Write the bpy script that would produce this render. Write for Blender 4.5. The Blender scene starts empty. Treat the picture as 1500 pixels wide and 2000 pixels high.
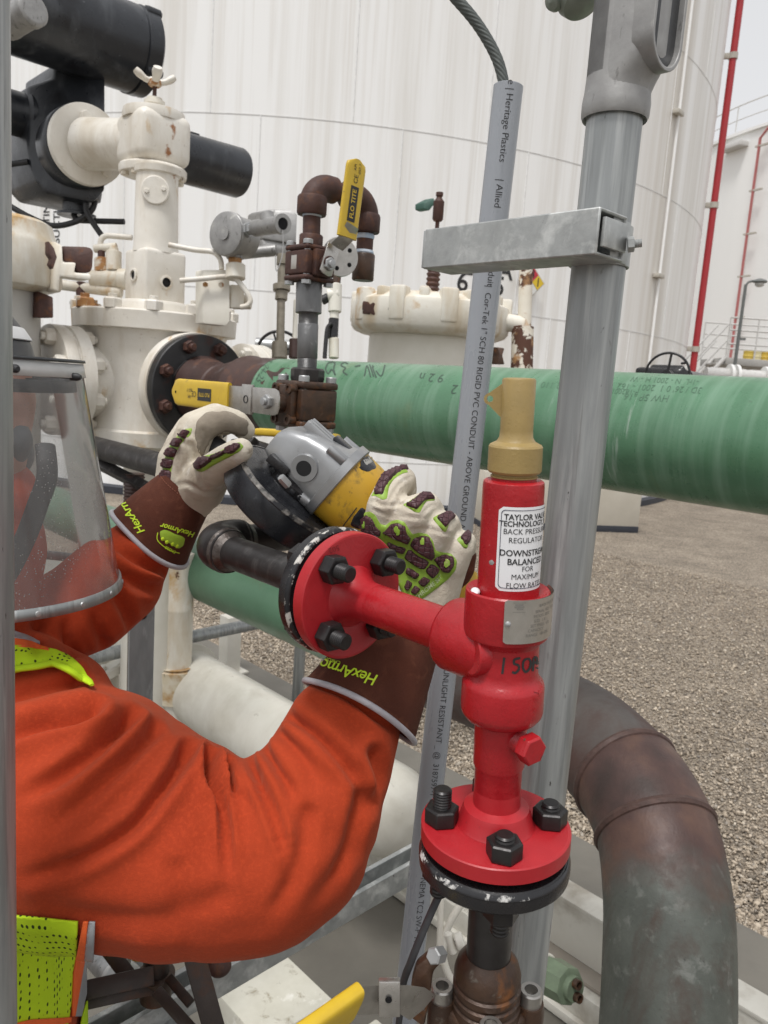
import bpy, bmesh, math, random
import numpy as np
from mathutils import Vector, Matrix, geometry
from mathutils.bvhtree import BVHTree

random.seed(7)
rad = math.radians
SC = bpy.context.scene
COL = SC.collection

# ------------------------------------------------------------------ camera
F, CX, CY = 1530.0, 750.0, 1000.0          # focal length and centre in photo pixels (1500 x 2000)
CAM = Vector((0, 0, 1.65))
_Z = Vector((660, 9500, 1530)).normalized()
_f = Vector((0, 0, -1))
_Y = (_f - _Z * _f.dot(_Z)).normalized()
_X = _Y.cross(_Z)
ROT = Matrix((_X, _Y, _Z))
cd = bpy.data.cameras.new("camera")
cam = bpy.data.objects.new("camera", cd)
COL.objects.link(cam)
cam.matrix_world = Matrix.Translation(CAM) @ ROT.to_4x4()
cd.sensor_fit = 'VERTICAL'
cd.sensor_height = 34.0
cd.sensor_width = 34.0
cd.lens = 34.0 * F / 2000.0
cd.clip_start = 0.02
cd.clip_end = 2000
cd.dof.use_dof = True
cd.dof.focus_distance = 0.64
cd.dof.aperture_fstop = 20.0
SC.camera = cam

# ------------------------------------------------------------------ sky and sun (bright overcast)
w = bpy.data.worlds.new("World")
SC.world = w
w.use_nodes = True
nt = w.node_tree
nt.nodes.clear()
SUN_EL, SUN_AZ = rad(66), rad(205)
sky = nt.nodes.new('ShaderNodeTexSky')
sky.sky_type = 'NISHITA'
sky.sun_disc = False
sky.sun_elevation = SUN_EL
sky.sun_rotation = SUN_AZ
sky.air_density = 1.0
sky.dust_density = 4.0
bw = nt.nodes.new('ShaderNodeHueSaturation')
bw.inputs['Saturation'].default_value = 0.05
bw.inputs['Value'].default_value = 1.0
bg = nt.nodes.new('ShaderNodeBackground')
bg.inputs['Strength'].default_value = 0.115
wo = nt.nodes.new('ShaderNodeOutputWorld')
nt.links.new(sky.outputs[0], bw.inputs['Color'])
cl = nt.nodes.new('ShaderNodeMix')          # a bright even cloud layer over the clear sky
cl.data_type = 'RGBA'
cl.inputs['Factor'].default_value = 0.6
cl.inputs[7].default_value = (5.3, 5.35, 5.5, 1)
nt.links.new(bw.outputs[0], cl.inputs[6])
nt.links.new(cl.outputs[2], bg.inputs['Color'])
nt.links.new(bg.outputs[0], wo.inputs['Surface'])
sl = bpy.data.lights.new("sun", 'SUN')
sl.energy = 1.5
sl.angle = rad(14)
sl.color = (1.0, 0.98, 0.955)
so = bpy.data.objects.new("sun", sl)
COL.objects.link(so)
_sd = Vector((math.sin(SUN_AZ) * math.cos(SUN_EL), math.cos(SUN_AZ) * math.cos(SUN_EL), math.sin(SUN_EL)))
so.rotation_euler = _sd.to_track_quat('Z', 'Y').to_euler()
so.location = (0, 0, 20)
SC.view_settings.view_transform = 'Standard'
SC.view_settings.look = 'None'
SC.view_settings.exposure = 0.58
SC.view_settings.gamma = 1.0
SC.render.engine = 'CYCLES'
SC.cycles.use_denoising = True
SC.cycles.max_bounces = 8
SC.cycles.transparent_max_bounces = 12

# ------------------------------------------------------------------ pixel <-> world helpers
def P(px, py, d):
    return CAM + ROT @ Vector(((px - CX) / F * d, -(py - CY) / F * d, -d))
def RAY(px, py):
    return (ROT @ Vector(((px - CX) / F, -(py - CY) / F, -1))).normalized()
def PZ(px, py, z):
    r = RAY(px, py)
    return CAM + r * ((z - CAM.z) / r.z)
def proj(p):
    v = ROT.transposed() @ (Vector(p) - CAM)
    return (CX - v.x / v.z * F, CY + v.y / v.z * F, -v.z)
def horizon(px):
    return 1000 - (F * F) / 9500.0 + 660.0 / 9500.0 * (px - 750)
A = -RAY(-716, horizon(-716)); A.z = 0; A.normalize()   # plant grid: A runs right and nearer, B right and farther
B = Vector((-A.y, A.x, 0))
UP = Vector((0, 0, 1))
def d_on_A(px, px0, d0):        # depth at column px of a line along A that has depth d0 at column px0
    return d0 * (px0 + 716) / (px + 716)
def lerp(a, b, t):
    return a + (b - a) * t

def fr(o, z, x=None):
    z = Vector(z).normalized()
    x = Vector(x) if x is not None else (Vector((0, 0, 1)) if abs(z.z) < .9 else Vector((1, 0, 0)))
    x = (x - z * x.dot(z)).normalized()
    y = z.cross(x)
    m = Matrix((x, y, z)).transposed().to_4x4()
    m.translation = Vector(o)
    return m

class Line:
    """an axis between two points; finds the point that shows at pixel row y (or column x)"""
    def __init__(s, p0, p1):
        s.p0, s.p1 = Vector(p0), Vector(p1)
        s.d = (s.p1 - s.p0)
        s.L = s.d.length
        s.u = s.d / s.L
    def _solve(s, k, val):
        f0 = lambda t: proj(s.p0 + s.u * t)[k]
        a, b = -s.L * .6, s.L * 1.6
        up = f0(b) > f0(a)
        for _ in range(50):
            m = (a + b) / 2
            if (f0(m) < val) == up: a = m
            else: b = m
        return (a + b) / 2
    def ty(s, y): return s._solve(1, y)
    def tx(s, x): return s._solve(0, x)
    def at(s, t): return s.p0 + s.u * t
    def aty(s, y): return s.at(s.ty(y))
    def prof(s, rows):          # rows of (pixel y, half width in pixels) -> lathe profile (r, t)
        out = []
        for y, hw in rows:
            t = s.ty(y)
            out.append((hw * proj(s.at(t))[2] / F, t))
        return out

# ------------------------------------------------------------------ mesh builder
class MB:
    def __init__(s, M=None):
        s.v, s.f, s.M = [], [], (M or Matrix.Identity(4))
    def add(s, vs, fs):
        b = len(s.v)
        M = s.M
        s.v += [M @ Vector(v) for v in vs]
        s.f += [[i + b for i in f] for f in fs]
        return s
    def bm(s, bm):
        bm.verts.index_update()
        s.add([v.co.copy() for v in bm.verts], [[v.index for v in f.verts] for f in bm.faces])
        bm.free()
        return s
    def lathe(s, prof, seg=40, caps=True, a0=0.0, a1=None, sx=1, sy=1):
        full = a1 is None
        n = seg if full else seg + 1
        vs, fs = [], []
        for r, z in prof:
            for k in range(n):
                a = a0 + (2 * math.pi if full else (a1 - a0)) * k / seg
                vs.append((r * math.cos(a) * sx, r * math.sin(a) * sy, z))
        for i in range(len(prof) - 1):
            for k in range(seg):
                k2 = (k + 1) % n
                fs.append([i * n + k, i * n + k2, (i + 1) * n + k2, (i + 1) * n + k])
        if caps and full:
            if prof[0][0] > 1e-6: fs.append(list(range(n))[::-1])
            if prof[-1][0] > 1e-6: fs.append([(len(prof) - 1) * n + k for k in range(n)])
        return s.add(vs, fs)
    def at(s, o, z, x=None):
        s.M = fr(o, z, x)
        return s
    def cyl(s, p0, p1, r0, r1=None, seg=28, ch=0.0):
        p0, p1 = Vector(p0), Vector(p1)
        L = (p1 - p0).length
        r1 = r0 if r1 is None else r1
        keep = s.M
        s.M = keep @ fr(p0, p1 - p0)
        if ch: s.lathe([(r0 - ch, 0), (r0, ch), (r1, L - ch), (r1 - ch, L)], seg)
        else: s.lathe([(r0, 0), (r1, L)], seg)
        s.M = keep
        return s
    def tube(s, pts, r, seg=14, sub=0, caps=True, closed=False, sx=1.0, lobes=0, lamp=0.0, twist=0.0, up=None):
        pts = [Vector(p) for p in pts]
        rr = list(r) if isinstance(r, (list, tuple)) else [r] * len(pts)
        if sub: pts, rr = catmull(pts, rr, sub, closed)
        n = len(pts)
        tang = []
        for i in range(n):
            a = pts[(i - 1) % n] if (closed or i > 0) else pts[0]
            b = pts[(i + 1) % n] if (closed or i < n - 1) else pts[-1]
            tang.append((b - a).normalized())
        t0 = tang[0]
        nx = Vector(up) if up is not None else (Vector((0, 0, 1)) if abs(t0.z) < .9 else Vector((1, 0, 0)))
        nx = (nx - t0 * nx.dot(t0)).normalized()
        vs, fs = [], []
        L = 0
        for i in range(n):
            t = tang[i]
            nx = (nx - t * nx.dot(t)).normalized()
            ny = t.cross(nx)
            if i: L += (pts[i] - pts[i - 1]).length
            for k in range(seg):
                a = 2 * math.pi * k / seg
                q = rr[i] * (1 + lamp * abs(math.cos(lobes * .5 * (a + twist * L)))) if lobes else rr[i]
                vs.append(pts[i] + nx * (q * math.cos(a) * sx) + ny * (q * math.sin(a)))
        m = n if closed else n - 1
        for i in range(m):
            i2 = (i + 1) % n
            for k in range(seg):
                k2 = (k + 1) % seg
                fs.append([i * seg + k, i * seg + k2, i2 * seg + k2, i2 * seg + k])
        if caps and not closed:
            fs.append(list(range(seg))[::-1])
            fs.append([(n - 1) * seg + k for k in range(seg)])
        return s.add(vs, fs)
    def box(s, c, hx, hy, hz, bev=0.0, segs=2):
        bm = bmesh.new()
        bmesh.ops.create_cube(bm, size=2)
        for v in bm.verts:
            v.co = Vector((c[0] + v.co.x * hx, c[1] + v.co.y * hy, c[2] + v.co.z * hz))
        if bev: bmesh.ops.bevel(bm, geom=bm.edges[:], offset=bev, segments=segs, affect='EDGES', profile=.5)
        return s.bm(bm)
    def prism(s, out, z0, z1, bev=0.0, segs=2):
        bm = bmesh.new()
        a = [bm.verts.new((x, y, z0)) for x, y in out]
        b = [bm.verts.new((x, y, z1)) for x, y in out]
        n = len(out)
        bm.faces.new(a[::-1]); bm.faces.new(b)
        for i in range(n):
            bm.faces.new((a[i], a[(i + 1) % n], b[(i + 1) % n], b[i]))
        bmesh.ops.recalc_face_normals(bm, faces=bm.faces[:])
        if bev:
            es = [e for e in bm.edges if (abs(e.verts[0].co.z - e.verts[1].co.z) < 1e-9)]
            bmesh.ops.bevel(bm, geom=es, offset=bev, segments=segs, affect='EDGES', profile=.5)
        return s.bm(bm)
    def hexn(s, r, h, z=0.0, top=0.86, both=False):
        pr = [(r * .9, z), (r, z + .08 * h)] if both else [(r, z)]
        return s.lathe(pr + [(r, z + h * .84), (r * top, z + h)], 6)
    def ball(s, c, rx, ry=None, rz=None, u=20, v=12):
        ry = rx if ry is None else ry
        rz = rx if rz is None else rz
        vs, fs = [], []
        for i in range(v + 1):
            th = math.pi * i / v
            for k in range(u):
                a = 2 * math.pi * k / u
                vs.append((c[0] + rx * math.sin(th) * math.cos(a), c[1] + ry * math.sin(th) * math.sin(a), c[2] + rz * math.cos(th)))
        for i in range(v):
            for k in range(u):
                fs.append([i * u + k, (i + 1) * u + k, (i + 1) * u + (k + 1) % u, i * u + (k + 1) % u])
        return s.add(vs, fs)
    def cone2(s, p0, r0, p1, r1, u=20, v=10):
        """a capsule whose two ends have their own radius"""
        p0, p1 = Vector(p0), Vector(p1)
        s.ball(p0, r0, u=u, v=v); s.ball(p1, r1, u=u, v=v)
        if (p1 - p0).length > 1e-5:
            s.cyl(p0, p1, r0, r1, seg=u)
        return s
    def chain(s, pts):
        for a, b in zip(pts, pts[1:]):
            s.cone2(P(*a[:3]), a[3], P(*b[:3]), b[3])
        return s
    def grid(s, rows):
        n = len(rows[0])
        vs = [p for r in rows for p in r]
        fs = []
        for i in range(len(rows) - 1):
            for k in range(n - 1):
                fs.append([i * n + k, i * n + k + 1, (i + 1) * n + k + 1, (i + 1) * n + k])
        return s.add(vs, fs)
    def text(s, t, size, fn, bold=0.0, shear=0.0, align='CENTER', cutx=0, cuty=0, space=1.0):
        vs, fs = text_geo(t, size, bold, shear, align, cutx, cuty, space)
        keep = s.M; s.M = Matrix.Identity(4)
        s.add([fn(x, y) for x, y in vs], fs)
        s.M = keep
        return s
    def build(s, name, mat, root=None, smooth=38, bevel=0.0, origin=None, solid=0.0):
        me = bpy.data.meshes.new(name)
        o0 = Vector(root.location) if root is not None else (Vector(origin) if origin is not None else Vector((0, 0, 0)))
        me.from_pydata([tuple(v - o0) for v in s.v], [], s.f)
        me.validate()
        bm = bmesh.new(); bm.from_mesh(me)
        bmesh.ops.recalc_face_normals(bm, faces=bm.faces[:])
        bm.to_mesh(me); bm.free()
        if smooth:
            me.polygons.foreach_set('use_smooth', [True] * len(me.polygons))
            me.set_sharp_from_angle(angle=rad(smooth))
        me.materials.append(mat)
        o = bpy.data.objects.new(name, me)
        COL.objects.link(o)
        if root is not None: o.parent = root
        else: o.location = o0
        if bevel:
            m = o.modifiers.new('bevel', 'BEVEL'); m.width = bevel; m.segments = 2; m.limit_method = 'ANGLE'; m.angle_limit = rad(38)
        if solid:
            m = o.modifiers.new('solid', 'SOLIDIFY'); m.thickness = solid; m.offset = 0
        return o
    def bvh(s):
        return BVHTree.FromPolygons([tuple(v) for v in s.v], s.f)

def sub_build(mb, name, mat, parent, **k):
    """a sub-part: child of a part whose own origin is its thing's"""
    r = parent
    while r.parent is not None: r = r.parent
    o = mb.build(name, mat, r, **k)
    o.parent = parent
    return o

def catmull(pts, rr, sub, closed=False):
    n = len(pts)
    op, orr = [], []
    rng = n if closed else n - 1
    for i in range(rng):
        g = (lambda j: pts[j % n]) if closed else (lambda j: pts[max(0, min(n - 1, j))])
        h = (lambda j: rr[j % n]) if closed else (lambda j: rr[max(0, min(n - 1, j))])
        p0, p1, p2, p3 = g(i - 1), g(i), g(i + 1), g(i + 2)
        for k in range(sub):
            t = k / sub
            op.append(.5 * ((2 * p1) + (p2 - p0) * t + (2 * p0 - 5 * p1 + 4 * p2 - p3) * t * t + (3 * p1 - p0 - 3 * p2 + p3) * t ** 3))
            orr.append(lerp(h(i), h(i + 1), t * t * (3 - 2 * t)))
    if not closed:
        op.append(pts[-1]); orr.append(rr[-1])
    return op, orr

_tcache = {}
def text_geo(t, size, bold, shear, align, cutx, cuty, space=1.0):
    key = (t, size, bold, shear, align, cutx, cuty, space)
    if key in _tcache: return _tcache[key]
    cu = bpy.data.curves.new('t', 'FONT')
    cu.body = t; cu.size = size; cu.align_x = align; cu.align_y = 'CENTER'
    cu.offset = bold * size; cu.shear = shear; cu.resolution_u = 3; cu.space_character = space
    o = bpy.data.objects.new('t', cu)
    COL.objects.link(o)
    dg = bpy.context.evaluated_depsgraph_get()
    me = bpy.data.meshes.new_from_object(o.evaluated_get(dg))
    bm = bmesh.new(); bm.from_mesh(me)
    bmesh.ops.remove_doubles(bm, verts=bm.verts[:], dist=size * 1e-4)
    for ax, step in ((0, cutx), (1, cuty)):
        if step and bm.verts:
            lo = min(v.co[ax] for v in bm.verts); hi = max(v.co[ax] for v in bm.verts)
            q = lo + step
            while q < hi:
                co = [0, 0, 0]; no = [0, 0, 0]; co[ax] = q; no[ax] = 1
                bmesh.ops.bisect_plane(bm, geom=bm.verts[:] + bm.edges[:] + bm.faces[:], plane_co=co, plane_no=no)
                q += step
    bm.verts.index_update()
    out = ([(v.co.x, v.co.y) for v in bm.verts], [[v.index for v in f.verts] for f in bm.faces])
    bm.free()
    bpy.data.objects.remove(o); bpy.data.curves.remove(cu); bpy.data.meshes.remove(me)
    _tcache[key] = out
    return out

def hit(bvh, px, py, off=0.0):
    loc, no, i, d = bvh.ray_cast(CAM, RAY(px, py))
    if loc is None: return None
    if no.dot(RAY(px, py)) > 0: no = -no
    return loc + no * off

def onto(mb, bvh, vs, fs, off):
    """lay 2-D pixel-space faces on a surface, off metres proud of it"""
    hs = [hit(bvh, x, y, off) for x, y in vs]
    ok, idx = [], {}
    keep = mb.M; mb.M = Matrix.Identity(4)
    fs2 = []
    for f in fs:
        if all(hs[i] is not None for i in f):
            if max((hs[f[0]] - hs[i]).length for i in f) < 0.03:
                for i in f:
                    if i not in idx: idx[i] = len(ok); ok.append(hs[i])
                fs2.append([idx[i] for i in f])
    mb.add(ok, fs2)
    mb.M = keep

def text_on(mb, bvh, t, cx, cy, size, ang, off=.0006, bold=0.0, shear=0.0, sy=1.0, space=1.0, mirror=1):
    vs, fs = text_geo(t, size, bold, shear, 'CENTER', size * .3, 0, space)
    c, s_ = math.cos(rad(ang)), math.sin(rad(ang))
    pv = [(cx + x * mirror * c - (-y * sy) * s_, cy + x * mirror * s_ + (-y * sy) * c) for x, y in vs]
    onto(mb, bvh, pv, fs, off)

def pad_on(mb, bvh, poly, h, base=-.001, step=5.0, round_=3.5):
    """a raised pad of thickness h whose outline (photo pixels) lies on the surface"""
    pts = smooth_poly(poly, 3)
    xs = [p[0] for p in pts]; ys = [p[1] for p in pts]
    inner = []
    y = min(ys)
    while y < max(ys):
        x = min(xs)
        while x < max(xs):
            if inside(x, y, pts) and edge_dist(x, y, pts) > step * .6: inner.append((x, y))
            x += step
        y += step
    allp = [Vector(p) for p in pts] + [Vector(p) for p in inner]
    n = len(pts)
    r = geometry.delaunay_2d_cdt(allp, [(i, (i + 1) % n) for i in range(n)], [], 1, 1e-4)
    vs, fs = [(v.x, v.y) for v in r[0]], [list(f) for f in r[2]]
    top, bot = [], []
    for x, y in vs:
        e = edge_dist(x, y, pts)
        k = min(1.0, e / round_)
        hh = h * (math.sqrt(max(0, 1 - (1 - k) ** 2)) * .75 + .25)
        q = hit(bvh, x, y, 0)
        top.append(None if q is None else hit(bvh, x, y, hh))
        bot.append(None if q is None else hit(bvh, x, y, base))
    good = [i for i in range(len(vs)) if top[i] is not None]
    if len(good) < 3: return
    m = {i: k for k, i in enumerate(good)}
    F2 = [[m[i] for i in f] for f in fs if all(i in m for i in f) and max((top[f[0]] - top[i]).length for i in f) < .02]
    vv = [top[i] for i in good] + [bot[i] for i in good]
    k = len(good)
    cnt = {}
    for f in F2:
        for a, b in zip(f, f[1:] + f[:1]):
            cnt[(a, b)] = cnt.get((a, b), 0) + 1
    side = [[a, b, b + k, a + k] for (a, b) in cnt if (b, a) not in cnt]
    keep = mb.M; mb.M = Matrix.Identity(4)
    mb.add(vv, F2 + side)
    mb.M = keep

def smooth_poly(poly, it):
    pts = [tuple(p) for p in poly]
    for _ in range(min(it, 2)):
        o = []
        for i in range(len(pts)):
            a, b = pts[i], pts[(i + 1) % len(pts)]
            o.append((a[0] * .86 + b[0] * .14, a[1] * .86 + b[1] * .14))
            o.append((a[0] * .14 + b[0] * .86, a[1] * .14 + b[1] * .86))
        pts = o
    return pts
def inside(x, y, pts):
    c = False
    j = len(pts) - 1
    for i in range(len(pts)):
        (xi, yi), (xj, yj) = pts[i], pts[j]
        if (yi > y) != (yj > y) and x < (xj - xi) * (y - yi) / (yj - yi) + xi: c = not c
        j = i
    return c
def edge_dist(x, y, pts):
    best = 1e9
    for i in range(len(pts)):
        (ax, ay), (bx, by) = pts[i], pts[(i + 1) % len(pts)]
        dx, dy = bx - ax, by - ay
        t = max(0, min(1, ((x - ax) * dx + (y - ay) * dy) / (dx * dx + dy * dy + 1e-9)))
        best = min(best, math.hypot(x - ax - t * dx, y - ay - t * dy))
    return best

def stroke_on(mb, bvh, pts, wpx, off=.0005, sub=4):
    """a pen stroke on a surface: a ribbon along pixel points"""
    ps, _ = catmull([Vector((p[0], p[1], 0)) for p in pts], [1] * len(pts), sub)
    vs, fs = [], []
    for i, p in enumerate(ps):
        a, b = ps[max(0, i - 1)], ps[min(len(ps) - 1, i + 1)]
        t = (b - a).normalized() if (b - a).length > 1e-6 else Vector((1, 0, 0))
        n = Vector((-t.y, t.x, 0)) * wpx * .5
        vs += [(p.x - n.x, p.y - n.y), (p.x + n.x, p.y + n.y)]
        if i: fs.append([2 * i - 2, 2 * i - 1, 2 * i + 1, 2 * i])
    onto(mb, bvh, vs, fs, off)

def remesh(mb, voxel, smooth_it=6, fac=.5):
    """fuse overlapping shapes into one continuous skin; returns a new MB"""
    me = bpy.data.meshes.new('tmp')
    me.from_pydata([tuple(v) for v in mb.v], [], mb.f); me.validate()
    o = bpy.data.objects.new('tmp', me); COL.objects.link(o)
    m = o.modifiers.new('r', 'REMESH'); m.mode = 'VOXEL'; m.voxel_size = voxel
    if smooth_it:
        m2 = o.modifiers.new('s', 'SMOOTH'); m2.iterations = smooth_it; m2.factor = fac
    dg = bpy.context.evaluated_depsgraph_get()
    me2 = bpy.data.meshes.new_from_object(o.evaluated_get(dg))
    out = MB()
    out.v = [v.co.copy() for v in me2.vertices]
    out.f = [list(p.vertices) for p in me2.polygons]
    out.n = [v.normal.copy() for v in me2.vertices]
    bpy.data.objects.remove(o); bpy.data.meshes.remove(me); bpy.data.meshes.remove(me2)
    return out

# ------------------------------------------------------------------ things
def thing(name, label, cat, loc, group=None):
    o = bpy.data.objects.new(name, None)
    COL.objects.link(o)
    o.empty_display_size = .05
    o.location = loc
    o['label'] = label; o['category'] = cat
    if group: o['group'] = group
    return o
def tag(o, label, cat, group=None):
    o['label'] = label; o['category'] = cat
    if group: o['group'] = group
    return o
def struct(o):
    o['kind'] = 'structure'
    return o

# ------------------------------------------------------------------ materials
def srgb(r, g, b):
    f = lambda c: (c / 255 / 12.92) if c / 255 <= .04045 else ((c / 255 + .055) / 1.055) ** 2.4
    return (f(r), f(g), f(b))
def MAT(name, col, rough=.5, metal=0.0, col2=None, nscale=20, stretch=(1, 1, 1), patches=(), bump=0.0, bscale=80, bump2=0.0, bscale2=400,
        spec=.5, coat=0.0, drops=0.0, rotz=0.0):
    """layered procedural paint or metal: two-tone base, patches (colour, scale, threshold, softness, roughness, stretch), bump"""
    m = bpy.data.materials.new(name)
    m.use_nodes = True
    t = m.node_tree
    N, L = t.nodes, t.links
    b = N['Principled BSDF']
    b.inputs['Metallic'].default_value = metal
    b.inputs['Roughness'].default_value = rough
    b.inputs['Specular IOR Level'].default_value = spec
    if coat:
        b.inputs['Coat Weight'].default_value = coat
        b.inputs['Coat Roughness'].default_value = .15
    tc = N.new('ShaderNodeTexCoord')
    def noise(scale, det=6, st=(1, 1, 1), rg=.6, dist=0.0, seed=0.0):
        mp = N.new('ShaderNodeMapping'); mp.inputs['Scale'].default_value = st
        mp.inputs['Location'].default_value = (seed, seed * .7, -seed)
        if rotz:
            m0 = N.new('ShaderNodeMapping'); m0.inputs['Rotation'].default_value = (0, 0, -rotz)
            L.new(tc.outputs['Object'], m0.inputs['Vector']); L.new(m0.outputs[0], mp.inputs['Vector'])
        else: L.new(tc.outputs['Object'], mp.inputs['Vector'])
        n = N.new('ShaderNodeTexNoise'); n.inputs['Scale'].default_value = scale; n.inputs['Detail'].default_value = det
        n.inputs['Roughness'].default_value = rg; n.inputs['Distortion'].default_value = dist
        L.new(mp.outputs[0], n.inputs['Vector'])
        return n.outputs['Fac']
    def ramp(fac, lo, hi):
        r = N.new('ShaderNodeMapRange'); r.inputs['From Min'].default_value = lo; r.inputs['From Max'].default_value = hi
        r.clamp = True
        L.new(fac, r.inputs['Value'])
        return r.outputs['Result']
    def mix(fac, a, c):
        x = N.new('ShaderNodeMix'); x.data_type = 'RGBA'
        L.new(fac, x.inputs['Factor'])
        for sock, val in ((x.inputs[6], a), (x.inputs[7], c)):
            if isinstance(val, tuple): sock.default_value = (*val, 1)
            else: L.new(val, sock)
        return x.outputs[2]
    def mixf(fac, a, c):
        x = N.new('ShaderNodeMix'); x.data_type = 'FLOAT'
        L.new(fac, x.inputs['Factor'])
        for sock, val in ((x.inputs[2], a), (x.inputs[3], c)):
            if isinstance(val, (float, int)): sock.default_value = val
            else: L.new(val, sock)
        return x.outputs[0]
    col2 = col2 or tuple(c * .82 for c in col)
    base = mix(ramp(noise(nscale, 7, stretch), .32, .68), tuple(col), tuple(col2))
    rg = mixf(ramp(noise(nscale * 2.3, 5, stretch, seed=3.1), .3, .7), max(.02, rough - .07), min(1, rough + .07))
    h = None
    for i, p in enumerate(patches):
        c, sc, th, sf, pr = p[:5]
        st = p[5] if len(p) > 5 else (1, 1, 1)
        k = ramp(noise(sc, 8, st, .62, .3, seed=5.3 * (i + 1)), th - sf, th + sf)
        base = mix(k, base, tuple(c))
        rg = mixf(k, rg, pr)
    L.new(base, b.inputs['Base Color'])
    L.new(rg, b.inputs['Roughness'])
    last = None
    for st_, sc_ in ((bump, bscale), (bump2, bscale2)):
        if st_:
            bn = N.new('ShaderNodeBump'); bn.inputs['Strength'].default_value = st_; bn.inputs['Distance'].default_value = .002
            L.new(noise(sc_, 5, stretch if sc_ == bscale else (1, 1, 1), seed=9.7), bn.inputs['Height'])
            if last: L.new(last, bn.inputs['Normal'])
            last = bn.outputs['Normal']
    if drops:
        v = N.new('ShaderNodeTexVoronoi'); v.inputs['Scale'].default_value = 420; v.inputs['Randomness'].default_value = 1
        L.new(tc.outputs['Object'], v.inputs['Vector'])
        bn = N.new('ShaderNodeBump'); bn.inputs['Strength'].default_value = drops; bn.inputs['Distance'].default_value = .001
        bn.invert = True
        L.new(ramp(v.outputs['Distance'], .0, .35), bn.inputs['Height'])
        if last: L.new(last, bn.inputs['Normal'])
        last = bn.outputs['Normal']
    if last: L.new(last, b.inputs['Normal'])
    return m

RUST = (.085, .032, .016)
RUSTO = (.32, .135, .035)
m_white = MAT('old_white_paint', (.76, .73, .67), .42, col2=(.68, .64, .565), nscale=9, bump=.5, bscale=42, bump2=.16, bscale2=200,
              patches=[((.56, .50, .41), 9, .60, .10, .5, (1, 1, .25)), ((.50, .31, .11), 8, .665, .05, .6, (1, 1, .5)), ((.30, .13, .05), 16, .70, .03, .7), (RUST, 15, .725, .012, .8), ((.48, .44, .37), 70, .69, .04, .6)])
m_white2 = MAT('rust_bitten_white_paint', (.75, .72, .65), .45, col2=(.66, .62, .53), nscale=9, bump=.5, bscale=42,
              patches=[((.56, .47, .34), 8, .57, .09, .5, (1, 1, .3)), ((.50, .31, .12), 6, .615, .06, .6), (RUST, 7, .655, .010, .85), (RUST, 24, .71, .010, .85)])
m_whiteclean = MAT('cream_white_paint', (.72, .69, .62), .45, col2=(.66, .63, .55), nscale=14, bump=.2, bscale=60,
              patches=[((.42, .30, .15), 9, .73, .05, .6)])
ANG_A = math.atan2(A.y, A.x)
m_green = MAT('green_pipe_coating', (.092, .215, .122), .30, col2=(.072, .170, .094), nscale=16, bump=.10, bscale=90, drops=.10, rotz=ANG_A,
              patches=[((.16, .19, .09), 3, .66, .07, .5), ((.15, .27, .18), 5, .56, .10, .34, (5, .35, .35)), ((.24, .33, .26), 9, .66, .03, .4, (4, .45, .45)), ((.05, .085, .05), 60, .73, .02, .5)])
m_green2 = MAT('green_lower_pipe', (.092, .190, .115), .38, col2=(.074, .158, .094), nscale=12, bump=.12, bscale=90, rotz=ANG_A,
              patches=[((.18, .27, .20), 12, .70, .02, .4, (4, .5, .5)), ((.12, .13, .08), 4, .66, .08, .5)])
m_red = MAT('red_valve_paint', (.40, .012, .018), .30, col2=(.33, .010, .015), nscale=40, bump=.30, bscale=120, bump2=.10, bscale2=500,
              patches=[((.10, .03, .02), 55, .705, .015, .7), ((.30, .008, .012), 14, .60, .08, .36), ((.5, .10, .09), 230, .71, .02, .3)], drops=.05)
m_redflange = MAT('red_turned_flange', (.41, .016, .022), .40, col2=(.35, .012, .018), nscale=40, bump=.08, bscale=200,
              patches=[((.18, .02, .02), 130, .70, .04, .6)])
m_tan = MAT('tan_cap_paint', (.335, .235, .085), .42, col2=(.29, .205, .075), nscale=50, bump=.12, bscale=300, drops=.12,
              patches=[((.16, .12, .06), 90, .74, .02, .6)])
m_galv = MAT('galvanised_steel', (.33, .345, .345), .40, .5, col2=(.235, .245, .245), nscale=60, stretch=(1, 1, .07), bump=.12, bscale=120,
              patches=[((.43, .445, .44), 70, .58, .12, .48, (1, 1, .06)), ((.155, .15, .14), 42, .685, .03, .6, (1, 1, .3)), ((.44, .45, .445), 60, .60, .06, .5, (1, 1, .05)), ((.20, .20, .195), 90, .64, .05, .55, (1, 1, .05)), ((.07, .065, .06), 130, .71, .025, .6, (1, 1, .3))])
m_galvdip = MAT('hot_dip_zinc', (.44, .45, .44), .45, .5, col2=(.31, .32, .315), nscale=40, bump=.25, bscale=60,
              patches=[((.62, .63, .61), 38, .60, .10, .5), ((.10, .09, .085), 80, .72, .02, .6)])
m_alu = MAT('cast_aluminium', (.45, .455, .455), .42, .6, col2=(.35, .355, .355), nscale=30, bump=.10, bscale=160,
              patches=[((.16, .155, .15), 80, .70, .03, .6)])
m_castfit = MAT('cast_conduit_fitting', (.36, .355, .345), .5, .45, col2=(.27, .265, .26), nscale=35, bump=.15, bscale=140,
              patches=[((.10, .095, .09), 70, .66, .06, .6, (1, 1, .5)), ((.5, .49, .46), 25, .68, .05, .5)])
m_steel = MAT('stainless_steel', (.50, .48, .45), .32, .85, col2=(.38, .365, .34), nscale=60, bump=.05, bscale=200,
              patches=[((.2, .17, .13), 50, .70, .06, .5)])
m_plate = MAT('stainless_nameplate', (.52, .49, .45), .38, .8, col2=(.42, .40, .36), nscale=50, bump=.03, bscale=300)
m_black = MAT('black_gloss_paint', (.012, .012, .014), .28, col2=(.02, .018, .018), nscale=40, bump=.3, bscale=90,
              patches=[((.45, .43, .40), 95, .715, .012, .5), ((.07, .035, .025), 60, .72, .03, .7)])
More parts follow.
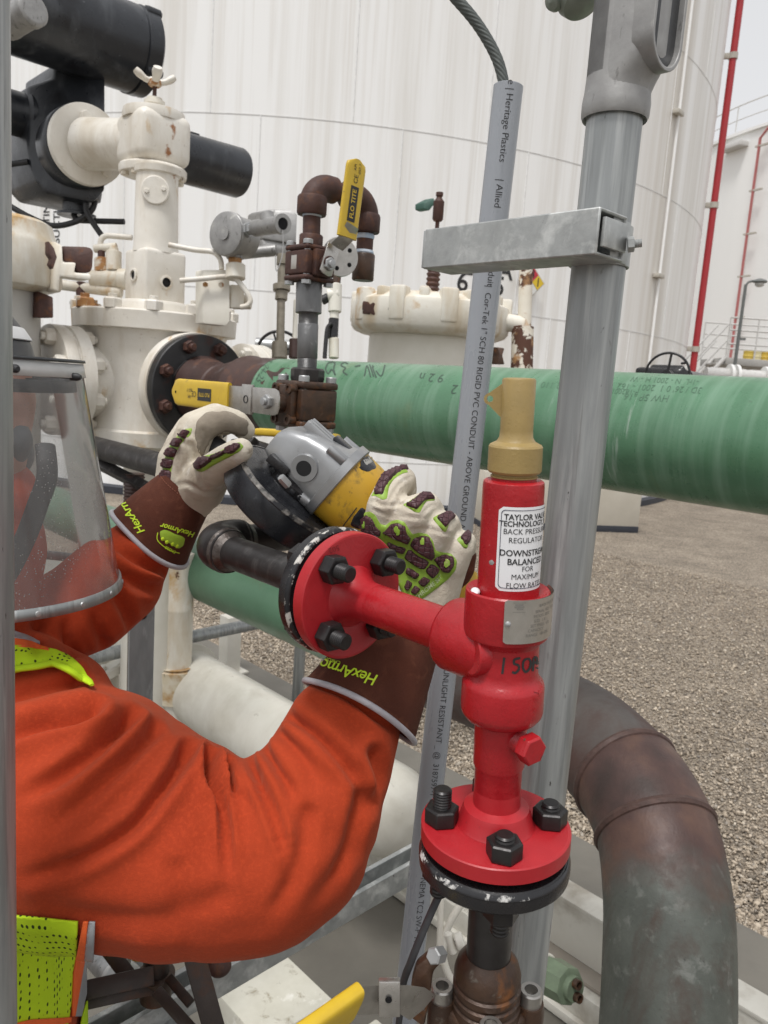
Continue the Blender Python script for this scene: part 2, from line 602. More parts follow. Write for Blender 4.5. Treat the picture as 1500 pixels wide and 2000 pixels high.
m_blackpaint = MAT('black_actuator_paint', (.016, .018, .022), .32, col2=(.026, .029, .035), nscale=9, bump=.3, bscale=60, drops=.06,
              patches=[((.07, .075, .083), 12, .62, .10, .5, (1, 1, .3)), ((.12, .125, .135), 45, .70, .03, .5), ((.008, .008, .01), 7, .60, .06, .3)])
m_chip = MAT('chipped_paint_edge', (.55, .53, .49), .45, col2=(.40, .38, .35), nscale=120, bump=.3, bscale=200, patches=[((.012, .012, .014), 85, .475, .02, .3)])
m_blacknut = MAT('black_oxide_steel', (.022, .021, .022), .36, .5, col2=(.035, .032, .031), nscale=120, bump=.06, bscale=400,
              patches=[((.20, .19, .18), 160, .735, .02, .4)])
m_darksteel = MAT('dark_mill_pipe', (.060, .057, .056), .42, .5, col2=(.035, .031, .030), nscale=35, bump=.15, bscale=120, stretch=(1, 1, 1),
              patches=[((.15, .14, .135), 40, .66, .10, .4, (1, 1, .3)), ((.11, .05, .028), 26, .70, .06, .7)])
m_weld = MAT('weld_bead', (.15, .135, .125), .40, .6, col2=(.07, .055, .048), nscale=130, bump=.5, bscale=170)
m_greysteel = MAT('new_grey_steel', (.19, .19, .19), .42, .6, col2=(.125, .125, .125), nscale=60, bump=.06, bscale=200, stretch=(1, 1, .3),
              patches=[((.30, .30, .30), 70, .66, .06, .4)])
m_rust = MAT('brown_rusted_steel', (.075, .030, .021), .62, .1, col2=(.045, .020, .016), nscale=35, bump=.4, bscale=150,
              patches=[((.14, .055, .022), 40, .62, .10, .8), ((.42, .37, .28), 30, .755, .008, .5)])
m_rustvalve = MAT('oily_brown_casting', (.080, .042, .024), .42, .25, col2=(.043, .026, .019), nscale=45, bump=.35, bscale=130,
              patches=[((.20, .075, .022), 38, .63, .07, .7), ((.13, .11, .09), 90, .68, .05, .5)])
m_rustpipe = MAT('maroon_primer_pipe', (.070, .037, .031), .50, .1, col2=(.045, .026, .023), nscale=9, bump=.25, bscale=110,
              patches=[((.14, .062, .035), 14, .63, .08, .7), ((.15, .13, .13), 11, .66, .08, .5)])
m_greypipe = MAT('grey_green_weathered_pipe', (.098, .106, .092), .50, .1, col2=(.062, .068, .058), nscale=14, bump=.35, bscale=130,
              patches=[((.060, .038, .029), 6.5, .60, .06, .7, (1, 1, .35)), ((.15, .155, .14), 26, .64, .06, .5), ((.04, .04, .036), 90, .68, .05, .6)])
m_elbowtop = MAT('grey_brown_elbow', (.095, .085, .078), .52, .1, col2=(.065, .050, .045), nscale=8, bump=.3, bscale=130,
              patches=[((.07, .038, .031), 6, .52, .09, .65)])
m_yellow = MAT('yellow_vinyl_grip', (.63, .43, .028), .38, col2=(.56, .37, .028), nscale=40, bump=.05, bscale=200,
              patches=[((.30, .21, .05), 60, .70, .05, .5)])
m_ink = MAT('black_ink', (.02, .02, .022), .6, col2=(.03, .03, .03))
m_pvc = MAT('grey_pvc', (.315, .332, .36), .30, col2=(.285, .302, .328), nscale=30, stretch=(1, 1, .2), bump=.03, bscale=150,
              patches=[((.13, .135, .14), 140, .74, .02, .5)])
m_cable = MAT('grey_cable_jacket', (.10, .112, .105), .5, col2=(.07, .078, .074), nscale=80)
m_dark = MAT('dark_void', (.01, .01, .011), .7)
m_rubber = MAT('black_rubber', (.016, .016, .018), .55, col2=(.028, .028, .03), nscale=60, bump=.08, bscale=300)

def blend_z(m, col_top, z0, soft, scale):
    """rust colour above height z0 (object space), with a ragged edge"""
    N, L = m.node_tree.nodes, m.node_tree.links
    b = N['Principled BSDF']; src = b.inputs['Base Color'].links[0].from_socket
    tc = N.new('ShaderNodeTexCoord'); sx = N.new('ShaderNodeSeparateXYZ'); L.new(tc.outputs['Object'], sx.inputs[0])
    n = N.new('ShaderNodeTexNoise'); n.inputs['Scale'].default_value = scale; n.inputs['Detail'].default_value = 7
    L.new(tc.outputs['Object'], n.inputs['Vector'])
    ma = N.new('ShaderNodeMath'); ma.operation = 'MULTIPLY_ADD'; ma.inputs[1].default_value = .30
    L.new(n.outputs['Fac'], ma.inputs[0]); L.new(sx.outputs['Z'], ma.inputs[2])
    r = N.new('ShaderNodeMapRange'); r.inputs['From Min'].default_value = z0 + .15 - soft; r.inputs['From Max'].default_value = z0 + .15 + soft
    L.new(ma.outputs[0], r.inputs['Value'])
    n2 = N.new('ShaderNodeTexNoise'); n2.inputs['Scale'].default_value = 12; n2.inputs['Detail'].default_value = 7
    L.new(tc.outputs['Object'], n2.inputs['Vector'])
    rp = N.new('ShaderNodeValToRGB'); e = rp.color_ramp.elements
    e[0].position = .3; e[0].color = (.040, .024, .020, 1); e[1].position = .72; e[1].color = (.125, .066, .045, 1)
    k = e.new(.5); k.color = (*col_top, 1)
    L.new(n2.outputs['Fac'], rp.inputs[0])
    x = N.new('ShaderNodeMix'); x.data_type = 'RGBA'
    L.new(r.outputs[0], x.inputs['Factor']); L.new(src, x.inputs[6]); L.new(rp.outputs[0], x.inputs[7])
    L.new(x.outputs[2], b.inputs['Base Color'])
# ================================================================== ground
def gravel_material():
    m = bpy.data.materials.new('gravel'); m.use_nodes = True
    N, L = m.node_tree.nodes, m.node_tree.links
    b = N['Principled BSDF']; b.inputs['Roughness'].default_value = .85
    tc = N.new('ShaderNodeTexCoord')
    v = N.new('ShaderNodeTexVoronoi'); v.inputs['Scale'].default_value = 85
    L.new(tc.outputs['Object'], v.inputs['Vector'])
    bwn = N.new('ShaderNodeRGBToBW'); L.new(v.outputs['Color'], bwn.inputs[0])
    r = N.new('ShaderNodeValToRGB')
    e = r.color_ramp.elements
    e[0].position = .1; e[0].color = (.16, .132, .104, 1)
    e[1].position = .9; e[1].color = (.50, .425, .335, 1)
    k = e.new(.5); k.color = (.34, .28, .215, 1)
    L.new(bwn.outputs[0], r.inputs[0])
    n = N.new('ShaderNodeTexNoise'); n.inputs['Scale'].default_value = 1.6; n.inputs['Detail'].default_value = 12; n.inputs['Roughness'].default_value = .78
    L.new(tc.outputs['Object'], n.inputs['Vector'])
    mx = N.new('ShaderNodeMix'); mx.data_type = 'RGBA'; mx.blend_type = 'MULTIPLY'; mx.inputs['Factor'].default_value = .8
    L.new(r.outputs[0], mx.inputs[6])
    rr = N.new('ShaderNodeMapRange'); rr.inputs['From Min'].default_value = .3; rr.inputs['From Max'].default_value = .7
    rr.inputs['To Min'].default_value = .45; rr.inputs['To Max'].default_value = 1.28; rr.clamp = False
    L.new(n.outputs['Fac'], rr.inputs['Value'])
    cc = N.new('ShaderNodeCombineColor')
    for i in range(3): L.new(rr.outputs[0], cc.inputs[i])
    L.new(cc.outputs[0], mx.inputs[7])
    L.new(mx.outputs[2], b.inputs['Base Color'])
    bp = N.new('ShaderNodeBump'); bp.inputs['Strength'].default_value = 1.0; bp.inputs['Distance'].default_value = .02; bp.invert = True
    L.new(v.outputs['Distance'], bp.inputs['Height'])
    L.new(bp.outputs['Normal'], b.inputs['Normal'])
    return m
m_gravel = gravel_material()
g0 = PZ(890, 1505, 0)
gz = -.025
mb = MB(); mb.add([(-900, -900, gz), (900, -900, gz), (900, 900, gz), (-900, 900, gz)], [[0, 1, 2, 3]])
struct(mb.build('gravel_ground', m_gravel, None, smooth=0))
m_conc = MAT('wet_grey_concrete', (.165, .152, .128), .6, col2=(.125, .116, .098), nscale=3.2, bump=.2, bscale=60, bump2=.15, bscale2=260,
             patches=[((.092, .085, .072), 1.6, .58, .12, .45), ((.28, .26, .23), 90, .755, .02, .7), ((.05, .045, .04), 55, .765, .01, .7)])
mb = MB(fr(g0, UP, A))
mb.box((0, -6.0, -.15), 14, 6.0, .15, .012)
struct(mb.build('concrete_slab', m_conc, None, smooth=30))

def stone_mat():
    m = bpy.data.materials.new('loose_stones'); m.use_nodes = True
    N, L = m.node_tree.nodes, m.node_tree.links
    b = N['Principled BSDF']; b.inputs['Roughness'].default_value = .8
    at = N.new('ShaderNodeNewGeometry')
    r = N.new('ShaderNodeValToRGB'); e = r.color_ramp.elements
    e[0].color = (.15, .125, .098, 1); e[1].color = (.60, .525, .42, 1); e[1].position = 1.0
    for p, c in ((.22, (.26, .21, .158)), (.55, (.38, .315, .24)), (.8, (.52, .44, .345)), (.9, (.24, .215, .19))):
        k = e.new(p); k.color = (*c, 1)
    L.new(at.outputs['Random Per Island'], r.inputs[0])
    L.new(r.outputs[0], b.inputs['Base Color'])
    return m
def stones():
    rng = np.random.default_rng(3)
    t = (1 + 5 ** .5) / 2
    iv = np.array([(-1, t, 0), (1, t, 0), (-1, -t, 0), (1, -t, 0), (0, -1, t), (0, 1, t), (0, -1, -t), (0, 1, -t), (t, 0, -1), (t, 0, 1), (-t, 0, -1), (-t, 0, 1)], float)
    iv /= np.linalg.norm(iv[0])
    ifc = np.array([(0, 11, 5), (0, 5, 1), (0, 1, 7), (0, 7, 10), (0, 10, 11), (1, 5, 9), (5, 11, 4), (11, 10, 2), (10, 7, 6), (7, 1, 8), (3, 9, 4), (3, 4, 2), (3, 2, 6), (3, 6, 8), (3, 8, 9), (4, 9, 5), (2, 4, 11), (6, 2, 10), (8, 6, 7), (9, 8, 1)])
    n0 = 170000
    # spread over the strip beyond the slab edge, thicker near the camera
    v = rng.random(n0) ** 1.9 * 5.2
    u = rng.random(n0) * 7.5 - 4.6
    a, b_ = np.array(A), np.array(B)
    pos = np.array(g0)[None, :] + u[:, None] * a + v[:, None] * b_
    q = (np.array(ROT.transposed()) @ (pos - np.array(CAM)).T).T
    px = CX - q[:, 0] / q[:, 2] * F; py = CY + q[:, 1] / q[:, 2] * F
    ok = (q[:, 2] < 0) & (px > -250) & (px < 1750) & (py < 2200) & (py > 850)
    pos = pos[ok]
    n = len(pos)
    s = (.0034 + .0062 * rng.random(n) ** 3)[:, None, None]
    ax = rng.normal(size=(n, 3, 3))
    Q, _ = np.linalg.qr(ax)
    sh = iv[None] * (1 + .28 * rng.normal(size=(n, 12, 1)))
    sh = sh * (np.array([1.25, 1.0, .7])[None, None] * (1 + .2 * rng.normal(size=(n, 1, 3))))
    pts = np.einsum('nij,nkj->nki', Q, sh) * s
    pts[:, :, 2] *= .8
    pts += pos[:, None, :]
    pts[:, :, 2] += gz + .004 + .006 * rng.random(n)[:, None]
    V = pts.reshape(-1, 3)
    Fc = (ifc[None] + (np.arange(n) * 12)[:, None, None]).reshape(-1, 3)
    me = bpy.data.meshes.new('loose_gravel')
    me.vertices.add(len(V)); me.vertices.foreach_set('co', V.ravel().astype(np.float32))
    me.loops.add(Fc.size); me.loops.foreach_set('vertex_index', Fc.ravel().astype(np.int32))
    me.polygons.add(len(Fc)); me.polygons.foreach_set('loop_start', (np.arange(len(Fc)) * 3).astype(np.int32))
    me.update(calc_edges=True); me.validate()
    me.materials.append(stone_mat())
    o = bpy.data.objects.new('loose_gravel', me); COL.objects.link(o)
    o['kind'] = 'stuff'; o['label'] = 'tan crushed gravel covering the ground beyond the concrete edge'; o['category'] = 'gravel'
stones()

# ================================================================== storage tanks
def cyl_hit(px, py, c, R):
    r = RAY(px, py)
    o = CAM - c
    a = r.x ** 2 + r.y ** 2; b = 2 * (o.x * r.x + o.y * r.y); cc = o.x ** 2 + o.y ** 2 - R * R
    t = (-b - math.sqrt(max(0, b * b - 4 * a * cc))) / (2 * a)
    return CAM + r * t
def pol(c, az, R, z):      # az: compass angle seen from the tank's axis
    return Vector((c.x + R * math.sin(az), c.y + R * math.cos(az), z))

m_tank = MAT('tank_white_paint', (.85, .85, .84), .42, col2=(.82, .82, .81), nscale=.55, stretch=(1, 1, .06), bump=.04, bscale=3,
             patches=[((.67, .65, .61), 2.4, .60, .10, .5, (1, 1, .035)), ((.70, .68, .645), 7.0, .60, .10, .5, (1, 1, .02)), ((.60, .565, .51), .55, .66, .05, .5, (1, 1, .02))])
m_seam = MAT('tank_weld_seam', (.66, .655, .64), .5)
m_seamv = MAT('tank_vertical_seam', (.81, .81, .80), .5)
m_redpipe = MAT('fire_line_red', (.42, .028, .035), .4, col2=(.36, .024, .03), nscale=3)
m_brk = MAT('bracket_cream', (.50, .47, .41), .5)
T1R, T1c = 7.7, Vector((18 * math.sin(rad(-5.4)), 18 * math.cos(rad(-5.4)), 0))
TK = thing('storage_tank', 'huge white welded steel storage tank filling the background', 'storage tank', T1c)
mb = MB(Matrix.Translation(T1c))
mb.lathe([(T1R, .0), (T1R, 13.5), (T1R * .5, 14.3), (0.0, 14.6)], 256)
mb.build('shell', m_tank, TK, smooth=30)
zs = cyl_hit(560, 571, T1c, T1R).z
CH = 2.08
mb = MB(Matrix.Translation(T1c))
z = zs - CH
while z < 13:
    if z > .3:
        mb.lathe([(T1R - .01, z - .009), (T1R + .004, z - .006), (T1R + .004, z + .006), (T1R - .01, z + .009)], 256, caps=False)
    z += CH
mb.build('horizontal_weld_seam', m_seam, TK)
for i in range(6):
    for k in range(8):
        az = rad(124 + k * 13.1 + (i % 3) * 4.7)
        za, zb = max(.05, zs + (i - 1) * CH), zs + i * CH
        mb = MB(); mb.cyl(pol(T1c, az, T1R - .004, za), pol(T1c, az, T1R - .004, zb), .012, seg=6)
        mb.build('weld_seam', m_seamv, TK)
mb = MB(Matrix.Translation(T1c))
mb.lathe([(T1R + .10, -.02), (T1R + .10, .07), (T1R + .0, .09)], 256, caps=False)
mb.build('base_ring', MAT('dark_base_seal', (.030, .034, .045), .6), TK)
def tank_text(t, px, py, size, name, turn=0, bold=0.0, lab=None):
    h = cyl_hit(px, py, T1c, T1R + .004)
    n = Vector((h.x - T1c.x, h.y - T1c.y, 0)).normalized()
    tg = UP.cross(n)
    c, s_ = math.cos(rad(turn)), math.sin(rad(turn))
    def fn(x, y):
        X, Y = x * c - y * s_, x * s_ + y * c
        a = X / T1R
        q = n * math.cos(a) + tg * math.sin(a)
        return Vector((T1c.x, T1c.y, h.z + Y)) + q * (T1R + .004)
    mb = MB()
    mb.text(t, size, fn, bold=bold, cutx=.08)
    return mb.build(name, m_ink, TK, smooth=0)
tank_text('SELLA', 942, 523, .36, 'lettering', bold=.012)
tank_text('6 0 5', 940, 556, .35, 'lettering', bold=.012)
tank_text('FLOATING', 91, 438, .155, 'lettering', 90, bold=.01)
tank_text('SUCTION', 111, 424, .155, 'lettering', 90, bold=.01)

# hazard diamond on the tank
h = cyl_hit(1030, 552, T1c, T1R)
nn = Vector((h.x - T1c.x, h.y - T1c.y, 0)).normalized()
HZ = thing('hazard_sign', 'diamond shaped hazard sign with red and yellow quarters on the big tank wall', 'hazard sign', h)
mb = MB(fr(h + nn * .10, nn, UP)); s = .20
mb.prism([(s * 1.06, 0), (0, s * 1.06), (-s * 1.06, 0), (0, -s * 1.06)], -.012, 0)
mb.cyl((0, 0, -.012), (0, 0, -.11), .02)
mb.build('back_plate', m_brk, HZ)
for nm, (ox, oy), c in (('red_quarter', (1, 0), (.55, .03, .05)), ('yellow_quarter', (0, 1), (.75, .53, .03)), ('white_quarter', (-1, 0), (.75, .75, .72)), ('blue_quarter', (0, -1), (.03, .09, .35))):
    # local x is up, local y is to the viewer's left
    mb = MB(fr(h + nn * .102, nn, UP)); q = s * .5; g = q * .95
    oy = -oy
    mb.prism([(ox * q + g, oy * q), (ox * q, oy * q + g), (ox * q - g, oy * q), (ox * q, oy * q - g)], 0, .003)
    mb.build(nm, MAT('sign_' + nm, c, .45), HZ)
mb = MB()
for sx, tx in ((0, '3'),):
    tgv = UP.cross(nn)
    mb.text('3', .16, lambda x, y: h + nn * .1065 + UP * (s * .5 + y) + tgv * x, bold=.01)
    mb.text('1', .16, lambda x, y: h + nn * .1065 + UP * y + tgv * (s * .5 + x), bold=.01)
mb.build('numerals', m_ink, HZ, smooth=0)

# red fire line standing off the tank edge, with its brackets
az_e = rad(180 - 4 + 90 - 25.3 - 2.0)       # near the tangent seen from the camera
def standoff(px, py, gap):                   # point on the ray beside the tank where it passes its axis closest, pushed outside the shell
    r = RAY(px, py); r2 = Vector((r.x, r.y)).normalized()
    o = Vector((CAM.x - T1c.x, CAM.y - T1c.y))
    t = -o.dot(r2)
    k = t / Vector((r.x, r.y)).length
    q = CAM + r * k
    c = Vector((T1c.x, T1c.y, q.z)); n = (q - c).normalized()
    return c + n * max((q - c).length, T1R + .12)
fp0 = standoff(1357, 690, 0)
FPx = thing('fire_water_pipe', 'red vertical pipe on brackets along the right edge of the big tank', 'pipe', (fp0.x, fp0.y, 0))
mb = MB(); mb.cyl((fp0.x, fp0.y, .1), (fp0.x, fp0.y, 13.2), .062, seg=20)
mb.build('pipe', m_redpipe, FPx)
rn = Vector((fp0.x - T1c.x, fp0.y - T1c.y, 0)).normalized()
tn = UP.cross(rn)
for py in (112, 402, 682, -180, 930):
    zz = standoff(1400 - (py - 300) * .12, py, 0).z
    c0 = Vector((fp0.x, fp0.y, zz))
    inn = Vector((T1c.x, T1c.y, zz)) + rn * (T1R - .02)
    mb = MB()
    side = (c0 - Vector((CAM.x, CAM.y, zz))).normalized()
    lft = Vector((-side.y, side.x, 0))
    mb.M = fr(c0 + lft * .24 + side * -.02, lft, UP)
    mb.box((0, 0, 0), .045, .03, .26, .004)
    mb.M = fr(c0, UP); mb.lathe([(.08, -.05), (.08, .05)], 20)
    mb.M = fr((c0 + inn) / 2 + lft * .1, rn, UP); mb.box((0, 0, 0), .04, .02, (c0 - inn).length / 2 + .05)
    mb.build('bracket', m_brk, FPx)
# thin painted conduit on the shell
q0, q1 = cyl_hit(1270, 690, T1c, T1R + .05), cyl_hit(1345, 150, T1c, T1R + .05)
TC = thing('wall_conduit', 'thin cream conduit clipped up the side of the big tank', 'conduit', (q0.x, q0.y, 0))
mb = MB(); mb.cyl((q0.x, q0.y, .1), (q0.x, q0.y, 9), .022, seg=12); mb.build('pipe', m_tank, TC)
for px, py in ((1337, 236), (1296, 545), (1262, 850)):
    q = cyl_hit(px, py, T1c, T1R)
    n_ = Vector((q.x - T1c.x, q.y - T1c.y, 0)).normalized()
    mb = MB(fr(Vector((q0.x, q0.y, q.z)), UP.cross(n_), UP)); mb.box((0, 0, -.03), .03, .05, .11, .004)
    mb.build('bracket', m_brk, TC)

# ------------------------------------------------------------------ the second tank, far right
T2R = 12.0
T2c = Vector((45 * math.sin(rad(33)), 45 * math.cos(rad(33)), 0))
m_tank2 = MAT('far_tank_paint', (.82, .82, .80), .45, col2=(.78, .78, .765), nscale=.4, stretch=(1, 1, .06))
T2 = thing('storage_tank', 'far white storage tank with a railed roof rim at the right', 'storage tank', T2c)
ztop = cyl_hit(1428, 265, T2c, T2R).z
mb = MB(Matrix.Translation(T2c))
mb.lathe([(T2R, 0), (T2R, ztop - .12), (T2R + .10, ztop - .12), (T2R + .10, ztop), (T2R - .2, ztop + .02), (0, ztop + 1.6)], 160)
mb.build('shell', m_tank2, T2, smooth=30)
mb = MB()
m_rail = MAT('white_railing_paint', (.62, .61, .59), .45)
n = 120
for hz, rr in ((.55, .022), (1.1, .028)):
    mb.tube([pol(T2c, 2 * math.pi * k / n, T2R - .1, ztop + hz) for k in range(n)], rr, seg=6, closed=True)
for k in range(0, n, 3):
    mb.cyl(pol(T2c, 2 * math.pi * k / n, T2R - .1, ztop), pol(T2c, 2 * math.pi * k / n, T2R - .1, ztop + 1.1), .026, seg=6)
mb.build('roof_railing', m_rail, T2)
q = cyl_hit(1440, 288, T2c, T2R)
n_ = Vector((q.x - T2c.x, q.y - T2c.y, 0)).normalized()
mb = MB(fr(q, n_, UP)); mb.box((0, 0, .2), .1, .6, .22, .02); mb.build('overflow_spout', m_rail, T2)
qa = cyl_hit(1487, 254, T2c, T2R + .3)
F2 = thing('fire_water_pipe', 'distant thin red pipe running down the far tank wall', 'pipe', (qa.x, qa.y, 0))
n_ = Vector((qa.x - T2c.x, qa.y - T2c.y, 0)).normalized(); t_ = UP.cross(n_)
mb = MB(); mb.tube([Vector((qa.x, qa.y, .5)), Vector((qa.x, qa.y, qa.z - .3)), Vector((qa.x, qa.y, qa.z)) + t_ * .3, Vector((qa.x, qa.y, qa.z + .1)) + t_ * 2.5], .055, seg=10)
mb.build('pipe', MAT('faded_red_line', (.50, .17, .165), .5), F2)
mb = MB(fr(Vector((qa.x, qa.y, qa.z)) + t_ * .8, t_)); mb.lathe([(.2, 0), (.2, .1)], 14); mb.lathe([(.2, .9), (.2, 1.0)], 14); mb.build('pipe_flange', m_redpipe, F2)
for py in (285, 372, 457, 540, 620):
    qz = cyl_hit(1487 - (py - 254) * .13, py, T2c, T2R + .3).z
    mb = MB(fr(Vector((qa.x, qa.y, qz)), t_, UP)); mb.box((0, 0, .12), .03, .05, .28); mb.build('bracket', m_brk, F2)

# lamp post, platform and stair by the far tank
D0 = 21.0
lb = P(1433, 728, D0); lt = P(1457, 560, D0)
LP_ = thing('lamp_post', 'slim grey lamp post standing in front of the far tank', 'street lamp', (lb.x, lb.y, 0))
m_post = MAT('grey_lamp_post', (.15, .16, .155), .5)
mb = MB(); mb.cyl((lb.x, lb.y, 0), (lb.x, lb.y, lt.z), .055, .04, seg=12); mb.build('pole', m_post, LP_)
mb = MB(); e1 = Vector((lb.x, lb.y, lt.z)); rgt = ROT @ Vector((1, 0, 0))
mb.tube([e1 - UP * .1, e1 + rgt * .06 + UP * .06, e1 + rgt * .3 + UP * .1], .03, seg=8, sub=3); mb.build('arm', m_post, LP_)
mb = MB(fr(e1 + rgt * .36 + UP * .09, UP)); mb.lathe([(.05, .06), (.16, .02), (.19, -.02), (.17, -.04)], 18); mb.build('lamp_head', m_post, LP_)
mb = MB(fr(e1 + rgt * .36 + UP * .04, UP)); mb.ball((0, 0, -.03), .12, .12, .08); mb.build('lens', MAT('lamp_lens', (.6, .6, .58), .3), LP_)
mb = MB(fr(Vector((lb.x, lb.y, P(1433, 662, D0).z)), UP)); mb.box((.08, 0, 0), .1, .04, .03); mb.build('clamp', m_post, LP_)

pz = P(1420, 698, 22).z
pc = P(1490, 700, 23.5)
PF = thing('access_platform', 'raised grey platform with pipe railing and stair at the far right', 'platform', (pc.x, pc.y, 0))
pl = P(1418, 700, 22); pl.z = pz
mb = MB(fr(pl, UP, rgt - UP * rgt.z))
mb.box((2.0, .9, -.10), 2.0, .9, .10, .01)
mb.build('deck', MAT('platform_grey', (.42, .41, .39), .6), PF)
mb = MB(fr(pl, UP, rgt - UP * rgt.z))
for yy in (0.03, 1.77):
    for hz in (.38, .76, 1.1):
        mb.cyl((0, yy, hz), (4, yy, hz), .024, seg=8)
    for k in range(6):
        mb.cyl((k * .8, yy, 0), (k * .8, yy, 1.1), .024, seg=8)
mb.build('railing', m_rail, PF)
mb = MB(fr(pl, UP, rgt - UP * rgt.z))
for k in range(4):
    mb.cyl((.2 + k * 1.2, .2, -pz), (.2 + k * 1.2, .2, -.2), .06, seg=8); mb.cyl((.2 + k * 1.2, 1.6, -pz), (.2 + k * 1.2, 1.6, -.2), .06, seg=8)
mb.build('support_legs', m_rail, PF)
mb = MB(fr(pl, UP, rgt - UP * rgt.z))
for yy in (.05, .85):
    for hz in (.0, .5, .95):
        mb.cyl((0, yy, hz), (-pz * .78, yy, hz - pz), .028 if hz else .06, seg=8)
for k in range(9):
    mb.box((-pz * .78 * (k + .5) / 9, .45, -pz * (k + .5) / 9), .11, .4, .015)
mb.build('stair', m_rail, PF)
for k, (px, c) in enumerate(((1462, (.62, .45, .08)), (1478, (.68, .60, .35)), (1494, (.62, .42, .06)))):
    q = P(px, 690, 23.0)
    dr = thing('drum', ('yellow', 'pale cream', 'amber')[k] + ' barrel sitting on the far platform behind the railing', 'drum', (q.x, q.y, pz))
    mb = MB(fr((q.x, q.y, pz), UP))
    mb.lathe([(.14, 0), (.15, .02), (.14, .04), (.14, .12), (.15, .14), (.14, .16), (.14, .26), (.15, .28), (.13, .29)], 18)
    mb.build('body', MAT('drum_paint_%d' % k, c, .5), dr)
    mb = MB(fr((q.x, q.y, pz + .285), UP)); mb.lathe([(.125, 0), (.125, .012)], 18); mb.build('lid', m_rail, dr)
# grey pipework at the foot of the platform
q = P(1450, 735, 19)
PWk = thing('distant_valve', 'small white valve and flange below the far platform', 'valve', (q.x, q.y, 0))
mb = MB(); mb.cyl((q.x - .9, q.y, q.z), (q.x + 1.8, q.y, q.z), .16, seg=16); mb.cyl((q.x, q.y, 0), (q.x, q.y, q.z), .12, seg=12); mb.build('pipe', m_rail, PWk)
mb = MB()
for dx in (-.35, -.2, .5, .65): mb.cyl((q.x + dx, q.y, q.z), (q.x + dx + .07, q.y, q.z), .27, seg=18)
mb.build('pipe_flange', m_tank2, PWk)

# concrete block on the gravel in front of the tank foot
p0 = PZ(1245, 1041, gz); p1 = PZ(938, 1031, gz)
ux = (p1 - p0).normalized(); uy = Vector((ux.y, -ux.x, 0))
BK = thing('concrete_block', 'pale concrete footing block with a dark band at its base', 'block', p0)
ht = (P(1245, 962, proj(p0)[2]).z - gz)
mb = MB(fr(p0, UP, ux)); Lb = (p1 - p0).length
sgn = 1 if (fr(p0, UP, ux) @ Vector((0, 1, 0)) - CAM).length > (p0 - CAM).length else -1
mb.box((Lb / 2, sgn * .5, ht / 2 + .1), Lb / 2, .5, ht / 2 + .1, .01); mb.build('footing', MAT('stained_concrete', (.50, .465, .395), .75, col2=(.42, .385, .32), nscale=2, bump=.2, bscale=30), BK)
mb = MB(fr(p0, UP, ux)); mb.box((Lb / 2, sgn * .5, .035), Lb / 2 + .004, .504, .05, .004); mb.build('base_band', MAT('dark_band', (.030, .034, .045), .6), BK)
# ================================================================== green pipes
G1d = lambda px: d_on_A(px, 1245, 1.43)
G1r = .1095
def G1p(px):
    return P(px, 651.7 + (847 - 651.7) / (1245 + 716) * (px + 716), G1d(px))
g1a, g1b = G1p(545), G1p(1245)
g1b = g1b + A * .75
G1 = thing('green_pipe', 'upper green coated pipe crossing at head height with handwritten marks', 'pipe', (g1a.x, g1a.y, g1a.z))
mbp = MB(); mbp.cyl(g1a, g1b, G1r, seg=72)
nseg = 60
mbp = MB(fr(g1a, A)); Lg = (g1b - g1a).length
mbp.lathe([(G1r, Lg * k / nseg) for k in range(nseg + 1)], 72)
g1bvh = mbp.bvh()
mbp.build('pipe', m_green, G1)
# maroon bare end, weld neck and dark flange of the same spool
mb = MB(fr(g1a, -A))
L0 = (G1p(395) - g1a).length
mb.lathe([(G1r + .0008, -.012), (G1r + .001, .0), (G1r + .001, L0 * .30), (G1r + .006, L0 * .33), (G1r + .004, L0 * .36), (G1r * .98, L0 * .40), (G1r * .78, L0 * .66), (G1r * .76, L0 * .69),
          (G1r * .80, L0 * .70), (G1r * .80, L0 * .72), (G1r * .84, L0 * .80), (G1r * 1.0, L0 * .97)], 72)
mb.build('bare_end', m_rustpipe, G1)
m_flg = MAT('dark_grey_flange', (.040, .040, .041), .45, .3, col2=(.026, .026, .027), nscale=14, bump=.15, bscale=60, patches=[((.075, .03, .022), 9, .62, .06, .7)])
fl = G1p(395)
FR = .176
mb = MB(fr(fl, -A)); mb.lathe([(G1r * .9, -.006), (FR * .62, -.006), (FR * .625, -.001), (FR - .003, -.001), (FR, .002), (FR, .030)], 72)
mb.build('pipe_flange', m_flg, G1)
for k in range(8):
    a = rad(22.5 + 45 * k)
    c = fr(fl, A, UP) @ Vector((FR * .815 * math.cos(a), FR * .815 * math.sin(a), .0))
    mb = MB(fr(c, A, UP)); mb.hexn(.021, .022); mb.lathe([(.0115, .02), (.0115, .034), (.009, .037)], 14)
    mb.build('flange_bolt', m_rust, G1)
# black primer blotch round the branch and its stub
b0 = P(600, 735, G1d(600) - .075)
def quad_blot(px, py, r, n=16, sd=1):
    rnd = random.Random(sd)
    return [(px + r * (.7 + .6 * rnd.random()) * math.cos(2 * math.pi * k / n) * 1.1, py + r * (.45 + .5 * rnd.random()) * math.sin(2 * math.pi * k / n)) for k in range(n)]
mb = MB(); pad_on(mb, g1bvh, [(545, 704), (575, 694), (640, 698), (650, 712), (600, 716), (566, 716), (560, 735), (530, 745), (508, 752), (516, 728)], .0006, base=-.0005, step=8)
mb.build('primer_patch', m_rustpipe, G1)
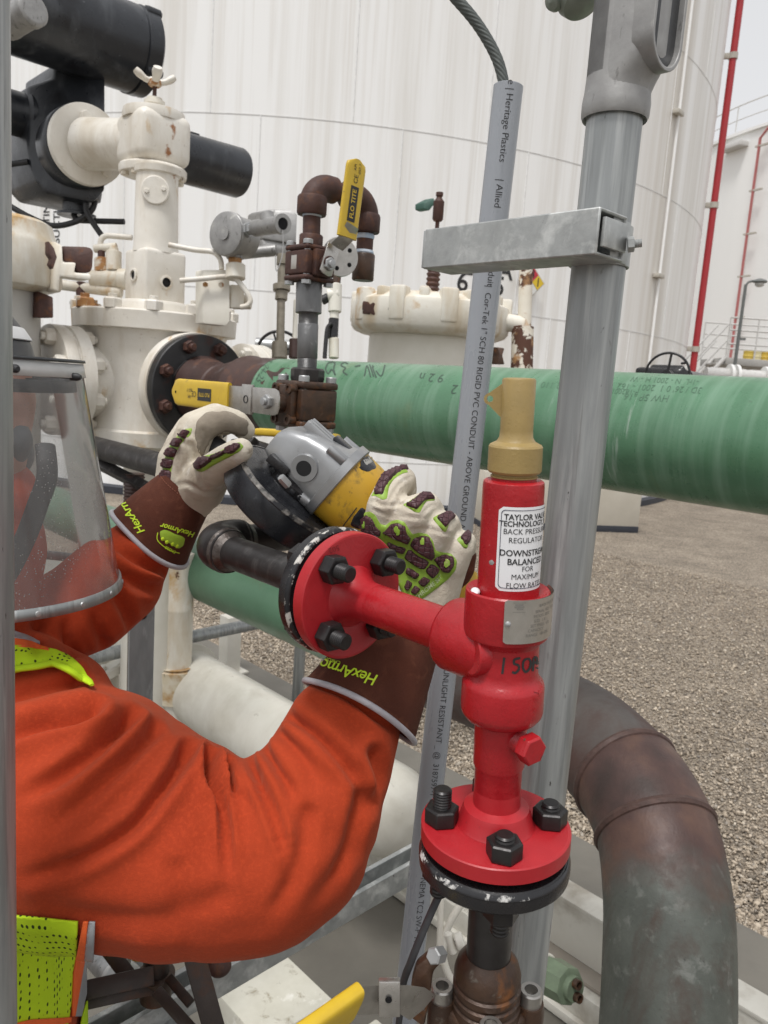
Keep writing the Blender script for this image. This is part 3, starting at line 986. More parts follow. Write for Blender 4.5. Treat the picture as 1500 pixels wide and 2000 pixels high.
# writing (upside down for the viewer, as in the photo)
mb = MB()
def scribble(pts, wd=2.6): stroke_on(mb, g1bvh, pts, wd, off=.0006)
scribble([(655, 733), (648, 722), (641, 730), (636, 720), (641, 709)])                       # B
scribble([(655, 733), (652, 720), (655, 708)]); scribble([(641, 709), (650, 707), (655, 711)])
scribble([(679, 733), (670, 726), (675, 719), (666, 714), (672, 708), (680, 711)])           # 3
scribble([(693, 716), (704, 714)])                                                             # -
scribble([(712, 735), (717, 714), (724, 737)]); scribble([(730, 736), (722, 712)])
scribble([(735, 738), (727, 714), (744, 735), (752, 713)])
for x0, tx in ((838, '924'), ):
    text_on(mb, g1bvh, '9 2 n', 845, 737, 24, 184, bold=-.008, shear=.3)
text_on(mb, g1bvh, '2', 890, 760, 26, 184, bold=-.008, shear=.3)
text_on(mb, g1bvh, '2-24-25', 516, 722, 17, 118, bold=-.006, shear=.2)
m_pen = MAT('faded_pen', (.045, .075, .055), .5)
mb.build('handwriting', m_pen, G1, smooth=0)
mb = MB()
for t, x, y, sz in (('-1rL  N - 2001 H - W', 1300, 743, 15), ("3D / 26' 0 1  2001 - 162", 1290, 758, 17), ('HW 5P -16', 1265, 776, 19), ('2 110', 1078, 752, 17), ('P-182001 162', 1210, 764, 14)):
    text_on(mb, g1bvh, t, x, y, sz, 183, bold=-.008, shear=.35)
mb.build('handwriting', MAT('paler_pen', (.074, .155, .095), .5), G1, smooth=0)

# lower green pipe, its rusty spool and the big elbow that turns down
G2d = lambda px: d_on_A(px, 400, 2.95)
def G2p(px): return P(px, 651.7 + (1115 - 651.7) / 1116 * (px + 716), G2d(px))
q0, q1, q2 = G2p(60), G2p(872), G2p(1085)
G2r = .1095
G2 = thing('green_pipe', 'lower green pipe running under the grinder and turning down in a rusty elbow', 'pipe', q1)
mb = MB(); mb.cyl(q0, q1, G2r, seg=64); mb.build('pipe', m_green2, G2)
e = [q2, P(1205, 1497, 1.60), P(1275, 1610, 1.47), P(1302, 1750, 1.385), P(1305, 1900, 1.34), P(1300, 2060, 1.31)]
path, rr_ = catmull([q1 - A * .1, q2] + e[1:] , [G2r] * 7, 10)
def tsec(name, i0, i1, mat, dr=0):
    mb = MB(); mb.tube(path[i0:i1 + 1], [r * (1 + dr) for r in rr_[i0:i1 + 1]], seg=64, caps=False); return mb.build(name, mat, G2)
tsec('rusty_spool', 3, 22, m_elbowtop)
zb_ = path[35].z - G2.location.z
blend_z(m_greypipe, (.070, .037, .031), zb_, .035, 6)
mb = MB(); mb.tube(path[22:] + [path[-1] + (path[-1] - path[-2]).normalized() * 1.2], G2r, seg=64, caps=False)
mb.build('elbow', m_greypipe, G2, smooth=60)
m_weldrust = MAT('rusty_weld', (.085, .045, .036), .6, .1, col2=(.05, .027, .022), nscale=60, bump=1.0, bscale=70)
for i in (22, 31):
    t = (path[i + 1] - path[i - 1]).normalized()
    mb = MB(fr(path[i], t)); mb.lathe([(G2r - .002, -.010), (G2r + .003, -.007), (G2r + .0055, 0), (G2r + .003, .007), (G2r - .002, .010)], 64, caps=False)
    mb.build('weld_seam', m_weldrust, G2)
mb = MB(fr(q1, A)); mb.lathe([(G2r - .002, -.012), (G2r + .001, -.01), (G2r + .001, .04), (G2r - .002, .05)], 64, caps=False); mb.build('pipe_end_band', m_rustpipe, G2)

# ================================================================== galvanised post, conduit body, strut arm
pb = P(1193, 300, .655)
GP = thing('galvanised_post', 'tall galvanised conduit post standing behind the red valve', 'post', (pb.x, pb.y, 0))
ptop = P(1215, 200, .65)
mb = MB(); mb.cyl((pb.x, pb.y, -.02), (pb.x, pb.y, P(1200, 190, .65).z), .0228, seg=40); mb.build('pipe', m_galv, GP)
def axz(py, d=.65): return P(1200, py, d).z
z_h0, z_h1, z_top = axz(236), axz(150), axz(-170)
cover_n = (ROT @ Vector((.70, .05, .71))); cover_n.z = 0; cover_n.normalize()
LB = thing('conduit_fitting', 'cast grey conduit fitting with a dark oval cover on top of the galvanised post', 'conduit fitting', (pb.x, pb.y, z_h0))
Mx = fr((pb.x, pb.y, z_h0), UP, cover_n)
H = z_h1 - z_h0; T = z_top - z_h0
mb = MB(Mx)
mb.lathe([(.0235, .003), (.0262, 0), (.0275, .003), (.0278, .012), (.0268, .02), (.0262, H * .9), (.0262, T)], 40)
mb.build('hub', m_castfit, LB)
mb = MB(Mx)
# body swells toward the cover opening
rows = []
NZ, NK = 26, 40
for i in range(NZ + 1):
    z = H * .45 + (T - H * .45) * i / NZ
    g = min(1, max(0, (z - H * .45) / (H * .85))); g = g * g * (3 - 2 * g)
    row = []
    for k in range(NK + 1):
        a = 2 * math.pi * k / NK
        cx, cy = math.cos(a), math.sin(a)
        r = .0262
        x, y = r * cx, r * cy
        if cx > 0:
            x = lerp(x, .036 * (cx ** .45), g)
            y = lerp(y, math.copysign(min(abs(cy) * .0262 ** 1, .0262) , cy) * .96, g)
        row.append((x, y, z))
    rows.append(row)
mb.grid(rows); mb.build('housing', m_castfit, LB, smooth=60)
hw_, z0c = .0215, H * .95
def stadium(w, z0, z1, n=14):
    o = []
    for k in range(n + 1):
        a = math.pi + math.pi * k / n
        o.append((z0 + w + w * math.sin(a), w * math.cos(a)))
    for k in range(n + 1):
        a = math.pi * k / n
        o.append((z1 - w + w * math.sin(a), w * math.cos(a)))
    return o
Mc = fr(Mx @ Vector((.036, 0, 0)), cover_n, UP)
out, inn = stadium(hw_ + .0035, z0c - .0035, T), stadium(hw_, z0c, T - .0035)
mb = MB(Mc)
n = len(out)
vs = [(x, y, -.014) for x, y in out] + [(x, y, .004) for x, y in out] + [(x, y, .004) for x, y in inn] + [(x, y, -.006) for x, y in inn]
fs = []
for j in range(3):
    for k in range(n): fs.append([j * n + k, j * n + (k + 1) % n, (j + 1) * n + (k + 1) % n, (j + 1) * n + k])
mb.add(vs, fs); mb.build('cover_rim', m_castfit, LB, bevel=.0008)
mb = MB(Mc); mb.prism([(x, y) for x, y in stadium(hw_ - .0002, z0c + .0002, T - .0037)], -.008, -.001, .0006)
cov = mb.build('cover', MAT('dark_cover_casting', (.060, .062, .066), .42, .3, col2=(.045, .047, .05), nscale=50, bump=.15, bscale=200), LB)
mb = MB()
mb.text('RIGID TEE', .0105, lambda x, y: Mc @ Vector((z0c + .060 - x * -1.0 + .018, y, -.0004)), bold=.01)
sub_build(mb, 'embossed_lettering', MAT('raised_dark_metal', (.11, .112, .118), .4, .4), cov, smooth=0)

mb = MB(); mb.cyl((pb.x, pb.y, z_top - .01), (pb.x, pb.y, z_top + .6), .0228, seg=32); mb.build('upper_pipe', m_galv, LB)
# strut arm along the grid, its clamp round the post
S0 = P(1168, 450, .60)
Ls = .186
ST = thing('strut_bracket', 'short galvanised strut channel arm clamped to the post', 'strut channel', S0)
h2, wd, th = .0178, .041, .0027
Ms = fr(S0, -A, UP)      # local x up, y = -A x UP
yb = 1 if (Ms.to_3x3() @ Vector((0, 1, 0))).dot(B) > 0 else -1
def cprof(h, w_, t, lip=.0085, r=.003):
    o = [(-h, w_), (-h, 0), (h, 0), (h, w_), (h - lip, w_), (h - lip, w_ - t), (h - t, w_ - t), (h - t, t), (-h + t, t), (-h + t, w_ - t), (-h + lip, w_ - t), (-h + lip, w_)]
    return o
pr = [(x, y * yb) for x, y in cprof(h2, wd, th)]
mb = MB(Ms); mb.prism(pr, 0, Ls)
mb.build('channel', m_galvdip, ST, smooth=30, bevel=.0014)
mb = MB(Ms); mb.box((0, yb * .018, Ls + .0012), h2 - .001, .017, .0012, .0005); mb.build('end_cap', m_galv, ST)
mb = MB(Ms); mb.box((0, yb * (wd * .52), -.0015), h2 * .62, wd * .40, .0018, .0006); mb.build('strut_nut_plate', m_galvdip, ST)
pz_ = S0.z
pcx = Vector((pb.x, pb.y, pz_))
mb = MB(fr(pcx, UP, -B))
mb.lathe([(.0232, -.0165), (.0252, -.0165), (.0252, .0165), (.0232, .0165)], 30, caps=False, a0=rad(35), a1=rad(325))
mb.build('pipe_strap', m_galvdip, ST, bevel=.0005)
t0 = P(1222, 470, .625)
mb = MB(fr(t0, A, UP)); mb.box((0, 0, -.006), .0165, .013, .0014, .0006); mb.build('strap_ear', m_galvdip, ST)
t1 = P(1226, 478, .622); bd = (ROT @ Vector((1, .05, .25))).normalized()
mb = MB(fr(t1, bd)); mb.hexn(.0062, .005); mb.lathe([(.003, .004)] + [(.003 + (.0004 if k % 2 else 0), .004 + .0006 * k) for k in range(1, 12)], 12)
mb.build('clamp_bolt', m_galvdip, ST)
t2 = P(1002, 517, .70)
mb = MB(fr(t2, UP)); mb.ball((0, 0, 0), .006, .006, .005); mb.build('strap_bolt', m_galvdip, ST)

# grey plastic conduit with its printed line, cable coming out of the top
PV = Line(P(993, 168, .875), P(812, 1800, 1.045))
PC = thing('plastic_conduit', 'grey plastic conduit with a printed line leaning behind the strut arm', 'conduit', PV.at(PV.L * 1.4))
mb = MB(fr(PV.p0, PV.u))
Lp = PV.L * 1.6
rP = .0166
mb.lathe([(rP - .004, .03), (rP - .0036, .0), (rP - .0006, 0), (rP, .0006)] + [(rP, .02 + (Lp - .02) * k / 40) for k in range(41)], 48, caps=False)
pvb = mb.bvh()
mb.build('pipe', m_pvc, PC)
mb = MB()
kx = PV.u
fdir = (CAM - PV.p0); fdir = (fdir - kx * fdir.dot(kx)).normalized()
rdir = kx.cross(fdir)
if (ROT.transposed() @ rdir).x < 0: rdir = -rdir
def pvc_fn(t0, th0):
    def fn(x, y):      # text runs down the pipe, tops of letters to the right
        a = th0 + y / rP
        return PV.at(t0 + x) + (fdir * math.cos(a) + rdir * math.sin(a)) * (rP + .00025)
    return fn
def pv_text(t, y0, size, th, bold=-.004):
    mb = MB(); mb.text(t, size, pvc_fn(PV.ty(y0), rad(th)), bold=bold, align='LEFT', cuty=size * .15)
    mb.build('printed_line', m_ink, PC, smooth=0)
pv_text('e | Heritage Plastics', 166, .0108, 8)
pv_text('| Allied', 356, .0110, 8)
pv_text('nduit', 524, .0108, 14)
pv_text('|  Cor-Tek 1" SCH 80 RIGID PVC CONDUIT - ABOVE GROUND AND', 560, .0100, 10)
pv_text('SUNLIGHT RESISTANT _ @  3187597-1', 1290, .0104, 12)
pv_text('- NEMA TC2 SW-F  MOD', 1690, .0108, 12)
CB = thing('cable', 'twisted grey cable bending out of the top of the plastic conduit', 'cable', PV.p0)
mb = MB()
cp = [P(985, 200, .878), P(983, 160, .874), P(972, 118, .872), P(951, 76, .87), P(924, 36, .867), P(886, -8, .862), P(840, -60, .855), P(770, -130, .85), P(660, -230, .86), P(560, -420, .9), P(540, -700, .95)]
mb.tube(cp, .0054, seg=60, sub=22, lobes=9, lamp=.16, twist=95)
mb.build('jacket', m_cable, CB)

# fitting hanging at the top edge
q = P(1128, -14, .70)
FT = thing('conduit_seal', 'pale green grey rounded conduit fitting at the top beside the post', 'conduit fitting', q)
qd = (ROT @ Vector((.25, -.9, .3))).normalized()
mb = MB(fr(q - qd * .03, qd)); mb.lathe([(.019, -.02), (.0205, .0), (.0205, .035), (.017, .043), (.008, .0475), (0, .0485)], 36)
m_fit = MAT('pale_green_zinc', (.27, .30, .255), .45, .35, col2=(.21, .235, .20), nscale=45, bump=.15, bscale=150)
mb.build('plug', m_fit, FT)
mb = MB(); mb.tube([q - qd * .045, P(1090, -60, .71), P(1070, -130, .715), P(1110, -220, .70), Vector((pb.x, pb.y, z_top + .10))], .021, seg=24, sub=6); mb.build('elbow', m_fit, FT)
mb = MB(fr(P(1082, 2, .70), (ROT @ Vector((-.7, -.5, .4))))); mb.lathe([(.008, -.02), (.009, 0), (.007, .004), (0, .006)], 16); mb.build('drip', m_fit, FT)

# post at the left picture edge
lp = P(-49, 1000, .50)
LPp = thing('galvanised_post', 'near galvanised post at the left edge in front of the worker', 'post', (lp.x, lp.y, 0))
mb = MB(); mb.cyl((lp.x, lp.y, -.02), (lp.x, lp.y, 2.6), .0225, seg=40); mb.build('pipe', m_galv, LPp)
mb = MB(fr((lp.x, lp.y, -.01), UP)); mb.box((0, 0, .012), .06, .06, .006, .001); mb.build('base_plate', m_galv, LPp)
# ================================================================== helpers for fittings
def VL(px, py, d):
    p = P(px, py, d)
    return Line(p, p + UP * .4)
def vlathe(rows, line, seg=40, **k):
    rows = sorted(rows, key=lambda r: -r[0])
    mb = MB(fr(line.p0, line.u)); mb.lathe(line.prof(rows), seg, **k); return mb
def pxprism(mb, poly, d, dirv, depth, bev=0.0, grow=None):
    """an outline at depth d, given its thickness along dirv"""
    n = (ROT @ Vector((0, 0, 1)))
    o = P(*[sum(p[i] for p in poly) / len(poly) for i in (0, 1)], d)
    M = fr(o, n, ROT @ Vector((1, 0, 0)))
    bm = bmesh.new()
    dv = Vector(dirv).normalized() * depth
    a = [bm.verts.new(P(x, y, d)) for x, y in poly]
    b = [bm.verts.new(P(x, y, d) + dv) for x, y in poly]
    m = len(poly)
    bm.faces.new(a); bm.faces.new(b[::-1])
    for i in range(m): bm.faces.new((a[(i + 1) % m], a[i], b[i], b[(i + 1) % m]))
    bmesh.ops.recalc_face_normals(bm, faces=bm.faces[:])
    if bev: bmesh.ops.bevel(bm, geom=bm.edges[:], offset=bev, segments=2, affect='EDGES', profile=.5)
    keep = mb.M; mb.M = Matrix.Identity(4); mb.bm(bm); mb.M = keep
    return mb
def bolt_at(root, c, dirv, r, h, mat, name='bolt', stud=0.0, sr=.5, par=None):
    mb = MB(fr(c, dirv)); mb.hexn(r, h)
    if stud:
        n = max(3, int(stud / .0014))
        mb.lathe([(r * sr, h * .9)] + [(r * sr * (1 if k % 2 else .9), h + stud * k / n) for k in range(n + 1)] + [(r * sr * .8, h + stud * 1.05)], 16)
    return mb.build(name, mat, root, smooth=35, bevel=r * .03) if par is None else sub_build(mb, name, mat, par, smooth=35)
def threads(t0, t1, r, pitch=.0018, dep=.0006):
    o = []; n = max(2, int(abs(t1 - t0) / pitch))
    for k in range(n):
        z = lerp(t0, t1, k / n); z2 = lerp(t0, t1, (k + .5) / n)
        o += [(r, z), (r - dep, z2)]
    return o + [(r, t1)]

# ================================================================== white diverter valve
Vc = G1p(302)
VV = Line(Vc, Vc + UP * .4)
WV = thing('white_valve', 'large old white painted valve with round bonnet and rusty bolts behind the upper green pipe', 'valve', (Vc.x, Vc.y, Vc.z - .25))
vlathe([(868, 120), (862, 139), (838, 141), (834, 134), (800, 133), (662, 133), (652, 138), (650, 153), (619, 155), (616, 152)], VV, 64).build('valve_body', m_white, WV)
mb = MB(); mb.cyl((Vc.x, Vc.y, 0), VV.aty(866), .10, seg=32); mb.cyl((Vc.x, Vc.y, 0), (Vc.x, Vc.y, .03), .2, seg=32); mb.build('pedestal', m_whiteclean, WV)
# ports: towards the green pipe, and square to it on both sides
for nm, dv, cen, ln in (('front_port', A, fl, .0), ('side_port', -B, None, .325), ('side_port', B, None, .40)):
    if cen is None:
        c = Vc + dv * ln
    else: c = fl - A * .0325
    mb = MB(fr(c, -dv))
    if cen is None:
        mb.lathe([(FR * .9, -.044), (FR - .002, -.042), (FR, -.038), (FR, -.006), (FR - .004, -.004), (FR - .006, 0), (FR - .006, .004), (FR, .006), (FR, .046), (FR - .01, .05), (.125, .055), (.125, .3)], 64)
    else:
        mb.lathe([(FR + .004, 0), (FR + .006, .004), (FR + .006, .044), (FR, .05), (.145, .058), (.135, .12), (.14, .3)], 64)
    mb.build(nm, m_white, WV)
    if cen is None:
        for k in range(8):
            a = rad(22.5 + 45 * k)
            q = fr(c, dv, UP) @ Vector((FR * .83 * math.cos(a), FR * .83 * math.sin(a), .043))
            bolt_at(WV, q, dv, .025, .03, m_white, 'flange_bolt', .012)
            q = fr(c, dv, UP) @ Vector((FR * .83 * math.cos(a), FR * .83 * math.sin(a), -.048))
            bolt_at(WV, q, -dv, .025, .03, m_white, 'flange_bolt', .012)
m_rustbolt = MAT('orange_rusted_bolt', (.42, .22, .075), .65, col2=(.30, .13, .045), nscale=30, bump=.3, bscale=90, patches=[((.62, .55, .45), 30, .55, .05, .5)])
tz = VV.ty(617)
for k in range(12):
    a = rad(15 + 30 * k)
    q = VV.at(tz) + Vector((.252 * math.cos(a), .252 * math.sin(a), 0))
    x, y, d = proj(q)
    bolt_at(WV, q, UP, .030, .032, m_rustbolt if (x < 245 and k % 2) else m_white, 'bonnet_bolt', .012, .5)
tb = VV.ty(864)
for k in range(8):
    a = rad(20 + 45 * k)
    q = VV.at(tb) + Vector((.20 * math.cos(a), .20 * math.sin(a), 0))
    bolt_at(WV, q, -UP, .032, .035, m_white2, 'base_bolt', .012, .5)
# bonnet neck
NK = VL(302, 600, 2.62)
vlathe([(626, 72), (598, 70), (592, 66), (590, 58)], NK, 48).build('neck_flange', m_white, WV)
mb = MB(fr(NK.p0, UP, A))
t0, t1 = NK.ty(594), NK.ty(492)
hb = 43 * 2.62 / F
mb.box((0, 0, (t0 + t1) / 2), hb, hb, abs(t1 - t0) / 2, .012, 3); mb.build('neck_block', m_white, WV)
for nv, px, py in ((A, 322, 556), (-B, 253, 541)):
    c = P(px, py, 2.62)
    c = NK.p0 + nv * (hb + .001) + UP * (c.z - NK.p0.z)
    mb = MB(fr(c, nv)); mb.lathe([(.019, -.002), (.0225, .004), (.019, .006), (.0155, .006), (.0155, -.004)], 24, caps=False); mb.build('port_ring', m_white, WV)
    mb = MB(fr(c, nv)); mb.lathe([(.0155, .0012), (.007, .0012), (.007, -.003), (0, -.003)], 20); mb.build('port_hole', m_dark, WV)
vlathe([(496, 44), (480, 42), (345, 40), (342, 44), (330, 45)], NK, 44).build('yoke_column', m_white, WV)
c = P(314, 381, 2.62); dv = (CAM - c); dv.z = 0; dv.normalize(); dv = (dv + B * -.15 + A * .1).normalized()
c = NK.at(NK.ty(381)) + dv * (.067)
mb = MB(fr(c, dv)); mb.lathe([(.044, -.02), (.044, .006), (.041, .009)], 32); mb.build('cover_disc', m_white, WV)
for s_ in (-1, 1):
    q = fr(c, dv, UP) @ Vector((-.006 * s_, .026 * s_, .008)); bolt_at(WV, q, dv, .008, .006, m_white, 'cover_screw')
# gear head: flange plate, neck and box
GH = VL(300, 280, 2.60)
mb = MB(fr(GH.p0, UP, A))
z = lambda y: GH.ty(y)
mb.lathe([(.108, z(345)), (.110, z(340)), (.110, z(331)), (.106, z(328)), (.098, z(326))], 8 * 5)
mb.build('gear_base_flange', m_white, WV)
mb = MB(fr(GH.p0, UP, A))
mb.box((0, 0, (z(328) + z(226)) / 2), .098, .094, abs(z(226) - z(328)) / 2, .035, 4)
mb.lathe([(.100, z(240)), (.102, z(230)), (.098, z(220)), (.05, z(213)), (.03, z(212))], 40)
mb.build('gear_head', m_white, WV)
for k in range(6):
    a = rad(-100 + 36 * k); q = GH.p0 + UP * z(345) + A * (.092 * math.cos(a)) + B * (.092 * math.sin(a))
    bolt_at(WV, q, -UP, .014, .014, m_white2, 'gear_bolt')
disc = P(172, 283, 2.78)
mb = MB(); mb.tube([disc + A * .01, lerp(disc, GH.p0, .45) + UP * .0, lerp(disc, GH.p0, .75), GH.p0], [.088, .082, .080, .082], seg=40, sub=5); mb.build('gear_neck', m_white, WV)
mb = MB(fr(disc, A)); mb.lathe([(.132, -.022), (.137, -.016), (.137, .002), (.134, .006), (.10, .008)], 56); mb.build('gear_mount_flange', m_white, WV)
for px, py in ((157, 232), (158, 312), (226, 330)):
    a = P(px, py, 2.78); q = a + A * .002
    q = disc + (q - disc) - A * ((q - disc).dot(A) - .006)
    q = disc + (q - disc).normalized() * min((q - disc).length, .108)
    bolt_at(WV, q, A, .021, .014, m_white, 'mount_bolt')
# stem and wing handle
vlathe([(214, 19), (206, 17), (205, 20), (198, 20), (196, 15), (192, 15)], GH, 24).build('stem_boss', m_white2, WV)
vlathe([(193, 4), (168, 4)], GH, 12).build('stem', m_rust, WV)
hh = vlathe([(170, 9), (166, 13), (158, 13), (155, 8)], GH, 20).build('wing_handle', m_rustbolt, WV)
for k in range(4):
    a = rad(25 + 90 * k)
    hv = GH.at(z(160)); dv = Vector((math.cos(a), math.sin(a), 0))
    mb = MB(); mb.tube([hv + dv * .01, hv + dv * .03 + UP * .004, hv + dv * .05 + UP * .016, hv + dv * .062 + UP * .026], [.012, .013, .017, .014], seg=14, sub=4, sx=.7, up=UP)
    sub_build(mb, 'wing', m_white, hh)

# ================================================================== black electric actuator
ac = P(130, 260, 3.0)
EA = thing('valve_actuator', 'black electric valve actuator with large ribbed drum and stub motor beside the white valve', 'actuator', ac)
mb = MB()
pxprism(mb, [(54, 168), (104, 152), (106, 122), (206, 150), (207, 300), (206, 372), (184, 396), (92, 378), (72, 356), (64, 332), (54, 292)], 2.86, -A, .30, .012)
mb.build('gear_housing', m_blackpaint, EA)
mb = MB(fr(disc - A * .024, -A)); mb.lathe([(.136, 0), (.140, .006), (.140, .05), (.130, .12)], 56); mb.build('mount_ring', m_blackpaint, EA)
e0 = P(284, 106, 2.98)
mb = MB(fr(e0, -B)); R0 = .150
mb.lathe([(R0 * .80, -.014), (R0 * .93, -.010), (R0 * 1.02, 0), (R0 * 1.02, .05), (R0 * .97, .055), (R0 * .97, .058), (R0 * 1.0, .06)] + [(R0, .06 + .6 * k / 10) for k in range(1, 11)], 64)
drum = mb.build('drum', m_blackpaint, EA)
for k in range(4):
    a = rad(40 + 90 * k)
    q = fr(e0, B, UP) @ Vector((R0 * .98 * math.cos(a), R0 * .98 * math.sin(a), -.04))
    mb = MB(fr(q, B)); mb.lathe([(.016, -.01), (.018, 0), (.018, .045), (.012, .052)], 14)
    sub_build(mb, 'lug', m_blackpaint, drum)
mb = MB(fr(e0 - B * .33 + UP * R0 * .98, B, UP)); mb.box((0, 0, 0), .016, .03, .14, .006); sub_build(mb, 'top_rib', m_blackpaint, drum)
mb = MB(); pxprism(mb, [(108, 128), (205, 152), (205, 185), (108, 178)], 2.93, -A, .14, .008); mb.build('saddle', m_blackpaint, EA)
m0 = P(350, 306, 2.85)
mb = MB(fr(m0, B)); mb.lathe([(.082, -.06), (.086, -.05), (.088, .0), (.091, .25), (.085, .262), (.074, .266)], 48); mb.build('motor', m_blackpaint, EA)
mb = MB(fr(m0 + B * .04 + UP * .088, B, UP)); mb.box((0, .0, .0), .005, .02, .03, .003); mb.build('motor_label', MAT('dull_black_label', (.008, .008, .009), .6), EA)
h0 = P(60, 230, 2.93)
mb = MB(fr(h0, -B)); mb.lathe([(.088, -.03), (.092, 0), (.092, .02), (.078, .03), (.078, .16), (.06, .17)], 40); mb.build('hand_drive', m_blackpaint, EA)
mb = MB(fr(P(150, 388, 2.95), -UP)); mb.lathe([(.09, -.03), (.085, .0), (.05, .01), (.05, .05), (.07, .055), (.07, .065)], 28); mb.build('lower_cover', m_blackpaint, EA)
for k, pts in enumerate(([(142, 392), (143, 415), (150, 428), (165, 431), (243, 433)], [(186, 392), (178, 412), (150, 432), (105, 441), (60, 425), (12, 398)], [(168, 396), (172, 420), (200, 462)], [(12, 322), (55, 316)])):
    mb = MB(); mb.tube([P(x, y, 2.93 - .02 * k) for x, y in pts], .0105, seg=12, sub=5); mb.build('cable', m_rubber, EA)
# silver fitting at the top left corner
q = P(45, 32, 2.3)
SF = thing('conduit_fitting', 'silver grey cast conduit fitting at the top left in front of the black actuator', 'conduit fitting', q)
dv = (P(82, 8, 2.2) - P(15, 48, 2.3)).normalized()
mb = MB(fr(P(18, 46, 2.3), dv)); mb.lathe([(.036, -.06), (.036, .0), (.042, .004), (.042, .10), (.046, .105), (.046, .125), (.040, .13), (.034, .131)], 32); mb.build('barrel', m_castfit, SF)
mb = MB(); mb.tube([P(22, 58, 2.31), P(14, 30, 2.32), P(5, -40, 2.36), P(60, -70, 2.62)], .04, seg=20, sub=3); mb.build('hub', m_castfit, SF)

# ================================================================== left white bonnet
LV = VL(-12, 480, 2.35)
LW = thing('relief_valve', 'white capped valve with rust peeled patches beside the left post', 'valve', LV.at(LV.ty(640)))
vlathe([(566, 92), (556, 120), (548, 124), (474, 122), (466, 118), (454, 112), (432, 106), (424, 92), (420, 60)], LV, 48).build('bonnet', m_white2, LW)
mb = MB(); mb.cyl((LV.p0.x, LV.p0.y, 0), LV.aty(566), 84 * 2.35 / F, seg=40); mb.build('column', MAT('grey_white_column', (.56, .545, .515), .5, col2=(.50, .485, .45), nscale=8, bump=.2, bscale=60), LW)
mb = MB(); pxprism(mb, [(120, 480), (178, 482), (184, 490), (182, 524), (176, 534), (146, 530), (122, 512)], 2.32, -A, .11, .008); mb.build('rusty_lug', m_rust, LW)
mb = MB(); pxprism(mb, [(104, 470), (122, 478), (124, 512), (150, 512), (146, 532), (178, 534), (178, 548), (118, 540), (116, 572), (104, 566)], 2.31, -A, .07, .006); mb.build('bracket', m_white2, LW)
mb = MB(); pxprism(mb, [(73, 568), (104, 580), (105, 621), (73, 620)], 2.33, -A, .06, .004); mb.build('rusty_plate', m_rust, LW)
mb = MB(); pad_bv = None
pxprism(mb, [(95, 470), (106, 484), (112, 502), (104, 526), (98, 516), (102, 506), (95, 496)], 2.235, -A, .03, .003); mb.build('rust_scar', m_rust, LW)

# ---------------- small fittings between the bonnets
q = P(215, 540, 2.75)
MF = thing('drain_manifold', 'cluster of small rusty white fittings and tubing behind the white valve', 'pipe fittings', q)
def seg_(mb, a, b, d, hw, d2=None, ch=.002): mb.cyl(P(a[0], a[1], d), P(b[0], b[1], d2 or d), hw * d / F, ch=ch)
for nm, mt, segs in (('fitting', m_white2, [((178, 545), (232, 545), 17), ((232, 545), (250, 546), 20)]), ('fitting', m_rustbolt, [((199, 532), (199, 505), 14), ((166, 608), (166, 596), 12)]),
                     ('fitting', m_white2, [((222, 530), (222, 492), 15), ((222, 502), (222, 484), 9)]), ('stem', m_rust, [((198, 506), (198, 490), 7), ((159, 596), (159, 552), 10)]),
                     ('fitting', m_white2, [((184, 486), (228, 482), 8), ((118, 556), (238, 572), 10)]), ('stem', m_black, [((222, 604), (222, 566), 9)])):
    for a, b, hw in segs:
        mb = MB(); seg_(mb, a, b, 2.75, hw); mb.build(nm, mt, MF)
mb = MB(); mb.tube([P(x, y, 2.76) for x, y in ((196, 492), (197, 470), (206, 461), (222, 461), (258, 464))], 5.5 * 2.76 / F, seg=12, sub=5); mb.build('tubing', m_white, MF)
mb = MB(); seg_(mb, (138, 590), (160, 596), 2.74, 6); mb.build('lever', m_fit, MF)

q = P(425, 580, 2.5)
BR = thing('instrument_bracket', 'white sheet bracket with bent tubing at the right of the white valve', 'bracket', P(420, 640, 2.5))
mb = MB(); pxprism(mb, [(397, 527), (449, 527), (449, 628), (441, 637), (397, 632)], 2.45, -A, .05, .004); mb.build('plate', m_whiteclean, BR)
mb = MB(); pxprism(mb, [(449, 556), (478, 556), (478, 602), (449, 602)], 2.46, -A, .06, .006); seg_(mb, (455, 590), (490, 590), 2.5, 14); mb.build('tube_block', m_white2, BR)
for pts in ([(352, 548), (400, 544), (448, 540), (466, 550), (488, 582), (484, 596), (470, 600)], [(330, 478), (380, 488), (415, 492), (430, 506), (433, 526)]):
    mb = MB(); mb.tube([P(x, y, 2.42) for x, y in pts], 5.2 * 2.42 / F, seg=12, sub=5); mb.build('tubing', m_white, BR)
for px in (401, 432):
    bolt_at(BR, P(px, 556, 2.44), (CAM - P(px, 556, 2.44)), .009, .006, m_rustbolt, 'screw')

# ---------------- grey junction boxes and conduit
JB = thing('junction_box', 'grey cast junction box with round lid and open conduit outlet beside the rusty loop', 'junction box', P(455, 545, 2.4))
jc = P(447, 458, 2.38)
dl = (-B * .9 + A * .25).normalized()
mb = MB(fr(jc, -dl)); mb.lathe([(.062, -.012), (.066, -.008), (.066, .006), (.060, .010), (.060, .075), (.05, .085)], 40); mb.build('body', m_castfit, JB)
mb = MB(fr(jc, dl)); mb.lathe([(.064, .008), (.064, .016), (.058, .019), (.02, .020), (.02, .026), (.0, .026)], 40); mb.build('lid', m_castfit, JB)
mb = MB(); seg_(mb, (460, 470), (458, 506), 2.42, 16); mb.build('hub', m_castfit, JB)
mb = MB(); seg_(mb, (459, 504), (459, 520), 2.42, 13); mb.build('rusty_nipple', m_rustbolt, JB)
mb = MB(); seg_(mb, (460, 517), (460, 545), 2.42, 19); mb.build('bushing', m_white2, JB)
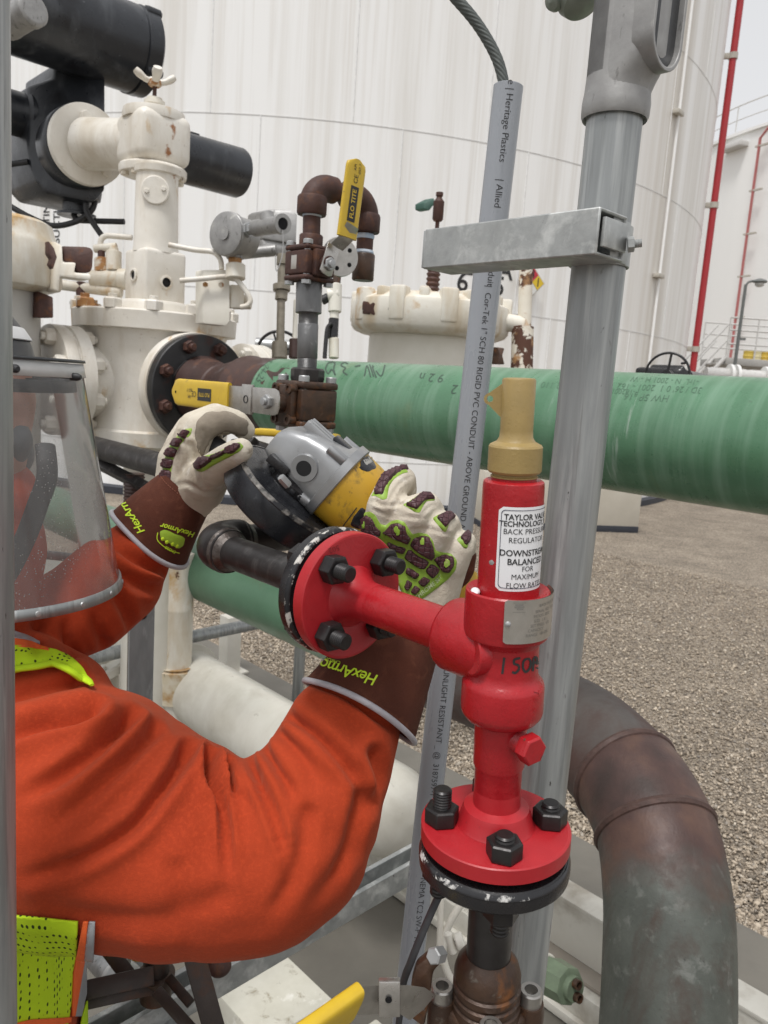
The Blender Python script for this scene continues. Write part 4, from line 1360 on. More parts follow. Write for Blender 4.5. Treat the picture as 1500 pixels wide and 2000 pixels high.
mb = MB(); mb.M = fr(P(478, 450, 2.36), P(498, 446, 2.33) - P(478, 450, 2.36)); mb.lathe([(.017, -.01), (.017, .008), (.022, .008), (.022, .024), (.017, .024), (.017, .05)], 6); mb.build('union', m_alu, JB)
mb = MB(); a_, b_ = P(498, 446, 2.33), P(553, 437, 2.22)
mb.M = fr(a_, b_ - a_); Lq = (b_ - a_).length
mb.lathe([(.022, 0), (.024, .004), (.024, Lq - .02), (.028, Lq - .016), (.028, Lq), (.017, Lq), (.015, Lq - .03), (0, Lq - .03)], 28); mb.build('outlet', m_castfit, JB)
mb = MB(); mb.M = fr(b_ - (b_ - a_).normalized() * .002, b_ - a_); mb.lathe([(.0155, 0), (0, 0)], 20); mb.build('outlet_hole', m_dark, JB)
mb = MB(); seg_(mb, (524, 436), (520, 416), 2.28, 14); mb.build('boss', m_castfit, JB)
SB = thing('switch_box', 'dark grey square instrument housing behind the junction box', 'instrument', P(548, 690, 2.55))
mb = MB(); pxprism(mb, [(516, 412), (530, 408), (570, 410), (582, 416), (580, 478), (515, 466)], 2.55, -A, .10, .008); mb.build('housing', m_castfit, SB)
mb = MB(); pxprism(mb, [(512, 466), (580, 476), (572, 494), (548, 500), (514, 486)], 2.56, -A, .09, .006); mb.build('base', m_castfit, SB)
mb = MB(); seg_(mb, (470, 496), (540, 488), 2.56, 11); mb.build('side_arm', m_castfit, SB)
mb = MB(); 
for a, b, hw in (((553, 498), (552, 518), 12), ((551, 518), (551, 556), 9), ((550, 556), (550, 568), 17), ((550, 568), (549, 586), 12), ((549, 586), (547, 690), 8), ((546, 668), (546, 700), 15)):
    seg_(mb, a, b, 2.55, hw, ch=.001)
mb.build('riser', MAT('bronze_riser', (.28, .25, .20), .45, .4, col2=(.20, .175, .135), nscale=40, bump=.1), SB)
mb = MB(); mb.tube([P(x, y, 2.2) for x, y in ((552, 450), (553, 470), (551, 500), (540, 530), (538, 498))], .0016, seg=6, sub=4); mb.build('chain', m_castfit, SB)
TB = thing('instrument_tube', 'thin cream vertical tube behind the grey threaded nipple', 'tube', P(577, 700, 2.6))
mb = MB(); seg_(mb, (578, 585), (574, 700), 2.6, 4.5); mb.build('tubing', m_whiteclean, TB)
mb = MB(); seg_(mb, (574, 662), (573, 700), 2.6, 9); mb.build('fitting', m_rustpipe, TB)
HW = thing('handwheel_valve', 'black rimmed handwheel and grey stem half hidden behind the green pipe end', 'valve', P(548, 700, 3.1))
hc = P(546, 692, 3.05); hv = (-B * .5 + A * .6).normalized()
Mh = fr(hc, hv, UP)
mb = MB(); mb.tube([Mh @ Vector((.088 * math.cos(2 * math.pi * k / 40), .088 * math.sin(2 * math.pi * k / 40), 0)) for k in range(40)], .006, seg=10, closed=True); mb.build('rim', m_black, HW)
mb = MB()
for k in range(5):
    a = rad(90 + 72 * k); mb.cyl(Mh @ Vector((.01 * math.cos(a), .01 * math.sin(a), 0)), Mh @ Vector((.088 * math.cos(a), .088 * math.sin(a), 0)), .004, seg=8)
mb.build('spokes', m_black, HW)
mb = MB(); seg_(mb, (500, 674), (600, 682), 3.15, 15); mb.build('gearbox', m_alu, HW)
mb = MB(); seg_(mb, (546, 692), (552, 696), 3.0, 9, 3.2); mb.build('hub', m_black, HW)

# ================================================================== vertical vent run: nipple, two ball valves, rusty loop
VX = Line(P(599, 740, 1.25), P(604, 555, 1.232))
def grip(root, pa, pb_, wdir, wid, thick, name='handle_grip', mat=None, r0=.6):
    """vinyl dipped lever grip between two points"""
    L = (pb_ - pa).length; M = fr(pa, pb_ - pa, wdir)
    rows = []; n = 20
    for i in range(n + 1):
        t = i / n; z = L * t
        e = min(1, max(0, (1 - t) / .10)); w_ = wid * (math.sqrt(max(0, 1 - (1 - e) ** 2)) * .75 + .25 if e < 1 else 1)
        row = []
        for k in range(24):
            a = 2 * math.pi * k / 24
            ca, sa = math.cos(a), math.sin(a)
            row.append((math.copysign(abs(ca) ** .5, ca) * w_, math.copysign(abs(sa) ** .55, sa) * thick, z))
        row.append(row[0]); rows.append(row)
    mb = MB(M); mb.grid(rows); mb.add([r for r in rows[0][:-1]], [list(range(24))]); mb.add([r for r in rows[-1][:-1]], [list(range(24))])
    return mb.build(name, mat or m_yellow, root, smooth=50)
NP = thing('pipe_nipple', 'grey threaded steel nipple and coupling between the two ball valves', 'pipe', VX.aty(740))
mb = MB(fr(VX.p0, VX.u))
t = VX.ty
mb.lathe([(.0150, t(742)), (.0150, t(736))] + threads(t(736), t(700), .0158) + [(.0163, t(699)), (.0163, t(634))] + threads(t(633), t(612), .0158) + [(.015, t(606))], 36)
mb.build('nipple', m_greysteel, NP)
vlathe([(612, 24.5), (611, 25.5), (554, 25.5), (552, 24.5)], VX, 40).build('coupling', m_greysteel, NP)

def ball_valve(root, c, h, half, stem_dir, mat, side, bolts=m_alu, bolt_r=.0085):
    """three piece ball valve: square end caps, body, through bolts"""
    M = fr(c, UP, side)
    mb = MB(M)
    mb.box((0, 0, 0), half * .99, half * .99, h * .335, .003, 3)
    mb.build('valve_body', mat, root, smooth=30)
    for s_ in (-1, 1):
        mb = MB(M)
        mb.box((0, 0, s_ * h * .42), half * 1.02, half * 1.02, h * .080, .004, 3)
        mb.lathe([(half * .62, s_ * h * .42), (half * .62, s_ * h * .62)] if s_ > 0 else [(half * .62, -h * .62), (half * .62, -h * .42)], 8)
        mb.build('end_cap', mat, root, smooth=30)
    for i in (-1, 1):
        for j in (-1, 1):
            p = Vector((i * half * .76, j * half * .76, 0))
            mb = MB(M); mb.lathe([(bolt_r * .7, -h * .5), (bolt_r * .7, h * .5)], 14)
            mb.lathe([(bolt_r, h * .495), (bolt_r, h * .60), (bolt_r * .85, h * .62), (0, h * .62)], 18)
            mb.lathe([(bolt_r, -h * .60), (bolt_r, -h * .495)], 6)
            for k in range(1): pass
            v0 = len(mb.v)
            for q in range(len(mb.v)): mb.v[q] = mb.v[q] + (M.to_3x3() @ p)
            mb.build('through_bolt', bolts, root, smooth=35)

# lower valve
bc = VX.aty(790)
BV = thing('ball_valve', 'brown ball valve with a yellow lever pointing left in front of the green pipe', 'ball valve', VX.aty(845))
bh = abs(VX.ty(740) - VX.ty(838)) * .92
ball_valve(BV, bc, bh, .0355, -B, m_rustvalve, A)
mb = MB(fr(bc + UP * bh * .5, UP)); mb.lathe([(.026, 0), (.027, .004), (.027, .018), (.024, .021), (.019, .021)], 8); mb.build('hex_end', m_darksteel, BV)
mb = MB(); mb.cyl(bc - UP * bh * .55, bc - UP * .30, .0165, seg=28); mb.build('lower_nipple', m_rust, BV)
mb = MB(fr(bc - UP * .33, UP)); mb.lathe([(.018, 0), (.021, .002), (.021, .034), (.018, .036)], 24); mb.build('end_plug', m_rust, BV)
sc_ = bc - B * .030
mb = MB(fr(sc_, -B, UP)); mb.box((0, 0, .012), .030, .024, .006, .003); mb.lathe([(.014, .0), (.014, .04)], 20); mb.build('stem_pad', m_rustvalve, BV)
for i in (-1, 1):
    for j in (-1, 1):
        q = fr(sc_, -B, UP) @ Vector((i * .024, j * .0175, .017)); mb = MB(fr(q, -B)); mb.lathe([(.008, -.01), (.008, .003), (.0045, .003), (.0045, -.002), (0, -.002)], 16)
        mb.build('pad_lug', m_rustvalve, BV)
st = bc - B * .071 + UP * .002
mb = MB(fr(st, -B, A)); 
w0 = .0205
mb.prism([(.022, -w0 * .85), (.026, -w0 * .4), (.026, w0 * .4), (.022, w0 * .85), (.012, w0), (-.120, w0 * .93), (-.120, -w0 * .93), (.012, -w0)], -.0014, .0014, .0004)
lv = mb.build('lever_plate', m_steel, BV)
mb = MB(fr(st - A * .060, -B, A)); mb.box((0, 0, 0), .0135, w0 * 1.14, .0034, .001); mb.build('lock_slide', m_steel, BV)
mb = MB(fr(st - A * .060 - B * .0036, -B, A)); mb.lathe([(.0058, 0), (.0064, .0006), (.0052, .0006), (.0052, -.001)], 20, caps=False); mb.build('slide_hole', m_dark, BV)
bolt_at(BV, st - B * .0014, -B, .0115, .007, m_alu, 'stem_nut', .005, .55)
gp = grip(BV, st - A * .113, st - A * .298, UP, w0 * 1.16, .0046)
mb = MB(fr(st - A * .284 - B * .0049, -B, A)); mb.lathe([(.0026, 0), (0, 0)], 14); mb.build('hang_hole', m_dark, BV)
def grip_text(par, cen, xdir, ydir, nrm, rows):
    mb = MB()
    for t_, x0, y0, sz, bold in rows:
        mb.text(t_, sz, lambda x, y: cen + xdir * (x0 + x) + ydir * (y0 + y) + nrm * .0003, bold=bold)
    return sub_build(mb, 'printed_marks', m_ink, par, smooth=0)
gc = st - A * .185 - B * .0048
mb = MB(fr(gc, -B, A)); mb.prism([(.022, -.0105), (.022, .0105), (-.022, .0105), (-.022, -.0105)], 0, .0003); sub_build(mb, 'brand_panel', m_ink, gp)
grip_text(gp, gc - B * .0004, -A, -UP, -B, [('CE', .034, 0, .013, .0), ('API', .049, .005, .008, 0), ('607-7', .049, -.006, .008, 0)])
mb = MB(); mb.text('FLO TITE', .0088, lambda x, y: gc - B * .0007 - A * (x + -.0005) - UP * y, bold=.02); sub_build(mb, 'brand_lettering', m_yellow, gp, smooth=0)

# upper valve
UVc = VX.aty(517); uh = abs(VX.ty(480) - VX.ty(553)) * .95
UV = thing('ball_valve', 'dark red brown ball valve with a yellow lever standing upright', 'ball valve', VX.aty(553))
ball_valve(UV, UVc, uh, .0285, A, m_rust, A, bolt_r=.0075)
mb = MB(fr(UVc + UP * uh * .5, UP)); mb.lathe([(.0185, 0), (.0185, .016), (.017, .018)], 28); mb.build('upper_hub', m_rust, UV)
q = P(583, 514, 1.195)
mb = MB(fr(UVc + (-B) * .0276 + A * -.004, -B, UP)); mb.box((0, 0, 0), .0105, .007, .0007, .0003); mb.build('rating_plate', m_plate, UV)
us = UVc + A * .046 - UP * .002
mb = MB(fr(UVc + A * .026, A, UP)); mb.box((0, 0, .006), .020, .017, .006, .003); mb.lathe([(.010, 0), (.010, .024)], 18); mb.build('stem_pad', m_rust, UV)
la, lb_ = us, P(697, 312, 1.20)
ldir = (P(672, 455, proj(us)[2] - .01) - us); ldir.normalize()
lx = A.cross(ldir).normalized()
mb = MB(fr(us, A, ldir)); mb.prism([(-.014, -.012), (-.017, -.006), (-.017, .006), (-.014, .012), (.030, .012), (.030, -.012)], -.0014, .0014, .0004); mb.build('lever_plate', m_steel, UV)
k0 = us + ldir * .028; k1 = k0 + (ldir * .6 + A * .5).normalized() * .022
mb = MB(); mb.tube([k0, lerp(k0, k1, .5), k1, k1 + ldir * .02], .0125, seg=4, sx=.12, up=A); mb.build('lever_neck', m_steel, UV)
bolt_at(UV, us + A * .0014, A, .0105, .006, m_alu, 'stem_nut', .004, .55)
gt = P(697, 312, proj(k1)[2] - .012)
gu = grip(UV, k1, gt, A.cross((gt - k1)).normalized(), .0185, .004)
gd = (gt - k1).normalized(); gn = (CAM - k1); gn = (gn - gd * gn.dot(gd)).normalized()
wv = A.cross(gd).normalized(); gnn = gd.cross(wv).normalized()
if gnn.dot(CAM - k1) < 0: gnn = -gnn
lw = gd.cross(gnn).normalized()
gm = lerp(k1, gt, .43) + gnn * .0043
mb = MB(fr(gm, gnn, gd)); mb.prism([(.0255, -.0075), (.0255, .0075), (-.0255, .0075), (-.0255, -.0075)], 0, .0003); sub_build(mb, 'brand_panel', m_ink, gu)
# text runs up the lever
ty_ = gnn.cross(gd).normalized()
mb = MB(); mb.text('FLO TITE', .0105, lambda x, y: gm + gnn * .0006 + gd * x + ty_ * y, bold=.02); sub_build(mb, 'brand_lettering', m_yellow, gu, smooth=0)
grip_text(gu, gm + gnn * .0002, gd, ty_, gnn, [('CE', .036, .0, .011, 0), ('API', .052, .004, .0065, 0), ('607-7', .052, -.005, .0065, 0)])
# round stainless gauge back and the rusty loop
RD = P(664, 502, 1.26)
RG = thing('round_tag', 'round stainless plate with holes hanging behind the upright yellow lever', 'plate', RD)
mb = MB(fr(RD, A + -B * .35)); mb.lathe([(.030, -.003), (.031, 0), (.030, .003), (.004, .003)], 40); mb.build('disc', m_steel, RG)
for k in range(5):
    a = rad(20 + 72 * k); q = fr(RD, A - B * .35) @ Vector((.019 * math.cos(a), .019 * math.sin(a), .0034)); mb = MB(fr(q, A - B * .35)); mb.lathe([(.0036, 0), (0, 0)], 14); mb.build('hole', m_dark, RG)
LPth = [(608, 470), (609, 440), (611, 400)]
RL = thing('rusty_pipe_loop', 'dark rusty pipe loop with two elbows above the upper ball valve', 'pipe', P(608, 470, 1.235))
n0, n1 = P(608, 470, 1.235), P(609.5, 400, 1.232)
n2 = P(612, 384, 1.23)
o2 = n2 + B * .118
o1 = o2 - UP * .02; o0 = o2 - UP * .10
mb = MB(); mb.cyl(n0, n1, .0140, seg=26); mb.build('nipple', m_rust, RL)
m_tape = MAT('thread_tape_white', (.62, .64, .66), .6, col2=(.30, .42, .58), nscale=40, bump=.4, bscale=200)
for q in (P(608, 467, 1.235), P(609.5, 420, 1.233)):
    mb = MB(fr(q, UP)); mb.lathe([(.0145, -.003), (.0155, -.001), (.0150, .003), (.0143, .0045)], 24, caps=False); mb.build('thread_tape', m_tape, RL)
R_ = .030
def elbow_pts(c_in, d_in, d_out, R, n=10):
    cc = c_in + d_out * R
    return [cc - d_out * R * math.cos(a) + d_in * R * math.sin(a) for a in [math.pi / 2 * k / n for k in range(n + 1)]]
e0_ = n1
mb = MB(); mb.tube([e0_ - UP * .0, ] + elbow_pts(e0_, UP, B, R_) + [e0_ + UP * R_ + B * (R_ + .012)], .0205, seg=30); mb.build('elbow', m_rust, RL)
mb = MB(fr(e0_ - UP * .012, UP)); mb.lathe([(.022, -.004), (.0235, -.001), (.0235, .022), (.0215, .025)], 32); mb.build('elbow_band', m_rust, RL)
h_ = e0_ + UP * R_
mb = MB(); mb.cyl(h_ + B * .03, h_ + B * .11, .0150, seg=24); mb.build('nipple', m_rust, RL)
ec = h_ + B * .085
el2 = elbow_pts(ec, B, -UP, R_)
mb = MB(); mb.tube([ec - B * .014] + el2 + [el2[-1] - UP * .004], .0205, seg=30); mb.build('elbow', m_rust, RL)
mb = MB(fr(ec - B * .014, B)); mb.lathe([(.022, -.004), (.0235, -.001), (.0235, .014), (.0215, .017)], 32); mb.build('elbow_band', m_rust, RL)
dn = el2[-1]
mb = MB(fr(dn + UP * .004, -UP)); mb.lathe([(.0215, -.004), (.0235, 0), (.0235, .024), (.022, .026)], 32); mb.build('elbow_band', m_rust, RL)
mb = MB(); mb.cyl(dn - UP * .02, dn - UP * .07, .0140, seg=24); mb.build('nipple', m_rust, RL)
mb = MB(fr(dn - UP * .028, UP)); mb.lathe([(.0145, -.004), (.0158, 0), (.0145, .004)], 24, caps=False); mb.build('thread_tape', m_tape, RL)
mb = MB(fr(dn - UP * .054, UP)); mb.lathe([(.0145, -.004), (.0162, 0), (.0145, .004)], 24, caps=False); mb.build('thread_tape', m_tape, RL)
mb = MB(fr(dn - UP * .098, UP)); mb.lathe([(.017, -.002), (.0185, 0), (.0185, .040), (.017, .042)], 30); mb.build('end_coupling', m_rustvalve, RL)

# small white sample valve behind the loop
SV = thing('sample_valve', 'small white valve with black lever on a thin riser behind the grey nipple', 'valve', P(653, 700, 2.2))
for nm, mt, segs in (('valve_body', m_whiteclean, [((655, 555), (654, 610), 13), ((640, 578), (662, 574), 13)]), ('riser', m_whiteclean, [((653, 608), (653, 624), 9)]), ('gland', m_black, [((652, 622), (650, 662), 10)]),
                     ('riser', m_white2, [((652, 660), (652, 700), 10)]), ('stem', m_rustvalve, [((660, 520), (657, 556), 8)]), ('handle', m_black, [((628, 588), (642, 580), 9)])):
    for a, b, hw in segs:
        mb = MB(); seg_(mb, a, b, 2.2, hw); mb.build(nm, mt, SV)
mb = MB(); mb.tube([P(x, y, 2.18) for x, y in ((648, 632), (640, 640), (637, 660), (634, 700))], .006, seg=8, sub=4); mb.build('lever', m_black, SV)

# ================================================================== right white bonnet with the rusty relief stack
RV = VL(838, 650, 3.1)
RW = thing('relief_valve', 'broad white capped valve with rust holes behind the green pipe and conduit', 'valve', RV.at(RV.ty(740)))
vlathe([(660, 132), (654, 147), (646, 153), (604, 154), (598, 152), (592, 140), (584, 126), (580, 80), (582, 30), (576, 14), (570, 12)], RV, 64).build('bonnet', m_white2, RW)
vlathe([(760, 116), (657, 116)], RV, 48).build('column', m_whiteclean, RW)
for k in range(10):
    a = rad(10 + 36 * k)
    tq = RV.at(RV.ty(584)); dv = Vector((math.cos(a), math.sin(a), 0))
    mb = MB(fr(tq, UP, dv)); mb.box((.20, 0, -.008), .09, .018, .022, .008, 2)
    mb.build('bonnet_rib', m_white2, RW)
for k in range(10):
    a = rad(28 + 36 * k); dv = Vector((math.cos(a), math.sin(a), 0)); q0_, q1_ = RV.ty(640), RV.ty(578)
    mb = MB(fr(RV.at((q0_ + q1_) / 2), UP, dv)); mb.box((.288, 0, 0), .028, .032, abs(q1_ - q0_) / 2, .010, 2)
    mb.build('bolt_lug', m_white2, RW)
for px, py, wx, wy in ((718, 602, 15, 15), (767, 611, 9, 11)):
    mb = MB()
    q = P(px, py, 2.82)
    bv = vlathe([(660, 132), (646, 153), (604, 154), (592, 140)], RV, 96).bvh()
    pad_on(mb, bv, [(px - wx, py - wy), (px - wx * .2, py - wy * .9), (px + wx, py - wy * .7), (px + wx * .8, py), (px + wx * 1.0, py + wy * .9), (px, py + wy * .8), (px - wx * .8, py + wy * .7)], .004, step=4)
    mb.build('rust_hole', m_rust, RW)
mb = MB(fr(RV.at(RV.ty(572)), UP)); tt = lambda y: RV.ty(y) - RV.ty(572)
mb.lathe([(.026, -.01), (.022, .004)] + [(.022 + (.006 if k % 2 else 0), .006 + k * (tt(512) - .006) / 12) for k in range(13)], 20); mb.build('spring_stack', m_rust, RW)
mb = MB(fr(RV.at(RV.ty(512)), UP)); L1 = tt(378) - tt(512)
z2 = lambda y: tt(y) - tt(512)
mb.lathe([(.008, 0), (.008, z2(432))], 12)
mb.lathe([(.016, z2(432)), (.021, z2(428)), (.021, z2(394)), (.012, z2(388)), (.010, z2(384)), (.014, z2(383)), (.014, z2(376))], 20); mb.build('relief_stem', m_rust, RW)
mb = MB(); pxprism(mb, [(828, 396), (848, 386), (850, 398), (838, 412), (828, 408)], 3.06, -A, .05, .004); mb.build('green_lever', MAT('oxidised_green', (.045, .11, .085), .6), RW)
mb = MB(); seg_(mb, (984, 628), (1022, 636), 3.0, 17); mb.build('side_arm', m_white2, RW)
mb = MB(); pxprism(mb, [(972, 678), (986, 680), (982, 694), (986, 712), (972, 712), (976, 694)], 2.9, -A, .05, .003); mb.build('rusty_clamp', m_rustvalve, RW)
m_half = MAT('half_rusted_post', (.70, .66, .57), .55, col2=(.62, .56, .46), nscale=12, bump=.3, bscale=60, patches=[((.085, .035, .02), 8, .545, .012, .85), ((.40, .22, .09), 9, .60, .05, .7)])
RP = thing('rusted_post', 'white painted post flaking to dark rust in front of the hazard diamond', 'post', P(1020, 720, 3.0))
mb = MB(); mb.cyl(P(1020, 760, 3.0), P(1028, 512, 3.0), .026, seg=24); mb.build('tube', m_half, RP)
mb = MB(); mb.cyl(P(1018, 760, 2.99), P(1021, 640, 2.99), .042, seg=24); mb.build('sleeve', m_half, RP)

# black handwheel over the green pipe at the right
HC = P(1303, 732, 2.6)
H2 = thing('handwheel_valve', 'black spoked handwheel peeping over the green pipe at the right', 'valve', HC)
hn = ((CAM - HC).normalized() + A * -.25).normalized(); hn.z = 0
Mh = fr(HC, hn, UP)
rW = 42 * 2.6 / F
mb = MB(); mb.tube([Mh @ Vector((rW * math.cos(2 * math.pi * k / 48), rW * math.sin(2 * math.pi * k / 48), 0)) for k in range(48)], .0042, seg=10, closed=True); mb.build('rim', m_black, H2)
mb = MB()
for k in range(3):
    a = rad(-5 + 120 * k) ; mb.cyl(Mh @ Vector((0, 0, 0)), Mh @ Vector((rW * math.cos(a), rW * math.sin(a), 0)), .0042, seg=8)
mb.build('spokes', m_black, H2)
mb = MB(Mh); mb.lathe([(.016, -.03), (.016, .012)], 18); mb.build('hub', m_black, H2)
mb = MB(); pxprism(mb, [(1304, 720), (1315, 718), (1318, 724), (1330, 722), (1336, 712), (1342, 722), (1354, 726), (1354, 745), (1300, 745)], 2.66, -A, .12, .006); mb.build('gearbox', m_black, H2)
mb = MB(); seg_(mb, (1330, 710), (1342, 708), 2.66, 2.5); mb.build('pin', m_black, H2)
mb = MB(); mb.cyl(P(1330, 738, 2.7), P(1330, 738, 2.7) - A * .1 + B * .5, .03, seg=20); mb.build('extension', m_black, H2)
# ================================================================== low pipework, rails, stands
# white skid beam along the grid
b0 = PZ(767, 1551, .27)
SKB = thing('skid_beam', 'white painted steel skid beam lying along the slab edge', 'beam', b0)
Mb = fr(b0, A, UP)
sy = 1 if (Mb.to_3x3() @ Vector((0, 1, 0))).dot(B) > 0 else -1
m_beam = MAT('dirty_beam_white', (.66, .64, .575), .5, col2=(.58, .555, .49), nscale=6, bump=.15, bscale=60, patches=[((.34, .30, .24), 5, .62, .10, .6), ((.30, .18, .08), 20, .73, .03, .7)])
def bbox(name, b_lo, b_hi, z_lo, z_hi, l0=-1.6, l1=2.2, mat=None):
    mb = MB(Mb); mb.box(((z_lo + z_hi) / 2 - .27, sy * (b_lo + b_hi) / 2, (l0 + l1) / 2), (z_hi - z_lo) / 2, (b_hi - b_lo) / 2, (l1 - l0) / 2, .002)
    return mb.build(name, mat or m_beam, SKB)
bbox('top_flange', 0, .085, .258, .27)
bbox('web', .006, .020, .112, .257)
bbox('ledge', -.050, .10, .098, .111, mat=MAT('stained_ledge', (.33, .29, .245), .6, col2=(.26, .23, .19), nscale=6))
bbox('bottom_flange', -.085, -.051, .03, .10)
bbox('sole_plate', -.10, .10, .004, .029)

# big white pipe with a domed end
wd = 2.5
W1 = lambda px: P(px, 651.7 + .63 * (px + 716), d_on_A(px, 600, wd))
w0, w1 = W1(352), W1(752)
WP = thing('white_pipe', 'fat white pipe with a domed end lying low behind the worker arm', 'pipe', w1)
m_wpipe = MAT('scuffed_white_pipe', (.66, .64, .575), .45, col2=(.585, .56, .49), nscale=7, bump=.25, bscale=40, rotz=ANG_A, patches=[((.56, .53, .465), 9, .60, .12, .55, (2, .7, .7)), ((.50, .47, .40), 5, .6, .1, .55), ((.40, .37, .32), 26, .69, .05, .6)])
mb = MB(fr(w0, A)); Lw = (w1 - w0).length; r = .130
mb.lathe([(r, 0), (r, Lw * .5), (r, Lw), (r * .99, Lw + .03), (r * .93, Lw + .055), (r * .80, Lw + .08), (r * .6, Lw + .098), (r * .35, Lw + .108), (0, Lw + .112)], 64); mb.build('pipe', m_wpipe, WP)
mb = MB(fr(w0 + A * .05, A)); mb.lathe([(r, -.02), (r + .022, -.018), (r + .022, .0), (r, .002)], 64); mb.build('pipe_flange', m_wpipe, WP)
for k in (.25, .85):
    q = lerp(w0, w1, k)
    mb = MB(fr(Vector((q.x, q.y, 0)), UP, A)); mb.box((0, 0, (q.z - r * .7) / 2), .03, .05, (q.z - r * .7) / 2, .004); mb.build('saddle', m_wpipe, WP)

# post that carries the lower green pipe
SPp = VL(345, 1250, 2.90)
gb = Vector((SPp.p0.x, SPp.p0.y, 0))
GS = thing('pipe_support', 'white tubular post with rusty collar holding up the lower green pipe', 'pipe support', gb)
vlathe([(1300, 30), (1190, 30), (1186, 31), (1183, 30), (1080, 30)], SPp, 36).build('upper_tube', m_white2, GS)
vlathe([(1368, 31), (1366, 37), (1332, 38), (1304, 40), (1298, 38), (1299, 30)], SPp, 36).build('collar', MAT('rusty_cream_collar', (.70, .66, .57), .5, col2=(.55, .45, .28), nscale=14, bump=.3, bscale=60, patches=[((.40, .22, .07), 14, .58, .08, .6), (RUST, 22, .64, .012, .8)]), GS)
mb = MB(); mb.cyl(gb, SPp.aty(1366), 31 * 2.95 / F, seg=32); mb.build('lower_tube', m_whiteclean, GS)
# square white posts
for k, (px, py, top, lab) in enumerate(((447, 1312, 1196, 'white square post standing on gravel right of the strut post'), (235, 1425, 1150, 'white square leg just left of the strut post behind the worker'))):
    q = PZ(px, py, 0)
    t_ = thing('support_leg', lab, 'support post', q)
    dq = proj(q)[2]; zt = P(px, top, dq).z
    hw = 22 * dq / F * .7
    mb = MB(fr(q, UP, A)); mb.box((0, 0, zt / 2), hw, hw, zt / 2, .004); mb.build('post', m_whiteclean, t_)
    mb = MB(fr(q, UP, A)); mb.box((0, 0, .006), hw * 1.8, hw * 1.8, .006, .002); mb.build('base_plate', m_whiteclean, t_)
q = P(185, 1292, 3.0)
DF = thing('white_flange', 'broad white blind flange low down behind the worker shoulder', 'flange', q)
mb = MB(fr(q, (B * -.3 + UP * .9))); mb.lathe([(.13, -.03), (.14, -.024), (.14, .004), (.134, .01), (.08, .012), (.08, .03), (0, .034)], 44); mb.build('disc', m_whiteclean, DF)
mb = MB(); mb.cyl((q.x, q.y, 0), q, .09, seg=28); mb.build('riser', m_whiteclean, DF)
for k in range(6):
    a = rad(60 * k + 10); qq = fr(q, (B * -.3 + UP * .9)) @ Vector((.11 * math.cos(a), .11 * math.sin(a), .012)); bolt_at(DF, qq, (B * -.3 + UP * .9), .013, .014, m_whiteclean, 'flange_bolt')

# galvanised strut post with a hole
sp = P(276, 1290, 1.35)
SPo = thing('strut_post', 'upright galvanised strut post with a round hole behind the worker arms', 'strut post', (sp.x, sp.y, 0))
fd = (CAM - sp); fd.z = 0; fd.normalize(); fd = (fd + A * .12).normalized()
zt = P(282, 1010, 1.33).z
Mq = fr((sp.x, sp.y, 0), UP, fd)
mb = MB(Mq); mb.prism([(x, y) for x, y in [(.0, -.0205), (.0, .0205), (-.041, .0205), (-.041, .012), (-.038, .012), (-.038, .0178), (-.0026, .0178), (-.0026, -.0178), (-.038, -.0178), (-.038, -.012), (-.041, -.012), (-.041, -.0205)]], 0, zt)
m_galvdark = MAT('dull_zinc', (.25, .26, .262), .45, .55, col2=(.17, .178, .18), nscale=40, stretch=(1, 1, .25), bump=.1, bscale=100, patches=[((.37, .38, .38), 40, .64, .07, .5, (1, 1, .2))])
mb.build('channel', m_galvdark, SPo, bevel=.001)
for py in (1197,):
    q = P(276, py, 1.35)
    mb = MB(fr(Vector((sp.x, sp.y, q.z)) + fd * .0006, fd)); mb.lathe([(.0075, 0), (0, 0)], 20); mb.build('slot_hole', m_dark, SPo)
# galvanised rail across, along the grid
r0, r1 = P(150, 1290, 2.8), P(480, 1222, 3.3)
rd_ = (r1 - r0).normalized()
RLp = thing('pipe_rail', 'thin galvanised pipe rail crossing behind the white tubular post', 'rail', r0)
mb = MB(); mb.cyl(r0, r1 + rd_ * .35, .0255, seg=24); mb.build('pipe', m_galv, RLp)
q = r1 + rd_ * .30; mb = MB(); mb.cyl((q.x, q.y, 0), q, .0255, seg=20); mb.build('post', m_galv, RLp)
mb = MB(fr(r0, -rd_)); mb.lathe([(.034, -.05), (.036, -.04), (.036, .0), (.05, .02), (.055, .06), (.05, .11), (.03, .14)], 28); mb.build('end_fitting', m_castfit, RLp)
# dark pipe and threaded jack behind the left glove
u0, u1 = P(165, 868, 2.4), P(360, 921, 2.0)
DPp = thing('dark_pipe', 'dark grey support pipe with a threaded jack behind the left glove', 'pipe', u0)
mb = MB(); mb.cyl(u0, u1 + (u1 - u0) * .2, .033, seg=28); mb.build('pipe', m_darksteel, DPp)
mb = MB(); mb.cyl(P(160, 888, 2.35), P(300, 960, 2.25), .020, seg=4); mb.build('angle_bar', m_darksteel, DPp)
jl = VL(262, 950, 2.3)
mb = MB(fr(jl.p0, UP)); mb.lathe(threads(jl.ty(1060), jl.ty(925), .031, .010, .004), 28); mb.build('jack_screw', m_rustpipe, DPp)
mb = MB(); mb.cyl((jl.p0.x, jl.p0.y, 0), jl.aty(1058), .011, seg=20); mb.build('jack_tube', m_rustpipe, DPp)
mb = MB(); seg_(mb, (335, 915), (372, 888), 2.2, 22); mb.build('cross_pipe', m_darksteel, DPp)
